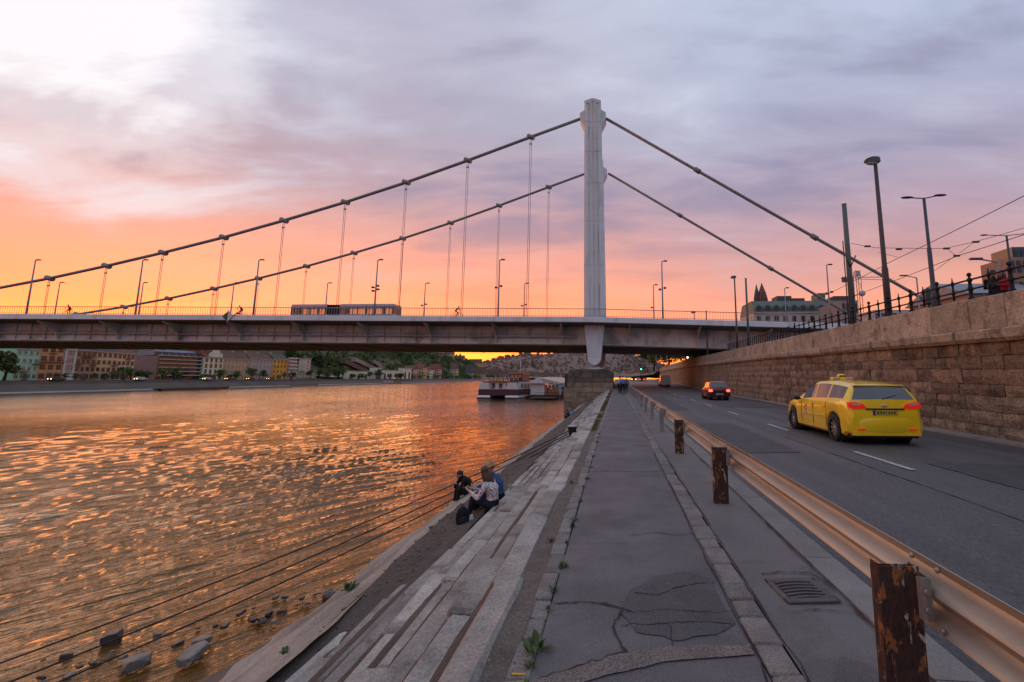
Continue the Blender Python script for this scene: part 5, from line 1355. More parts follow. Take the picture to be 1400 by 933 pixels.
# ---- buildings beyond the bridge
m_cop = M('green_copper_roof', (.13, .17, .15), (.09, .125, .11), .65, scale=.4, bump=.15, bscale=3)
def p_(px, py, Y): return onY(px, py, Y)
gb = thing('copper_roofed_palace', 'large stone palace with green copper roof and arched dormers beyond bridge', 'building', tuple(p_(1095, 440, 140)))
A = p_(1031, 427, 140); B_ = p_(1165, 427, 140); zt_ = A.z; zr = p_(1060, 410, 140).z
m_pal = wmat('palacestone', (.28, .24, .205))
MB().b2(A.x, B_.x, 140, 156, 2, zt_).build('wall', m_pal, gb)
MB().b2(A.x - .3, B_.x + .3, 139.6, 140, zt_ - .5, zt_ + .1).build('cornice', m_stonew, gb)
MB().prism([(139.8, zt_ + .1), (142.5, zr), (153, zr), (156, zt_ + .1)], 'x', A.x, B_.x).build('roof', m_cop, gb)
wdt = B_.x - A.x
for k in range(11):
    x = A.x + wdt * (k + .5) / 11
    for z in (zt_ - 2.2, zt_ - 5.4, zt_ - 8.6): MB().box(x, 139.95, z, 1.2, .25, 1.9).build('window', m_pane, gb)
    b = MB(); rr = 1.15
    poly = [(x - rr, zt_ + .1), (x - rr, zt_ + 1.1)] + [(x - rr * math.cos(a * math.pi / 6), zt_ + 1.1 + rr * math.sin(a * math.pi / 6)) for a in range(1, 6)] + [(x + rr, zt_ + 1.1), (x + rr, zt_ + .1)]
    d_ = b.prism(poly, 'y', 139.5, 142).build('dormer', m_cop, gb)
    rr = .8; poly = [(x - rr, zt_ + .4), (x - rr, zt_ + 1.1)] + [(x - rr * math.cos(a * math.pi / 6), zt_ + 1.1 + rr * math.sin(a * math.pi / 6)) for a in range(1, 6)] + [(x + rr, zt_ + 1.1), (x + rr, zt_ + .4)]
    MB().prism(poly, 'y', 139.4, 139.52).build('dormer_window', m_pane, d_)
for x0, x1, yt in ((1062, 1082, 405), (1083, 1100, 408), (1118, 1128, 401), (1140, 1166, 405)):
    a = p_(x0, yt, 146); b_ = p_(x1, yt, 146); MB().b2(a.x, b_.x, 146, 151, zr - 1, a.z).build('roof_block', m_roofdk if x0 != 1118 else m_cop, gb)
sp = thing('church_spires', 'pair of dark pointed church spires beyond the bridge railing', 'church', tuple(p_(1042, 440, 230)))
for px, top, w_, mt in ((1036, 389, 1.6, m_roofdk), (1043.5, 387, 2.6, m_roofbr)):
    a = p_(px, 430, 230); z1 = p_(px, top, 230).z; zl = p_(px, 412, 230).z
    MB().lathe([(w_, a.z - 8), (w_, zl), (w_ * 1.1, zl + .5), (w_ * .75, zl + (z1 - zl) * .45), (.1, z1)], (a.x, 230, 0), 8).build('spire', mt, sp)
    for k in range(3): MB().box(a.x, 230 - w_ * .95, zl - 2 - 3 * k, w_ * .5, .4, 1.6).build('louvre', m_pane, sp)
cr = thing('tower_crane', 'thin tower crane standing behind the rooftops by the mast', 'crane', tuple(p_(1175, 420, 170)))
m_crane = M('crane_red_grey', (.20, .10, .09), None, .6, bump=0)
a = p_(1175, 420, 170); z1 = p_(1175, 377, 170).z; b = MB()
for sx in (-.9, .9):
    for sy in (-.9, .9): b.tube([(a.x + sx, 170 + sy, a.z - 10), (a.x + sx, 170 + sy, z1)], .12, 5)
z = a.z - 10
while z < z1 - 2: b.tube([(a.x - .9, 169.1, z), (a.x + .9, 169.1, z + 2)], .07, 4); b.tube([(a.x + .9, 169.1, z + 2), (a.x - .9, 169.1, z + 4)], .07, 4); z += 4
b.build('tower', m_crane, cr); b = MB(); e0 = p_(1150, 381, 170); e1 = p_(1208, 383, 170)
for dz in (0, 1.1): b.tube([(e0.x, 170, e0.z + dz * .3), (e1.x, 170, e1.z + dz)], .1, 5)
for k in range(12): t = k / 12; xx = e0.x + (e1.x - e0.x) * t; b.tube([(xx, 170, e0.z), (xx + 1, 170, e0.z + .9)], .06, 4)
b.build('jib', m_crane, cr); MB().box(a.x, 170, z1 + .8, 1.8, 1.8, 1.8).build('cab', m_carw, cr); MB().box(e0.x + 1.5, 170, e0.z - .5, 2.2, 1.2, 1.8).build('counterweight', m_roofdk, cr)
# buildings farther right on the upper quay
def block(name, label, px0, px1, ytop, Y, mat, rows, cols, lit=(), dp=14, roof=None):
    a = p_(px0, ytop, Y); b_ = p_(px1, ytop, Y); t = thing(name, label, 'building', ((a.x + b_.x) / 2, Y, 3.3))
    MB().b2(a.x, b_.x, Y, Y + dp, 2.5, a.z).build('wall', mat, t)
    ww = (b_.x - a.x) / cols; hh = (a.z - 3.4) / rows
    for r_ in range(rows):
        for c in range(cols): MB().box(a.x + ww * (c + .5), Y - .03, 3.4 + hh * (r_ + .55), ww * .6, .12, hh * .55).build('window', m_litw if (r_, c) in lit else m_pane, t)
    if roof: MB().prism([(Y - .6, a.z), (Y + dp * .5, a.z + roof), (Y + dp + .6, a.z)], 'x', a.x - .5, b_.x + .5).build('roof', m_zinc2, t)
    return t
m_litw = M('lit_window', (.9, .6, .3), None, .4, bump=0, emit=(1, .5, .12, 1.6)); m_zinc2 = M('zinc_roof', (.20, .215, .25), (.15, .165, .195), .5, scale=.4, bump=.1)
block('shop_hall', 'low hall with sloping grey metal roof and lit shop windows behind railing', 1325, 1440, 402, 60, wmat('hallbrown', (.20, .16, .15)), 1, 12, ((0, 1), (0, 2), (0, 4), (0, 7), (0, 9), (0, 10)), 12, 2.6)
block('office_block', 'modern brown office block with glazed storeys behind the twin lamp', 1378, 1432, 352, 66, wmat('officebrown', (.20, .12, .085)), 5, 6, (), 5)
block('office_block', 'dark glazed upper building beyond the brown office block', 1383, 1440, 338, 90, M('glass_front', (.05, .06, .075), None, .2, bump=0), 6, 6, (), 5)
block('corner_house', 'dark roofed house behind the green grey mast', 1150, 1172, 411, 120, wmat('darkhouse', (.15, .13, .125)), 4, 4)
block('row_house', 'low pale row house seen between the railing posts', 1195, 1292, 424, 110, wmat('rowpale', (.3, .25, .23)), 3, 12, ((1, 3), (1, 8)))

# ---- trees beyond the bridge on the upper quay
tg = random.Random(3)
for i, (px, yt, Y, r_, k) in enumerate(((893, 474, 175, 5, 0), (912, 466, 160, 7, 1), (935, 462, 150, 8, 0), (958, 462, 140, 8, 1), (985, 464, 125, 7, 0), (1012, 468, 118, 7, 2))):
    p = onY(px, yt, Y); tree(p.x, Y, zt(Y) - .5, p.z - zt(Y) + .5, r_, ('broad green street tree beyond the bridge beside the wall end' if i else 'slender tree tip lit by the sunset beyond the wall end'), 'row of street trees beyond the bridge' if i else None, 2600, .42, k, 50 + i)
m_globe = M('street_globe_light', (.9, .85, .75), None, .4, bump=0, emit=(1, .85, .6, 3.0))
for px, py, Y in ((932, 483, 108), (939, 486, 104), (918, 484, 118), (940, 489, 96)):
    p = onY(px, py, Y); o = thing('globe_lamp', 'small lit globe lamp glowing before the trees beyond the bridge', 'street lamp', (p.x, Y, zt(Y) - .5), 0, 'globe lamps by the trees')
    MB().tube([(0, 0, 0), (0, 0, p.z - o.location.z - .15)], .05, 6).build('post', m_lamph, o, False); MB().ell((0, 0, p.z - o.location.z), (.2, .2, .2), 10, 8).build('globe', m_globe, o, False)
# ================================================================== guardrail
def rust_mat():
    m = bpy.data.materials.new('rusty_flaking_post'); m.use_nodes = True; t = NT(m.node_tree); t.n.clear()
    out = t.node('ShaderNodeOutputMaterial'); b = t.node('ShaderNodeBsdfPrincipled'); t.l.new(b.outputs[0], out.inputs[0])
    tc = t.node('ShaderNodeTexCoord').outputs['Object']
    v = t.mapping(tc, sc=(1.6, 1.6, .7))
    n = t.noise(v, 9, 8, .7, .5); n2 = t.noise(t.mapping(tc, loc=(4, 1, 2), sc=(1.6, 1.6, .6)), 7, 8, .7, .6); n3 = t.noise(v, 30, 6)
    base = t.mix(t.ramp(n3, [(.35, 0.0), (.65, 1.0)]), (.022, .010, .008, 1), (.06, .022, .013, 1))
    c = t.mix(t.ramp(n, [(.54, 0.0), (.57, 1.0)]), base, (.26, .10, .025, 1))
    c = t.mix(t.ramp(n2, [(.57, 0.0), (.60, 1.0)]), c, (.42, .36, .27, 1))
    t.put(b.inputs['Base Color'], c); b.inputs['Roughness'].default_value = .75
    bn = t.node('ShaderNodeBump'); bn.inputs['Strength'].default_value = .9; bn.inputs['Distance'].default_value = .01
    t.put(bn.inputs['Height'], t.m('ADD', t.ramp(n2, [(.55, 0.0), (.60, 1.0)]), n3)); t.l.new(bn.outputs[0], b.inputs['Normal'])
    return m
m_rust = rust_mat()
m_galv = M('galvanised_steel', (.44, .41, .34), (.33, .305, .25), .5, metal=.4, scale=3, bump=.12, bscale=30, stretch=(1, .2, 1), stain=(.22, .15, .10), stain_amt=.5, stain_scale=2.5)
m_galvp = M('galvanised_post', (.30, .30, .29), (.2, .2, .195), .5, metal=.5, scale=5, bump=.2, bscale=40, stain=(.12, .10, .07), stain_amt=.5)
guard = thing('guardrail', 'galvanised steel guardrail on rusty and grey posts between road and footpath', 'guardrail', (1.5, 20, 0))
prof = []
for i in range(25):
    z = .31 * i / 24; u = i / 24
    prof.append((.045 - .040 * math.cos(u * 4 * math.pi) * (1 if .06 < u < .94 else .9), z))
GX = lambda y: 1.485 + .004 * max(0, y - 8)
def beam_part(y0, y1):
    mb = MB(); mb.smooth = True; n = len(prof); vs = []; fs = []; ny = max(2, int((y1 - y0) / .35)); th = .006
    for k in range(ny + 1):
        y = y0 + (y1 - y0) * k / ny; w_ = .006 * fbm(y * .8, 3.1); zz = .43 + rz_(y) + .006 * fbm(y * .5, 8)
        for x, z in prof: vs.append((GX(y) + x + w_, y, z + zz))
        for x, z in reversed(prof): vs.append((GX(y) + x + w_ + th, y, z + zz))
    m2 = 2 * n
    for k in range(ny):
        for i in range(m2): a = k * m2 + i; b_ = k * m2 + (i + 1) % m2; fs.append((a, b_, b_ + m2, a + m2))
    fs += [tuple(range(m2)), tuple(ny * m2 + i for i in reversed(range(m2)))]
    mb.add(vs, fs); o = mb.build('rail_beam', m_galv, guard); o.data.set_sharp_from_angle(angle=R(40)); return o
gp = [-1.6, 2.36, 6.1, 9.97, 13.9, 17.75, 21.65, 25.5, 29.5, 33.4, 37.6, 41.5, 45.4, 49.3, 53.2, 57.1, 61, 64.9, 68.8, 72.7, 76.6, 80.5, 84.4, 88.3, 92.2, 96]
for i, y in enumerate(gp):
    o = beam_part(y - .12, (gp[i + 1] if i + 1 < len(gp) else y + 3.9) + .10)
    x = 1.355 + .004 * max(0, y - 8); zt_ = .70 + rz_(y); z0 = rz_(y) - .05
    b = MB()
    if i < 4:
        w_ = .19; b.b2(x - w_ / 2, x + w_ / 2, y - .004, y + .004, z0, zt_)
        b.b2(x - w_ / 2, x - w_ / 2 + .008, y + .004, y + .07, z0, zt_ + .008); b.b2(x + w_ / 2 - .008, x + w_ / 2, y + .004, y + .07, z0, zt_ - .006)
        b.b2(x - w_ / 2 + .008, x + w_ / 2 - .008, y + .05, y + .056, z0, zt_ - .01)
        b.build('post', m_rust, guard)
    else:
        w_ = .13; b.b2(x - w_ / 2, x + w_ / 2, y - .004, y + .004, z0, zt_)
        for s in (-1, 1): b.b2(x + s * (w_ / 2 - .005) - .005, x + s * (w_ / 2 - .005) + .005, y + .004, y + .06, z0, zt_)
        b.build('post', m_galvp, guard)
    sx = x + w_ / 2
    sp_ = MB(); sp_.prism([(sx - .02, y + .0), (sx + .0, y - .035), (GX(y) - .004, y - .035), (GX(y) - .004, y + .14), (GX(y) - .012, y + .14), (GX(y) - .012, y - .02), (sx + .012, y - .02)], 'z', .47 + rz_(y), .66 + rz_(y))
    s_o = sp_.build('spacer_bracket', m_galvp, guard)
    if y < 12:
        for zz in (.52, .6): MB().lathe([(.012, -.004), (.016, .0), (.016, .012), (.006, .016)], (GX(y) - .03, y - .043, zz), 8, 'y').build('bolt', m_galvp, s_o)
        for dy in (-.08, .1):
            for zz in (.455, .715): MB().ell((GX(y) + .0, y + dy, zz), (.012, .014, .014), 8, 6).build('bolt', m_galvp, o)

# ================================================================== vehicles
def catmull(y, pts):
    if y <= pts[0][0]: return pts[0][1]
    if y >= pts[-1][0]: return pts[-1][1]
    for i in range(len(pts) - 1):
        if y <= pts[i + 1][0]:
            x0, v0 = pts[i]; x1, v1 = pts[i + 1]; h = x1 - x0; t = (y - x0) / h
            def sl(k):
                if k <= 0 or k >= len(pts) - 1: return 0 if 0 < k else (pts[1][1] - pts[0][1]) / (pts[1][0] - pts[0][0])
                a = (pts[k][1] - pts[k - 1][1]) / (pts[k][0] - pts[k - 1][0]); b = (pts[k + 1][1] - pts[k][1]) / (pts[k + 1][0] - pts[k][0])
                return 0 if a * b <= 0 else 2 * a * b / (a + b)
            m0, m1 = sl(i) * h, sl(i + 1) * h
            return (2 * t ** 3 - 3 * t ** 2 + 1) * v0 + (t ** 3 - 2 * t ** 2 + t) * m0 + (-2 * t ** 3 + 3 * t ** 2) * v1 + (t ** 3 - t ** 2) * m1
m_glassd = M('car_glass', (.012, .014, .017), (.02, .022, .026), .03, scale=1, bump=0, spec=.9, coat=.6)
m_black = M('black_trim', (.012, .012, .013), None, .45, bump=0)
m_alloy = M('alloy_wheel', (.5, .47, .44), (.35, .33, .31), .32, metal=.8, bump=0)
m_tail = M('tail_lamp_red', (.45, .01, .008), None, .15, bump=0, emit=(1.0, .03, .015, .35), coat=.5)
m_tailw = M('tail_lamp_clear', (.55, .5, .5), None, .15, bump=0, coat=.5)
m_brake = M('brake_lamp_lit', (.6, .02, .01), None, .2, bump=0, emit=(1.0, .07, .03, 5.0))
m_chrome = M('chrome', (.7, .7, .72), None, .15, metal=1.0, bump=0)
def car(name, label, P, paint, loc, rz, detail=True):
    t = thing(name, label, P.get('cat', 'car'), loc, rz)
    R_, ax = P['wr'], P['axles']; AR = R_ + .055
    ys = set()
    y = P['y0']
    while y < P['y1']: ys.add(round(y, 3)); y += .13
    ys.add(P['y1'])
    for a in ax:
        for k in range(-6, 7): ys.add(round(a + AR * math.sin(k * math.pi / 12), 3))
        ys.add(round(a - AR - .006, 3)); ys.add(round(a + AR + .006, 3))
    for q in P['side'] + [P['screen'], P['rear']]: ys.add(q[0]); ys.add(q[1])
    ys = sorted(ys); ys = [ys[0]] + [b for a, b in zip(ys, ys[1:]) if b - a > .004]
    rings = []
    for y in ys:
        w_ = catmull(y, P['w']); zb = P['sill']; zbelt = catmull(y, P['belt']); ztop = max(catmull(y, P['top']), zbelt + .012); wr = min(w_ * .95, catmull(y, P['wroof']))
        if y < ax[0] - AR - .2: zb += .06
        for a in ax:
            d = abs(y - a)
            if d <= AR: zb = max(zb, min(R_ + math.sqrt(max(0, AR * AR - d * d)), zbelt - .14))
        h = ztop - zbelt; H = zbelt - zb; hs = min(1, h / .25)
        xr = w_ * .945 + (wr - w_ * .945) * hs if hs < 1 else wr
        base_x = w_ * .945
        rg = [(w_ * .90, zb), (w_ * .975, zb + .05 * H / .7), (w_, zb + .33 * H), (w_ * 1.005, zb + .62 * H), (w_ * .985, zb + .86 * H), (base_x, zbelt),
              (base_x + (xr - base_x) * .10, zbelt + .10 * h), (base_x + (xr - base_x) * .84, zbelt + .84 * h), (xr * .93, zbelt + .965 * h), (xr * .6, zbelt + h), (0, zbelt + h + .012)]
        rings.append(rg)
    nj = len(rings[0]); body = MB(); body.smooth = True; wins = {}
    side = P['side']
    def cls(i, j):
        a, b = ys[i], ys[i + 1]; m = (a + b) / 2
        if j == 6:
            for k, (p, q) in enumerate(side):
                if p - 1e-6 <= a and b <= q + 1e-6: return ('side', k)
        if j >= 8 and P['screen'][0] - 1e-6 <= a and b <= P['screen'][1] + 1e-6: return ('screen', 0)
        if j >= 8 and P['rear'][0] - 1e-6 <= a and b <= P['rear'][1] + 1e-6: return ('rear', 0)
        return None
    def vid(i, j, s):
        x, z = rings[i][j]; return (s * x, ys[i], z)
    def emit_face(mb, i, j, s):
        q = [vid(i, j, s), vid(i + 1, j, s), vid(i + 1, j + 1, s), vid(i, j + 1, s)]
        o = len(mb.v); mb.v.extend(q); f = (o, o + 1, o + 2, o + 3) if s > 0 else (o + 3, o + 2, o + 1, o)
        mb.f.append(f); mb.mi.append(mb.cur); mb.sm.append(True)
    for i in range(len(ys) - 1):
        for j in range(nj - 1):
            c = cls(i, j)
            for s in (-1, 1):
                if c is None: emit_face(body, i, j, s)
                else:
                    key = c + ((s,) if c[0] == 'side' else (0,))
                    emit_face(wins.setdefault(key, MB()), i, j, s)
    for i in (0, len(ys) - 1):
        q = [vid(i, j, 1) for j in range(nj)] + [vid(i, j, -1) for j in reversed(range(nj - 1))]; body.add(q, [tuple(range(len(q)))])
    def fin(mb, nm, mat):
        me = bpy.data.meshes.new(nm); me.from_pydata(mb.v, [], mb.f); me.materials.append(mat)
        bm = bmesh.new(); bm.from_mesh(me); bmesh.ops.remove_doubles(bm, verts=bm.verts, dist=.0008); bmesh.ops.recalc_face_normals(bm, faces=bm.faces); bm.to_mesh(me); bm.free()
        for p in me.polygons: p.use_smooth = True
        me.set_sharp_from_angle(angle=R(32)); return link(nm, me, t, False)
    fin(body, 'body', paint)
    for (k, n_, s), mb in wins.items(): fin(mb, {'side': 'side_window', 'screen': 'windscreen', 'rear': 'rear_window'}[k], m_glassd)
    # dark underbody and wheel wells
    hw = P['w'][len(P['w']) // 2][1]
    MB().b2(-hw * .86, hw * .86, P['y0'] + .15, P['y1'] - .15, P['sill'] - .02, P['sill'] + .25).build('underbody', m_black, t, False)
    for a in ax:
        for s in (-1, 1):
            MB().lathe([(AR - .004, s * hw * .55), (AR - .004, s * hw * .93)], (0, a, R_), 20, 'x').build('wheel_well', m_black, t, False)
            wx0 = s * (hw - .10)
            o = MB().lathe([(R_ * .66, -.10), (R_ * .93, -.105), (R_, -.07), (R_, .07), (R_ * .93, .105), (R_ * .66, .10)], (0, 0, 0), 28, 'x', cap=False).build('wheel', m_tyre, t, False); o.location = (wx0, a, R_)
            b = MB(); b.lathe([(R_ * .67, -.06), (R_ * .67, .07), (R_ * .62, .085), (R_ * .6, .05), (R_ * .58, -.06)], (0, 0, 0), 28, 'x', cap=False)
            if detail:
                for k in range(10):
                    an = k * math.pi / 5; b.beam((s * .05, math.cos(an) * R_ * .1, math.sin(an) * R_ * .1), (s * .065, math.cos(an) * R_ * .63, math.sin(an) * R_ * .63), R_ * .12, .025, (s, 0, 0))
            b.lathe([(0, s * .075), (R_ * .14, s * .07), (R_ * .16, s * .03)], (0, 0, 0), 12, 'x')
            b.lathe([(0, s * -.02), (R_ * .58, s * -.02)], (0, 0, 0), 20, 'x')
            rim = b.build('rim', P.get('rim', m_alloy), o, False)
    return t
def zface(P, y): return None
YEL = M('taxi_yellow_paint', (.86, .60, .008), (.80, .55, .007), .28, scale=.8, bump=0, coat=.9, spec=.5)
TX = dict(y0=-2.40, y1=2.41, sill=.19, wr=.335, axles=(-1.35, 1.50),
    w=[(-2.40, .80), (-2.3, .865), (-2.1, .905), (-1.35, .935), (0, .935), (1.0, .93), (1.6, .915), (2.1, .84), (2.3, .72), (2.41, .55)],
    belt=[(-2.40, .70), (-2.37, .80), (-2.33, .96), (-2.28, 1.02), (-1.6, 1.04), (-.6, 1.0), (.4, .965), (1.0, .94), (1.7, .86), (2.15, .76), (2.35, .66), (2.41, .58)],
    top=[(-2.40, .71), (-2.37, .82), (-2.33, .98), (-2.29, 1.05), (-2.0, 1.37), (-1.85, 1.405), (-1.3, 1.465), (-.5, 1.51), (.0, 1.49), (.25, 1.435), (1.12, .965), (1.7, .875), (2.15, .775), (2.35, .675), (2.41, .59)],
    wroof=[(-2.40, .80), (-2.3, .76), (-2.0, .66), (-1.3, .66), (-.4, .67), (.2, .67), (1.1, .80), (2.41, .8)],
    side=[(-1.86, -1.02), (-.95, -.18), (-.11, .70)], screen=(.30, 1.08), rear=(-2.28, -1.97))
tx = car('taxi', 'bright yellow estate taxi with roof sign driving along the wall', TX, YEL, (6.70, 13.72, -.055), R(-.8)); tx['category'] = 'taxi'; tx.scale = (1, 1, 1.05)
def tl_part(par, pts, y0, y1, mat, nm):
    return MB().prism(pts, 'y', y0, y1).build(nm, mat, par, False)
# rear details of the taxi: bumper, lamps, plate, badge, spoiler, handles
b = MB(); prf = [(-2.44, .30), (-2.47, .36), (-2.47, .56), (-2.44, .62), (-2.36, .64)]
xs = [-.90, -.86, -.75, -.4, 0, .4, .75, .86, .90]; vs = []; fs = []
for x in xs:
    k = (abs(x) / .9) ** 4; 
    for yv, z in prf: vs.append((x * (1.0 if z < .6 else .995), yv + .20 * k, z))
n = len(prf)
for i in range(len(xs) - 1):
    for k in range(n - 1): a = i * n + k; fs.append((a, a + 1, a + n + 1, a + n))
b.smooth = True; b.add(vs, fs); o = b.build('rear_bumper', YEL, tx, False); o.data.set_sharp_from_angle(angle=R(35))
b = MB(); b.b2(-.80, .80, -2.435, -2.2, .235, .315); b.build('bumper_valance', YEL, tx, False)
MB().b2(-.74, .74, -2.40, -2.1, .20, .24).build('lower_diffuser', m_black, tx, False)
for s in (-1, 1):
    o = tl_part(tx, [(s * .868, .885), (s * .855, 1.00), (s * .72, 1.015), (s * .52, .965), (s * .44, .885), (s * .55, .855), (s * .75, .85)], -2.392, -2.12, m_tail, 'tail_lamp')
    tl_part(o, [(s * .82, .95), (s * .79, .99), (s * .70, .99), (s * .56, .955), (s * .60, .935)], -2.398, -2.3, m_tailw, 'clear_lens')
    MB().b2(s * .62 - .09, s * .62 + .09, -2.476, -2.44, .365, .395).build('reflector', m_tail, tx, False)
    for y in (-.02, -.85): MB().chbox(s * .945 - .015, s * .945 + .015, y - .10, y + .10, .835, .865, .008).build('door_handle', YEL, tx, False)
    o = MB().ell((s * 1.02, .78, 1.0), (.10, .06, .075), 12, 8).build('mirror', m_black, tx, False); MB().beam((s * .9, .76, .96), (s * .98, .78, .98), .05, .04).build('mirror_stalk', m_black, o, False)
    for y, zz in ((.70, .58), (-.14, .58), (-.985, .62)): MB().beam((s * .944, y, .32), (s * .936, y, .93), .004, .012, (s, 0, 0)).build('door_gap', m_black, tx, False)
    MB().beam((s * .952, -1.0, .60), (s * .952, .75, .56), .01, .025, (s, 0, 0)).build('side_moulding', YEL, tx, False)
m_plate = M('yellow_number_plate', (.45, .38, .05), (.38, .31, .04), .5, scale=20, bump=0)
o = MB().b2(-.30, .30, -2.412, -2.395, .70, .82).build('number_plate', m_plate, tx, False)
MB().b2(-.30, -.245, -2.4145, -2.40, .70, .82).build('plate_band', M('plate_blue', (.02, .05, .3), None, .5, bump=0), o, False)
b = MB()
for k, wd in enumerate((.05, .05, .05, .03, .05, .05, .05)): b.b2(-.20 + k * .067, -.20 + k * .067 + wd * .8, -2.4142, -2.40, .73, .79)
b.build('plate_characters', M('plate_ink', (.08, .06, .02), None, .6, bump=0), o, False)
MB().b2(-.46, .46, -2.405, -2.36, .83, .862).build('tailgate_lip', m_black, tx, False)
MB().ell((0, -2.365, .925), (.075, .02, .032), 16, 8).build('badge', m_tailw, tx, False)
MB().chbox(-.62, .62, -2.03, -1.86, 1.375, 1.412, .012).build('tailgate_spoiler', YEL, tx, False)
MB().beam((-.02, -2.28, 1.075), (.36, -2.20, 1.16), .025, .02).build('rear_wiper', m_black, tx, False)
m_tred = M('taxi_decal_red', (.5, .03, .05), None, .4, bump=0)
o = MB().b2(-.9485, -.942, .32, .46, .55, .83).build('door_decal', M('decal_pale', (.7, .55, .5), None, .5, bump=0), tx, False)
b = MB()
for k in range(5):
    for j in range(2): 
        if (k + j) % 2 == 0: b.b2(-.9505, -.948, .325 + j * .065, .385 + j * .065, .56 + k * .054, .60 + k * .054)
b.build('decal_marks', m_tred, o, False)
sgn = MB(); sgn.chbox(-.30, .30, -.12, .06, 1.505, 1.60, .02); so = sgn.build('roof_sign', YEL, tx, False); MB().ell((0, -.03, 1.63), (.14, .07, .06), 14, 8).build('sign_dome', YEL, so, False)
b = MB()
for k in range(6):
    for j in range(2):
        if (k + j) % 2 == 0:
            for s in (-1, 1): b.b2(s * .29 - s * k * .035, s * .29 - s * (k + 1) * .035, -.125, -.118, 1.515 + j * .037, 1.552 + j * .037)
b.build('chequer', m_tred, so, False)
b = MB()
for k in range(6):
    for j in range(2):
        if (k + j) % 2: 
            for s in (-1, 1): b.b2(s * .29 - s * k * .035, s * .29 - s * (k + 1) * .035, -.125, -.118, 1.515 + j * .037, 1.552 + j * .037)
b.build('chequer_white', m_nw, so, False)
MB().b2(-.09, .09, -.105, -.098, 1.61, 1.65).build('sign_letters', m_black, so, False)

for ch_ in tx.children_recursive:          # short rear overhang behind the axle
    if ch_.name.split('.')[0] in ('wheel', 'rim'): continue
    for v_ in ch_.data.vertices:
        if v_.co.y < -1.75: v_.co.y = -1.75 + (v_.co.y + 1.75) * .60
RED = M('hatchback_red_paint', (.27, .008, .010), (.22, .006, .008), .3, scale=.8, bump=0, coat=.7)
HB = dict(y0=-1.82, y1=1.82, sill=.2, wr=.275, axles=(-1.16, 1.20), rim=M('steel_wheel', (.12, .12, .12), None, .5, metal=.5, bump=0),
    w=[(-1.82, .74), (-1.6, .765), (0, .775), (1.2, .765), (1.7, .72), (1.82, .66)],
    belt=[(-1.82, .62), (-1.80, .80), (-1.76, .90), (-.5, .89), (.6, .86), (1.2, .80), (1.75, .70), (1.82, .6)],
    top=[(-1.82, .63), (-1.80, .82), (-1.77, .92), (-1.42, 1.34), (-1.3, 1.39), (-.4, 1.415), (.1, 1.39), (.85, .89), (1.2, .815), (1.75, .715), (1.82, .61)],
    wroof=[(-1.82, .74), (-1.76, .70), (-1.4, .58), (0, .58), (.8, .66), (1.82, .7)],
    side=[(-1.3, -.42), (-.34, .42)], screen=(.16, .82), rear=(-1.75, -1.46))
rc = car('hatchback', 'small red hatchback with lit brake lamps on the road ahead of the taxi', HB, RED, (7.75, 35.9, -.05), R(-1.2), False)
MB().b2(-.77, .77, -1.90, -1.6, .30, .60).build('rear_bumper', m_black, rc, False); MB().b2(-.5, .5, -1.835, -1.80, .61, .74).build('tailgate_panel', m_black, rc, False)
for s in (-1, 1):
    MB().b2(s * .76, s * .53, -1.845, -1.7, .63, .80).build('tail_lamp', m_brake, rc, False); MB().b2(s * .53, s * .46, -1.84, -1.8, .64, .72).build('reverse_lamp', m_tailw, rc, False)
    MB().ell((s * .85, .5, .93), (.08, .05, .06), 10, 6).build('mirror', m_black, rc, False)
o = MB().b2(-.26, .26, -1.915, -1.895, .40, .51).build('number_plate', M('white_plate', (.6, .58, .5), None, .5, bump=0), rc, False)
b = MB(); [b.b2(-.19 + k * .058, -.15 + k * .058, -1.918, -1.91, .425, .485) for k in range(7)]; b.build('plate_characters', m_black, o, False)
MB().beam((-.05, -1.74, .95), (.35, -1.66, 1.05), .02, .02).build('rear_wiper', m_black, rc, False)

VW = M('van_white_paint', (.62, .62, .62), (.56, .56, .56), .35, scale=.8, bump=0, coat=.5)
VN = dict(cat='van', y0=-2.0, y1=2.0, sill=.22, wr=.30, axles=(-1.3, 1.35), rim=HB['rim'],
    w=[(-2.0, .80), (-1.9, .835), (0, .84), (1.4, .83), (1.85, .76), (2.0, .66)],
    belt=[(-2.0, 1.0), (-1.97, 1.02), (0, 1.02), (.9, 1.0), (1.4, .95), (1.9, .78), (2.0, .66)],
    top=[(-2.0, 1.66), (-1.95, 1.76), (-1.0, 1.82), (.2, 1.80), (.55, 1.70), (1.15, 1.02), (1.4, .965), (1.9, .79), (2.0, .67)],
    wroof=[(-2.0, .72), (0, .72), (.5, .70), (1.1, .76), (2.0, .76)],
    side=[(-.2, .55)], screen=(.6, 1.1), rear=(-3, -2.9))
vn = car('panel_van', 'white panel van with twin rear doors under the bridge', VN, VW, (7.85, 73.9, .27), R(-1.5), False)
for s in (-1, 1):
    d = MB().chbox(s * .39 - .35, s * .39 + .35, -2.03, -1.99, .50, 1.68, .02).build('rear_door', VW, vn, False)
    MB().b2(s * .39 - .27, s * .39 + .27, -2.045, -2.03, 1.10, 1.58).build('door_window', m_glassd, d, False)
    MB().b2(s * .73, s * .81, -2.03, -1.9, .95, 1.25).build('tail_lamp', m_brake, vn, False); MB().ell((s * .95, .75, 1.1), (.09, .06, .12), 8, 6).build('mirror', m_black, vn, False)
MB().b2(-.83, .83, -2.08, -1.9, .26, .5).build('rear_bumper', m_black, vn, False)
MB().b2(-.25, .25, -2.05, -2.03, .56, .66).build('number_plate', MATS['white_plate'], vn, False)
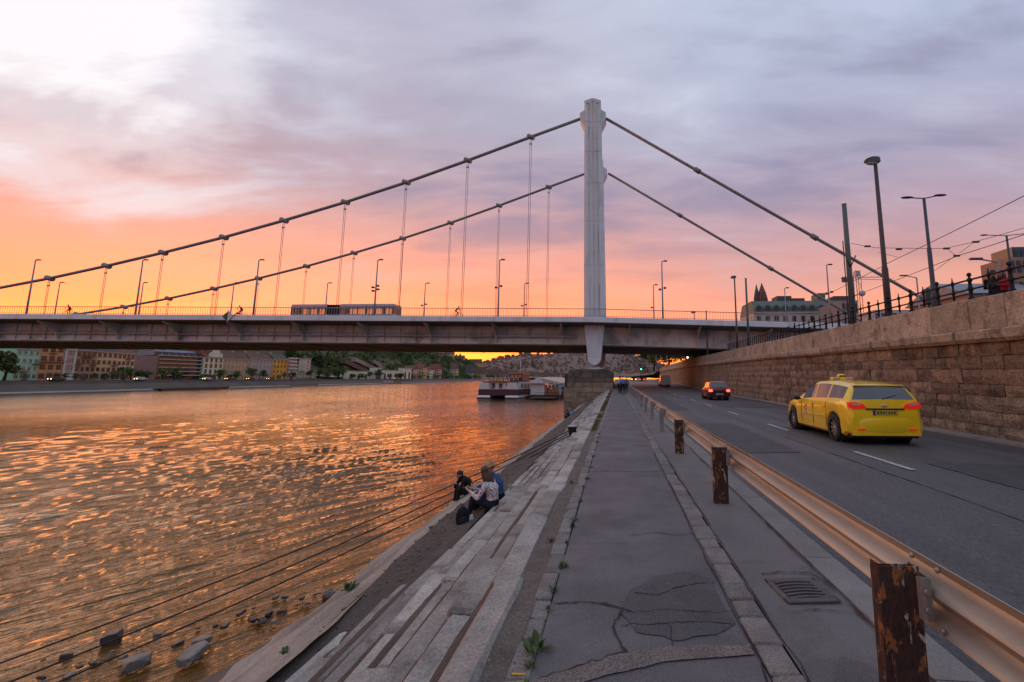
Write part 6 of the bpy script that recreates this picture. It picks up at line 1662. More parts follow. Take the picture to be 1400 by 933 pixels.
# distant traffic queueing beyond the bridge
for i, (px, py, Y, mt, rear) in enumerate(((866, 512.5, 150, m_carb, False), (872, 513, 165, m_carw, True), (877, 513.5, 140, m_carb, True), (869, 511.5, 210, m_carw, False), (881, 513.5, 185, m_carb, True))):
    p = onY(px, py, Y)
    c = thing('queueing_car', ('%s car with glowing headlights in the far traffic queue' if not rear else '%s car with glowing tail lamps in the far traffic queue') % ('dark' if mt is m_carb else 'pale'), 'car', (p.x, Y, .45), 0, 'cars queueing beyond the bridge')
    MB().prism([(-2.1, .25), (2.1, .25), (2.1, .85), (1.2, .95), (.7, 1.45), (-1.2, 1.45), (-1.9, .95), (-2.1, .9)], 'x', -.85, .85).build('body', mt, c, False)
    MB().b2(-.7, .7, -2.0, -1.2, .98, 1.4).build('window', m_glassd, c, False)
    for xx in (-.62, .62): MB().box(xx, -2.13, .72, .36, .06, .2).build('tail_lamp' if rear else 'headlight', m_brake if rear else m_hl, c, False)
# traffic light far along the road
o = thing('traffic_light', 'distant dark traffic light pole showing green beyond the wall end', 'traffic light', tuple(onY(876, 516, 150)))
p = onY(876, 500, 150); MB().tube([(p.x, 150, .4), (p.x, 150, p.z + .5)], .12, 8).build('pole', m_lamph, o); MB().chbox(p.x - .3, p.x + .3, 149.8, 150.2, p.z - 1.6, p.z + .4, .05).build('signal_head', m_lamph, o)
MB().ell((p.x + .1, 149.7, p.z - 1.2), (.22, .1, .22), 10, 6).build('green_lens', M('green_lit', (.1, .6, .4), None, .3, bump=0, emit=(.05, 1, .55, 5.0)), o)

# ================================================================== boats
m_purple = M('hull_purple', (.045, .018, .05), None, .35, bump=0); m_bwhite = M('boat_white_paint', (.68, .67, .68), (.6, .59, .6), .4, scale=1, bump=0)
m_deck = M('boat_deck_brown', (.11, .075, .06), None, .7, bump=0); m_awn = M('awning_canvas', (.55, .42, .38), None, .8, bump=0)
def onZ(px, py, z): d = ray(px, py); t = (z - EYE) / d.z; return Vector((d.x * t, d.y * t, z))
bp = onZ(681, 546, WATER); sc_ = bp.y / 610
bt = thing('excursion_boat', 'purple and white twin hulled excursion boat moored near the pier', 'boat', (bp.x, bp.y, WATER), R(-9)); W2 = 59 * sc_ / 2
for s in (-1, 1):
    hl = MB(); x0, x1 = s * W2 * .38, s * W2
    hl.prism([(-.3, -.4), (-.6, .55), (-.2, 1.0), (24, 1.1), (25, -.4)], 'x', x0, x1).build('hull', m_bwhite, bt, False)
    MB().prism([(-.62, .12), (-.64, .36), (25, .36), (25, .12)], 'x', x0 - s * .05, x1 + s * .06).build('rubbing_strake', m_black, bt, False)
MB().prism([(-.25, .95), (-.1, 2.5), (26, 2.5), (26, .9)], 'x', -W2 * .98, W2 * .98).build('purple_band', m_purple, bt, False)
MB().b2(-W2 * .9, W2 * .9, 1.4, 22, 2.5, 4.4).build('saloon', m_bwhite, bt, False)
for k in range(5):
    xx = -W2 * .72 + k * W2 * .36; MB().b2(xx - .45, xx + .45, 1.33, 1.45, 2.75, 4.0).build('saloon_window', m_glassd, bt, False)
for k in range(8):
    yy = 2.8 + k * 2.4; 
    for s in (-1, 1): MB().b2(s * W2 * .9 - .05, s * W2 * .9 + .05, yy, yy + 1.7, 2.8, 4.0).build('saloon_window', m_glassd, bt, False)
for s, xx in ((-1, -W2 * .75), (1, W2 * .62)): MB().prism([(xx - 1.5, 2.5), (xx - 1.1, 4.2), (xx + 1.2, 4.2), (xx + 1.5, 2.5)], 'y', .2, 1.3).build('stern_shell', m_bwhite, bt, False)
MB().b2(-W2 * .92, W2 * .92, .8, 22.5, 4.4, 4.55).build('upper_deck', m_deck, bt, False)
for k in range(9):
    xx = -W2 * .9 + k * W2 * .225
    MB().tube([(xx, .9, 4.5), (xx, .9, 5.5)], .04, 6).build('stanchion', m_bwhite, bt, False)
for hh in (5.0, 5.5): MB().tube([(-W2 * .9, .9, hh), (W2 * .9, .9, hh)], .035, 6).build('hand_rail', m_bwhite, bt, False)
MB().b2(W2 * .1, W2 * .75, 6, 11, 4.55, 6.6).build('wheelhouse', m_purple, bt, False); MB().b2(W2 * .05, W2 * .8, 5.6, 11.5, 6.6, 6.8).build('wheelhouse_roof', m_awn, bt, False)
for k in range(3): MB().b2(W2 * (.16 + .2 * k), W2 * (.3 + .2 * k), 5.94, 6.0, 5.3, 6.3).build('wheelhouse_window', m_glassd, bt, False)
MB().tube([(W2 * .5, 8, 6.8), (W2 * .5, 8, 10.2)], .06, 6).build('mast', m_bwhite, bt, False)
for k in range(5): MB().b2(-W2 * .75 + k * .9, -W2 * .75 + k * .9 + .4, 3.5, 3.9, 4.55, 5.4).build('deck_seat', M('seat_orange', (.42, .18, .03), None, .6, bump=0), bt, False)
pp = onZ(737, 546.5, WATER); s2 = pp.y / 610
pv = thing('floating_pavilion', 'white landing pavilion with pale pitched canvas roof beside the purple boat', 'pontoon', (pp.x, pp.y, WATER), R(-10)); W3 = 46 * s2 / 2
MB().b2(-W3 * .95, W3 * .95, 3.5, 26, -.4, 1.0).build('pontoon_hull', m_hull, pv, False)
MB().b2(-W3 * .9, W3 * .0, 4, 4.25, 1.0, 4.0).build('front_panel', m_bwhite, pv, False)
for k in range(6): MB().b2(W3 * .95 - .1, W3 * .95 + .1, 4.5 + k * 4, 4.8 + k * 4, 1.0, 4.1).build('roof_post', m_bwhite, pv, False)
for k in range(4): MB().b2(W3 * (.0 + .24 * k), W3 * (.16 + .24 * k), 4.05, 4.2, 1.0, 3.6).build('glass_panel', m_glassd, pv, False)
MB().prism([(-W3, 4.0), (-W3 * .35, 5.6), (W3 * 1.05, 4.15), (W3 * 1.05, 4.0)], 'y', 3.4, 25).build('canvas_roof', m_awn, pv, False)
MB().prism([(-W3 * 1.02, 4.0), (-W3 * .35, 5.64), (W3 * .05, 4.0)], 'y', 3.2, 3.42).build('gable_screen', m_bwhite, pv, False)
gw = MB(); gw.b2(-W3 * .55, W3 * .9, -.8, 3.4, .3, .55); gw.build('gangway', m_deck, pv, False)
for k in range(8): MB().tube([(-W3 * .5 + k * W3 * .19, 3.0, .5), (-W3 * .5 + k * W3 * .19, 3.0, 1.6)], .04, 5).build('gangway_post', m_black, pv, False)
MB().tube([(-W3 * .5, 3.0, 1.6), (W3 * .86, 3.0, 1.6)], .04, 6).build('gangway_rail', m_black, pv, False)
for px, py, lb, mt, L in ((763, 541, 'pale blue hulled boat lying beyond the floating pavilion', M('boat_blue', (.10, .30, .42), None, .5, bump=0), 20), (756, 538, 'boat with dark green canopy behind the floating pavilion', M('canopy_green', (.02, .09, .07), None, .6, bump=0), 24)):
    q = onZ(px, py, WATER); o = thing('moored_boat', lb, 'boat', (q.x, q.y, WATER), R(-9))
    MB().prism([(-.2, -.3), (-.6, 1.3), (L, 1.3), (L, -.3)], 'x', -2.6, 2.6).build('hull', m_hull if 'canopy' in mt.name else mt, o, False)
    MB().b2(-2.2, 2.2, 1, L * .8, 1.3, 3.1).build('cabin', m_bwhite, o, False)
    for k in range(4): MB().b2(-1.9 + k, -1.2 + k, .95, 1.02, 1.7, 2.7).build('cabin_window', m_glassd, o, False)
    MB().lathe([(2.9, 0), (2.4, .7), (.2, 1.1)], (0, 4, 3.2), 14).build('canopy', mt, o, False)
    MB().tube([(1, 6, 3.1), (1, 6, 6.5)], .06, 6).build('mast', m_bwhite, o, False)
# ================================================================== people
def to_mesh(mb, voxel, smooth, name):
    me = bpy.data.meshes.new(name); me.from_pydata(mb.v, [], mb.f); me.update()
    bm = bmesh.new(); bm.from_mesh(me); bmesh.ops.recalc_face_normals(bm, faces=bm.faces); bm.to_mesh(me); bm.free()
    o = bpy.data.objects.new('tmp', me); col.objects.link(o)
    r = o.modifiers.new('r', 'REMESH'); r.mode = 'VOXEL'; r.voxel_size = voxel; r.use_smooth_shade = True
    s = o.modifiers.new('s', 'SMOOTH'); s.factor = .5; s.iterations = smooth
    dg = bpy.context.evaluated_depsgraph_get(); res = bpy.data.meshes.new_from_object(o.evaluated_get(dg)); res.name = name
    bpy.data.objects.remove(o); bpy.data.meshes.remove(me)
    for p in res.polygons: p.use_smooth = True
    return res
def limb(mb, pts, rad, n=10):
    mb.tube(pts, rad, n)
    for p, r in ((pts[0], rad[0]), (pts[-1], rad[-1])): mb.ell(tuple(p), (r, r, r), 10, 6)
def etube(mb, pts, rl, rd, lat):
    """torso section: wide along lat, shallower front to back"""
    n = 14; vs = []; fs = []; lat = Vector(lat).normalized(); k = len(pts); pts = [Vector(p) for p in pts]
    for i, p in enumerate(pts):
        d = (pts[min(i + 1, k - 1)] - pts[max(0, i - 1)]).normalized(); l = (lat - d * lat.dot(d)).normalized(); f = d.cross(l)
        for j in range(n): a = 2 * math.pi * j / n; vs.append(p + l * math.cos(a) * rl[i] + f * math.sin(a) * rd[i])
    for i in range(k - 1):
        for j in range(n): a, b = i * n + j, i * n + (j + 1) % n; fs.append((a, b, b + n, a + n))
    fs += [tuple(range(n)), tuple((k - 1) * n + j for j in reversed(range(n)))]; mb.add(vs, fs)
def seg_d(p, a, b):
    ab = b - a; t = max(0, min(1, (p - a).dot(ab) / max(1e-9, ab.length_squared))); return (p - a - ab * t).length
def person(label, J, mats, hair, voxel=.012, fingers=True, grp=None, hairlong=0.0, cap=None, build=1.0, name='person'):
    """J: joints in world space. mats: skin, top, pants, shoes"""
    J = {k: Vector(v) for k, v in J.items()}
    base = (J['hip_l'] + J['hip_r']) / 2; t = thing(name, label, 'person', tuple(base), 0, grp)
    lat = (J['sh_r'] - J['sh_l']).normalized(); mb = MB(); S_ = []
    pel = (J['hip_l'] + J['hip_r']) / 2; nk = J['neck']; che = pel.lerp(nk, .66); wst = pel.lerp(nk, .33)
    if 'back' in J: wst = wst + J['back'] * .6; che = che + J['back']
    k = build
    etube(mb, [pel - (nk - pel) * .16, pel, wst, che, nk.lerp(che, .35), nk], [.13 * k, .165 * k, .145 * k, .175 * k, .16 * k, .06], [.09 * k, .125 * k, .105 * k, .115 * k, .09 * k, .055], lat)
    S_ += [(pel, pel + (wst - pel) * .35, .13, 2), (wst, che, .13, 1), (che, nk, .12, 1)]
    hd = J['head']; up = (hd - nk).normalized(); look = J['look'].normalized()
    look = (look - up * look.dot(up) * .6).normalized(); sd = look.cross(up).normalized(); rot = Matrix((sd, look, sd.cross(look))).transposed()
    mb.tube([nk - up * .03, hd - up * .03], [.056, .05], 10)
    mb.ell(tuple(hd + up * .015), (.074, .094, .108), 16, 12, rot); mb.ell(tuple(hd - up * .055 + look * .028), (.052, .062, .052), 12, 8, rot)
    mb.ell(tuple(hd + look * .098 - up * .012), (.013, .02, .022), 8, 6, rot)
    for s in (-1, 1): mb.ell(tuple(hd + sd * s * .076), (.01, .02, .03), 8, 6, rot)
    S_ += [(hd + up * .05, hd - up * .08, .085, 0), (nk + up * .02, hd, .05, 0)]
    for s in ('l', 'r'):
        sh, el, ha = J['sh_' + s], J['el_' + s], J['ha_' + s]; hp, kn, an = J['hip_' + s], J['kn_' + s], J['an_' + s]
        limb(mb, [sh, sh.lerp(el, .5), el], [.062 * k, .05 * k, .043 * k]); limb(mb, [el, el.lerp(ha, .4), ha], [.043 * k, .041 * k, .027])
        limb(mb, [hp, hp.lerp(kn, .5), kn], [.088 * k, .075 * k, .058 * k]); limb(mb, [kn, kn.lerp(an, .35), an], [.056 * k, .056 * k, .036])
        S_ += [(sh, el, .05, 1), (el, el.lerp(ha, .9), .04, 1), (hp, kn, .07, 2), (kn, kn.lerp(an, .92), .05, 2)]
        hdir = (J['fin_' + s] - ha).normalized() if 'fin_' + s in J else (ha - el).normalized()
        hl = hdir.cross(lat); hl = hl.normalized() if hl.length > .05 else Vector((0, 0, 1)); hw = hdir.cross(hl).normalized()
        pc = ha + hdir * .045; r3 = Matrix((hw, hdir, hl)).transposed() 
        mb.ell(tuple(pc), (.038, .052, .018), 12, 8, r3); S_ += [(ha + hdir * .02, ha + hdir * .17, .03, 0)]
        if fingers:
            for q, L in ((-.027, .062), (-.009, .074), (.009, .07), (.026, .055)):
                a = pc + hw * q + hdir * .035; b = a + hdir * L * .55 - hl * .008; c = b + (hdir * .75 - hl * .65).normalized() * L * .5
                mb.tube([a, b, c], [.0095, .009, .0078], 7)
            a = pc - hw * .03 - hdir * .02; mb.tube([a, a - hw * .03 + hdir * .03 - hl * .01, a - hw * .035 + hdir * .06 - hl * .015], [.0115, .0105, .009], 7)
        toe = J['toe_' + s]; fd = (toe - an); 
        limb(mb, [an - fd * .22 + Vector((0, 0, -.03)), an.lerp(toe, .5) + Vector((0, 0, -.015)), toe], [.038, .042, .03]); S_ += [(an + Vector((0, 0, -.03)) - fd * .2, toe, .045, 3)]
    me = to_mesh(mb, voxel, 4, 'body')
    for m in mats: me.materials.append(m)
    mi = []
    for p in me.polygons:
        c = p.center; best = min(S_, key=lambda q: seg_d(c, q[0], q[1]) - q[2] * .8); mi.append(best[3])
    me.polygons.foreach_set('material_index', mi); body = link('body', me, t)
    hb = MB(); hb.ell(tuple(hd + up * .038 - look * .022), (.083, .098, .092), 16, 10, rot)
    if hairlong:
        hb.ell(tuple(hd - look * .055 - up * (.02 + hairlong * .45)), (.105, .072, .08 + hairlong * .6), 14, 10, rot)
        for s in (-1, 1): hb.ell(tuple(hd - look * .005 + sd * s * .062 - up * (.03 + hairlong * .35)), (.035, .055, .06 + hairlong * .42), 12, 8, rot)
    hm = to_mesh(hb, voxel * .8, 2, 'hair')
    for v in hm.vertices:
        q = v.co - hd; v.co += q.normalized() * .006 * fbm(math.atan2(q.dot(sd), q.dot(look)) * 9, q.dot(up) * 6, 2)
    hm.materials.append(hair); link('hair', hm, t)
    for s in (-1, 1): MB().ell(tuple(hd + look * .088 + sd * s * .03 + up * .012), (.011, .008, .009), 8, 6, rot).build('eye', m_black, t)
    if cap:
        cb = MB(); cb.ell(tuple(hd + up * .06), (.088, .104, .07), 16, 8, rot); cb.lathe([(.09, -.006), (.165, -.012), (.165, .002), (.09, .006)], (0, 0, 0), 20)
        n0 = 16 * 9
        for i in range(n0, len(cb.v)): cb.v[i] = tuple(hd + up * .045 + rot @ Vector(cb.v[i]))
        cb.build('straw_hat', cap, t)
    return t
def cloth(n, c, c2=None, **k): return M('cloth_' + n, c, c2, .85, scale=14, bump=.35, bscale=55, bdist=.006, spec=.2, **k)
m_skin = M('skin', (.42, .25, .18), (.38, .22, .155), .5, scale=6, bump=.05, bscale=90); m_skin2 = M('skin_tan', (.34, .19, .13), None, .5, scale=6, bump=0)
m_hbr = M('hair_brown', (.05, .022, .014), (.09, .04, .024), .5, scale=30, bump=.3, bscale=70, stretch=(1, 1, .15)); m_hdk = M('hair_black', (.012, .010, .010), None, .5, scale=30, bump=.3, bscale=70); m_hbl = M('hair_blond', (.30, .17, .07), (.22, .12, .05), .55, scale=30, bump=.3, bscale=70)
m_blk = cloth('black', (.014, .014, .017)); m_nvy = cloth('navy', (.018, .022, .04)); m_blue = cloth('blue_shirt', (.05, .10, .24)); m_lblue = cloth('light_blue_shirt', (.10, .26, .58)); m_wht = cloth('pale_shirt', (.5, .47, .45)); m_gry = cloth('grey_shirt', (.16, .16, .17)); m_redc = cloth('red_coat', (.36, .015, .03)); m_shoe = cloth('shoe', (.02, .018, .018)); m_straw = M('straw_hat_weave', (.42, .27, .12), (.33, .20, .085), .8, scale=40, bump=.4, bscale=120)
def floral():
    m = bpy.data.materials.new('floral_blouse'); m.use_nodes = True; t = NT(m.node_tree); b = t.n['Principled BSDF']; b.inputs['Roughness'].default_value = .8
    tc = t.node('ShaderNodeTexCoord').outputs['Object']
    def vor(sc, off): 
        n = t.node('ShaderNodeTexVoronoi'); t.put(n.inputs['Vector'], t.vm('ADD', tc, off)); n.inputs['Scale'].default_value = sc; return n.outputs['Distance']
    c = t.mix(t.ramp(vor(19, (0, 0, 0)), [(.28, 1.0), (.36, 0.0)]), (.60, .57, .56, 1), (.38, .06, .09, 1))
    c = t.mix(t.ramp(vor(22, (3, 5, 1)), [(.24, 1.0), (.32, 0.0)]), c, (.12, .17, .16, 1)); c = t.mix(t.ramp(vor(30, (7, 2, 4)), [(.2, 1.0), (.28, 0.0)]), c, (.45, .30, .28, 1))
    t.put(b.inputs['Base Color'], c)
    bn = t.node('ShaderNodeBump'); bn.inputs['Strength'].default_value = .5; bn.inputs['Distance'].default_value = .02; t.put(bn.inputs['Height'], t.noise(tc, 9, 3)); t.l.new(bn.outputs[0], b.inputs['Normal'])
    return m
def seated(px_, py_, pz, face, lean=.22, knee=.0, legdrop=.14, reach=None, hunch=.03, headdrop=0.0, sc=1.0):
    """sitting on a ledge, knees drawn up; face = heading (radians, 0 = +x)"""
    f = Vector((math.cos(face), math.sin(face), 0)); r = Vector((f.y, -f.x, 0)); P0 = Vector((px_, py_, pz)); U = Vector((0, 0, 1)); q = lambda a, b, c: P0 + (f * a + r * b + U * c) * sc
    J = dict(hip_l=q(0, -.09, .11), hip_r=q(0, .09, .11), neck=q(lean, 0, .56), sh_l=q(lean - .02, -.18, .50), sh_r=q(lean - .02, .18, .50), head=q(lean + .06, 0, .70 - headdrop), look=f - U * .25, back=-f * hunch)
    for s, k in (('l', -1), ('r', 1)):
        J['kn_' + s] = q(.36, k * (.11 + knee), .28 - legdrop * .3); J['an_' + s] = q(.42, k * .12, .07 - legdrop); J['toe_' + s] = q(.60, k * .14, .025 - legdrop)
        J['el_' + s] = q(lean + .12, k * .23, .27); h = (.44, .06, .33) if reach is None else reach; J['ha_' + s] = q(h[0], k * h[1], h[2]); J['fin_' + s] = q(h[0] + .1, k * h[1] * .5, h[2] + .04)
    return J
wj = seated(-2.40, 8.95, -.93, R(176), lean=.10, legdrop=.16, reach=(.42, .10, .36), hunch=.05)
wj['look'] = Vector((-.45, .9, -.25))
woman = person('woman in white floral blouse with long brown hair seated on the steps', wj, [m_skin, floral(), m_nvy, m_shoe], m_hbr, .0085, True, hairlong=.20, build=1.02)
mj = seated(-2.40, 9.42, -.93, R(190), lean=.14, legdrop=.16, hunch=.05)
person('person in blue shirt and straw hat seated close beside the floral blouse', mj, [m_skin, m_blue, m_blk, m_shoe], m_hbl, .0095, True, cap=m_straw, build=1.08)
bj = seated(-4.12, 13.0, -1.72, R(214), lean=.26, legdrop=.22, hunch=.07, headdrop=.07, reach=(.40, .05, .40))
person('person in black sweater hunched over knees on the sloping concrete apron', bj, [m_skin, m_blk, m_blk, m_shoe], m_hdk, .0105, True, build=1.08)
# cloth folds of the jacket hem read against the trousers: a short peplum under the blouse
# backpack and little bag at the woman's feet
bk = thing('backpack', 'black rounded backpack standing in the dirt by the seated woman', 'backpack', (-2.80, 8.42, -1.08), R(30))
me = to_mesh(MB().ell((0, 0, .17), (.125, .085, .19), 14, 10).box(0, .02, .13, .2, .13, .24), .012, 5, 'bag'); me.materials.append(m_blk); link('bag_body', me, bk, False)
me = to_mesh(MB().ell((0, -.085, .12), (.09, .035, .09), 12, 8), .01, 3, 'pocket'); me.materials.append(m_nvy); link('front_pocket', me, bk, False)
for s in (-1, 1): MB().tube([(s * .06, .08, .30), (s * .075, .12, .2), (s * .07, .085, .06)], .012, 6).build('shoulder_strap', m_blk, bk, False)
MB().tube([(-.03, .02, .355), (0, .02, .39), (.03, .02, .355)], .008, 6).build('grab_handle', m_blk, bk, False)
pb = tag(link('plastic_bag', to_mesh(MB().ell((0, 0, .05), (.075, .05, .08), 12, 8).ell((.03, .02, .1), (.03, .02, .06), 8, 6), .009, 2, 'plastic_bag')), 'crumpled white plastic bag lying next to the black backpack', 'bag'); pb.location = (-2.69, 8.5, -1.03); pb.data.materials.append(m_wht)
for v in pb.data.vertices: v.co += v.co.normalized() * .014 * fbm(v.co.x * 40, v.co.y * 40, v.co.z * 40)
pc_ = tag(link('paper_sheet', MB().add([(-2.30, 9.86, -.775), (-2.06, 9.9, -.77), (-2.10, 10.2, -.772), (-2.33, 10.15, -.76), (-2.3, 9.86, -.779), (-2.06, 9.9, -.774), (-2.1, 10.2, -.776), (-2.33, 10.15, -.764)], [(0, 1, 2, 3), (7, 6, 5, 4), (0, 4, 5, 1), (1, 5, 6, 2), (2, 6, 7, 3), (3, 7, 4, 0)]).mesh('paper_sheet', m_gry)), 'pale paper sheet lying on the step beside the blue shirted person', 'paper')
# two more sitting far off by the pier
for x, y, z, tp, hr_, lb in ((-3.55, 35.0, -1.62, m_blk, m_hdk, 'dark haired person in black sitting on the apron near the pier'), (-3.20, 35.5, -1.5, m_lblue, m_hbr, 'person in bright blue top sitting on the apron near the pier')):
    person(lb, seated(x, y, z, R(200), lean=.16, legdrop=.12), [m_skin2, tp, m_blk, m_shoe], hr_, .02, False)
def standing(x, y, z, face, h=1.76, stride=0.0, arms='down', lean=0.0):
    f = Vector((math.cos(face), math.sin(face), 0)); r = Vector((f.y, -f.x, 0)); P0 = Vector((x, y, z)); U = Vector((0, 0, 1)); k = h / 1.76; q = lambda a, b, c: P0 + (f * (a + lean * c) + r * b + U * c) * k
    J = dict(hip_l=q(0, -.095, .93), hip_r=q(0, .095, .93), neck=q(.0, 0, 1.46), sh_l=q(-.01, -.195, 1.40), sh_r=q(-.01, .195, 1.40), head=q(.03, 0, 1.63), look=f)
    for s, m_ in (('l', -1), ('r', 1)):
        st = stride * m_
        J['kn_' + s] = q(.05 + st * .55 + abs(stride) * .1, m_ * .10, .50); J['an_' + s] = q(st, m_ * .09, .09 + (.05 if st < 0 else 0)); J['toe_' + s] = q(st + .16, m_ * .10, .035 + (.0 if st < 0 else .02))
        J['el_' + s] = q(-.03 - st * .3, m_ * .25, 1.12); J['ha_' + s] = q(.08 - st * .5, m_ * .26, .88)
        if arms == 'fwd': J['el_' + s] = q(.14, m_ * .27, 1.16); J['ha_' + s] = q(.36, m_ * .1, 1.2)
    return J
for i, (x, y, tp, pn, hr_, lb, st, h) in enumerate(((.36, 45.6, m_wht, m_blk, m_hdk, 'walker in pale shirt at the edge of the group on the path', .2, 1.78), (.66, 42.8, m_lblue, m_blk, m_hdk, 'walker in bright blue shirt and black trousers seen from behind', -.2, 1.80), (1.02, 45.0, m_gry, m_nvy, m_hdk, 'walker in grey top nearest the guardrail posts on the path', .18, 1.76), (.52, 47.2, m_nvy, m_blk, m_hbr, 'walker in dark jacket ahead of the blue shirted one', -.15, 1.72))):
    person(lb, standing(x, y, rz_(y) + .01, R(90), h, st), [m_skin2, tp, pn, m_shoe], hr_, .022, False, 'people walking away along the path')
pu = onX(1356, 372, 11.9); gz_ = zt(pu.y) - .5; hh = pu.z + .08 - gz_
person('person in dark coat leaning close to the one in red behind the railing', standing(11.9, pu.y, gz_, R(40), max(1.5, hh), 0, 'fwd', .05), [m_skin2, m_blk, m_nvy, m_shoe], m_hdk, .016, False)
pu2 = onX(1368, 372, 12.1); person('person in red coat with dark long hair behind the railing', standing(12.15, pu2.y, gz_, R(200), max(1.5, hh - .05), 0, 'fwd', .05), [m_skin2, m_redc, m_blk, m_shoe], m_hdk, .016, False, hairlong=.16)
pu3 = onX(1234, 400, 12.4); 
# cyclists on the bridge
m_bike = M('bicycle_dark', (.02, .02, .022), None, .5, bump=0)
def bicycle(x, y, z, dirx, lb):
    t = thing('bicycle', lb, 'bicycle', (x, y, z), 0 if dirx > 0 else math.pi)
    for a in (-.52, .52):
        b = MB(); pts = [(a + .33 * math.cos(k * math.pi / 10), 0, .34 + .33 * math.sin(k * math.pi / 10)) for k in range(21)]; b.tube(pts, .022, 6, cap=False)
        for k in range(6): b.tube([(a, 0, .34), (a + .32 * math.cos(k * math.pi / 3), 0, .34 + .32 * math.sin(k * math.pi / 3))], .005, 4)
        b.build('wheel', m_bike, t, False)
    b = MB(); A_, B2, C2, D2 = (-.52, 0, .34), (-.08, 0, .30), (-.22, 0, .82), (.40, 0, .86)
    for p, q in ((A_, B2), (A_, C2), (B2, C2), (C2, D2), (B2, D2), (D2, (.52, 0, .34)), (D2, (.36, 0, 1.0))): b.tube([p, q], .018, 6)
    b.build('frame', m_bike, t, False); MB().ell((-.25, 0, .92), (.13, .06, .03), 10, 6).build('saddle', m_bike, t, False); MB().tube([(.42, -.25, 1.02), (.36, 0, 1.0), (.42, .25, 1.02)], .015, 6).build('handlebar', m_bike, t, False)
def rider(x, y, z, dirx, lb):
    f = Vector((dirx, 0, 0)); r = Vector((0, -dirx, 0)); U = Vector((0, 0, 1)); q = lambda a, b, c: Vector((x, y, z)) + f * a + r * b + U * c
    J = dict(hip_l=q(-.22, -.09, 1.0), hip_r=q(-.22, .09, 1.0), neck=q(.14, 0, 1.40), sh_l=q(.12, -.18, 1.35), sh_r=q(.12, .18, 1.35), head=q(.22, 0, 1.54), look=f)
    for s, m_, kx, az in (('l', -1, .14, .22), ('r', 1, .10, .42)):
        J['kn_' + s] = q(kx, m_ * .1, .62 + az * .3); J['an_' + s] = q(-.06 if m_ < 0 else -.02, m_ * .1, az); J['toe_' + s] = q(.1, m_ * .1, az - .06)
        J['el_' + s] = q(.30, m_ * .24, 1.2); J['ha_' + s] = q(.42, m_ * .22, 1.06)
    person(lb, J, [m_skin2, m_blk, m_blk, m_shoe], m_hdk, .025, False)
for px, dr, w_ in ((625, 1, 'left of the pylon'), (94, -1, 'at the low end of the cable'), (329, -1, 'beside the diamond sign')):
    X = onY(px, 426, 60.4).x; bicycle(X, 60.4, dkz(X) + .02, dr, 'dark bicycle ridden over the bridge ' + w_); rider(X, 60.4, dkz(X) + .02, dr, 'cyclist in dark clothes riding over the bridge ' + w_)

# ================================================================== mooring bollard and lines
bo = thing('mooring_bollard', 'black tapered iron mooring bollard with pale top on the steps', 'bollard', (-1.58, 16.4, -.50))
MB().lathe([(.19, -.05), (.17, .0), (.125, .05), (.12, .16), (.15, .28), (.175, .35), (.175, .365)], (0, 0, 0), 20).build('barrel', m_iron, bo, False)
MB().lathe([(.178, .366), (.178, .395), (.15, .41), (0, .415)], (0, 0, 0), 20).build('pale_cap', M('worn_white_cap', (.42, .42, .44), None, .6, scale=10, bump=.3), bo, False)
m_rope = M('mooring_cable', (.014, .013, .014), None, .7, scale=20, bump=.4, bscale=80)
for i, ((ex, ey), sag, lb) in enumerate((((0, 899), .30, 'outermost dark mooring line from the bollard out over the water'), ((0, 929), .32, 'middle dark mooring line from the bollard out over the water'), ((56, 933), .34, 'innermost dark mooring line from the bollard out over the water'))):
    A = Vector((-1.72, 16.38 - .06 * i, -.30 - .07 * i)); E_ = onZ(ex, ey, -3.45 + .05 * i); B_ = A + (E_ - A) * 1.12; pts = []
    for k in range(41):
        t_ = k / 40; v = A.lerp(B_, t_); v.z -= sag * 4 * t_ * (1 - t_) * .9; pts.append(v)
    tag(MB().tube(pts, .016, 7).build('mooring_line', m_rope), lb, 'rope')
# coil round the bollard
cb = MB(); cb.tube([(-1.58 + .14 * math.cos(k * .5), 16.4 + .14 * math.sin(k * .5), -.36 + .004 * k) for k in range(40)], .016, 6); tag(cb.build('rope_coil', m_rope), 'dark rope turns wound round the mooring bollard', 'rope')

# ================================================================== weeds, grass and litter
def tuft(x, y, z, s, n, seed, label, grp, mat=None):
    rg = random.Random(seed); V = []; F = []
    for _ in range(n):
        a = rg.uniform(0, 6.28); L = s * rg.uniform(.5, 1.2); el_ = rg.uniform(.35, 1.3); d = Vector((math.cos(a) * math.cos(el_), math.sin(a) * math.cos(el_), math.sin(el_))); sd = Vector((-math.sin(a), math.cos(a), 0)) * L * rg.uniform(.14, .26)
        b = Vector((rg.uniform(-.3, .3) * s, rg.uniform(-.5, .5) * s, 0)); m = b + d * L * .6; e = b + d * L - Vector((0, 0, L * .18)); o = len(V)
        V += [b, m + sd, e, m - sd]; F.append((o, o + 1, o + 2, o + 3))
    me = bpy.data.meshes.new('weed_tuft'); me.from_pydata(V, [], F); me.materials.append(mat or m_leaf); o = link('weed_tuft', me); o.location = (x, y, z); tag(o, label, 'weed', grp)
wg = random.Random(8)
for i, y in enumerate((2.42, 2.72, 2.86, 3.35, 3.62, 4.05, 4.6, 5.1, 5.3, 6.1, 6.9, 7.4, 8.3, 9.4, 10.2, 11.5, 12.4, 13.1)):
    tuft(-.475 + wg.uniform(-.02, .015), y, .0, wg.uniform(.035, .075) * (1.35 if i < 3 else 1), wg.randint(12, 30), i, 'small green weed tuft in the joint along the path edge', 'weeds along the path edge')
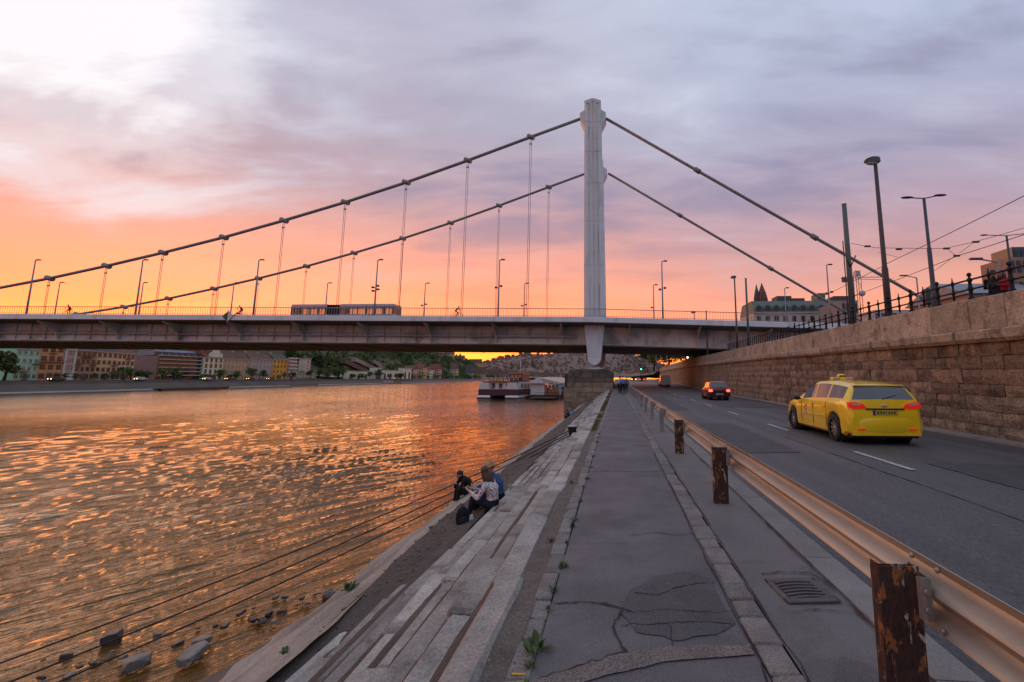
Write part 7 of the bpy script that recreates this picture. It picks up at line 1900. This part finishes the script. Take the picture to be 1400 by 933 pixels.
for i, (x, y, z, s) in enumerate(((-3.95, 6.9, -1.50, .16), (-3.5, 5.0, -1.28, .07), (-3.7, 9.2, -1.38, .09), (-3.55, 8.3, -1.32, .08), (-3.4, 10.6, -1.25, .08), (-2.2, 5.2, -.9, .05), (-.70, 7.2, -.02, .05), (-.66, 4.7, -.02, .05))):
    tuft(x, y, z, s, 26, 60 + i, 'lone green weed growing from a crack in the apron or steps', 'weeds on the apron and steps')
V = []; F = []; gg = random.Random(3)
for _ in range(9000):
    y = 14 + 34 * gg.random() ** .8; x = -.70 + gg.gauss(0, .06) + .02 * fbm(y, 1)
    if fbm(y * .5, 3.3) < -.05: continue
    if not -.8 < x < -.52: continue
    L = gg.uniform(.03, .09); a = gg.uniform(0, 6.28); o = len(V); b = Vector((x, y, rz_(y) - .03)); w_ = Vector((math.cos(a), math.sin(a), 0)) * .008 * (1 + y / 20); V += [b - w_, b + w_, b + Vector((gg.uniform(-.03, .03), gg.uniform(-.03, .03), L))]; F.append((o, o + 1, o + 2))
me = bpy.data.meshes.new('verge_grass'); me.from_pydata(V, [], F); me.materials.append(m_grass); stuff(link('verge_grass', me)); tag(bpy.data.objects['verge_grass'], 'short yellow green grass growing behind the top step slabs', 'grass')
# grit and little stones
def grit(name, n, xr, yr, zf, sr, mat, seed, label):
    rg = random.Random(seed); mb = MB()
    for _ in range(n):
        x, y = xr(rg), yr(rg); s = rg.uniform(*sr); mb.lathe([(s * .2, -s * .4), (s, -s * .1), (s * .7, s * .45)], (x, y, zf(x, y) + s * .2), 5, sm=False)
    o = stuff(mb.build(name, mat)); tag(o, label, 'gravel')
grit('grit', 420, lambda r: r.choice((-.62, -.66, -.7, 1.66, 1.7, 1.0, .8)) + r.gauss(0, .035), lambda r: 1.8 + 12 * r.random() ** 1.6, lambda x, y: .0, (.003, .009), m_sett, 4, 'scattered grit and tiny stones along the path joints')
grit('bed_rubble', 520, lambda r: r.uniform(-3.4, -2.75), lambda r: 2.5 + 14 * r.random() ** 1.3, lambda x, y: dz_bed(y, (x + 3.38) / .88) + .05 * fbm(x * 2.2, y * 1.6, 7, 5), (.008, .028), m_rock, 6, 'loose rubble lying in the dirt bed below the steps')
tag(MB().chbox(-.575, -.50, 2.64, 2.655, .002, .008, .002).build('yellow_scrap', M('yellow_scrap', (.6, .36, .02), None, .5, bump=0)), 'bright yellow plastic scrap lying on the edge stone', 'litter')
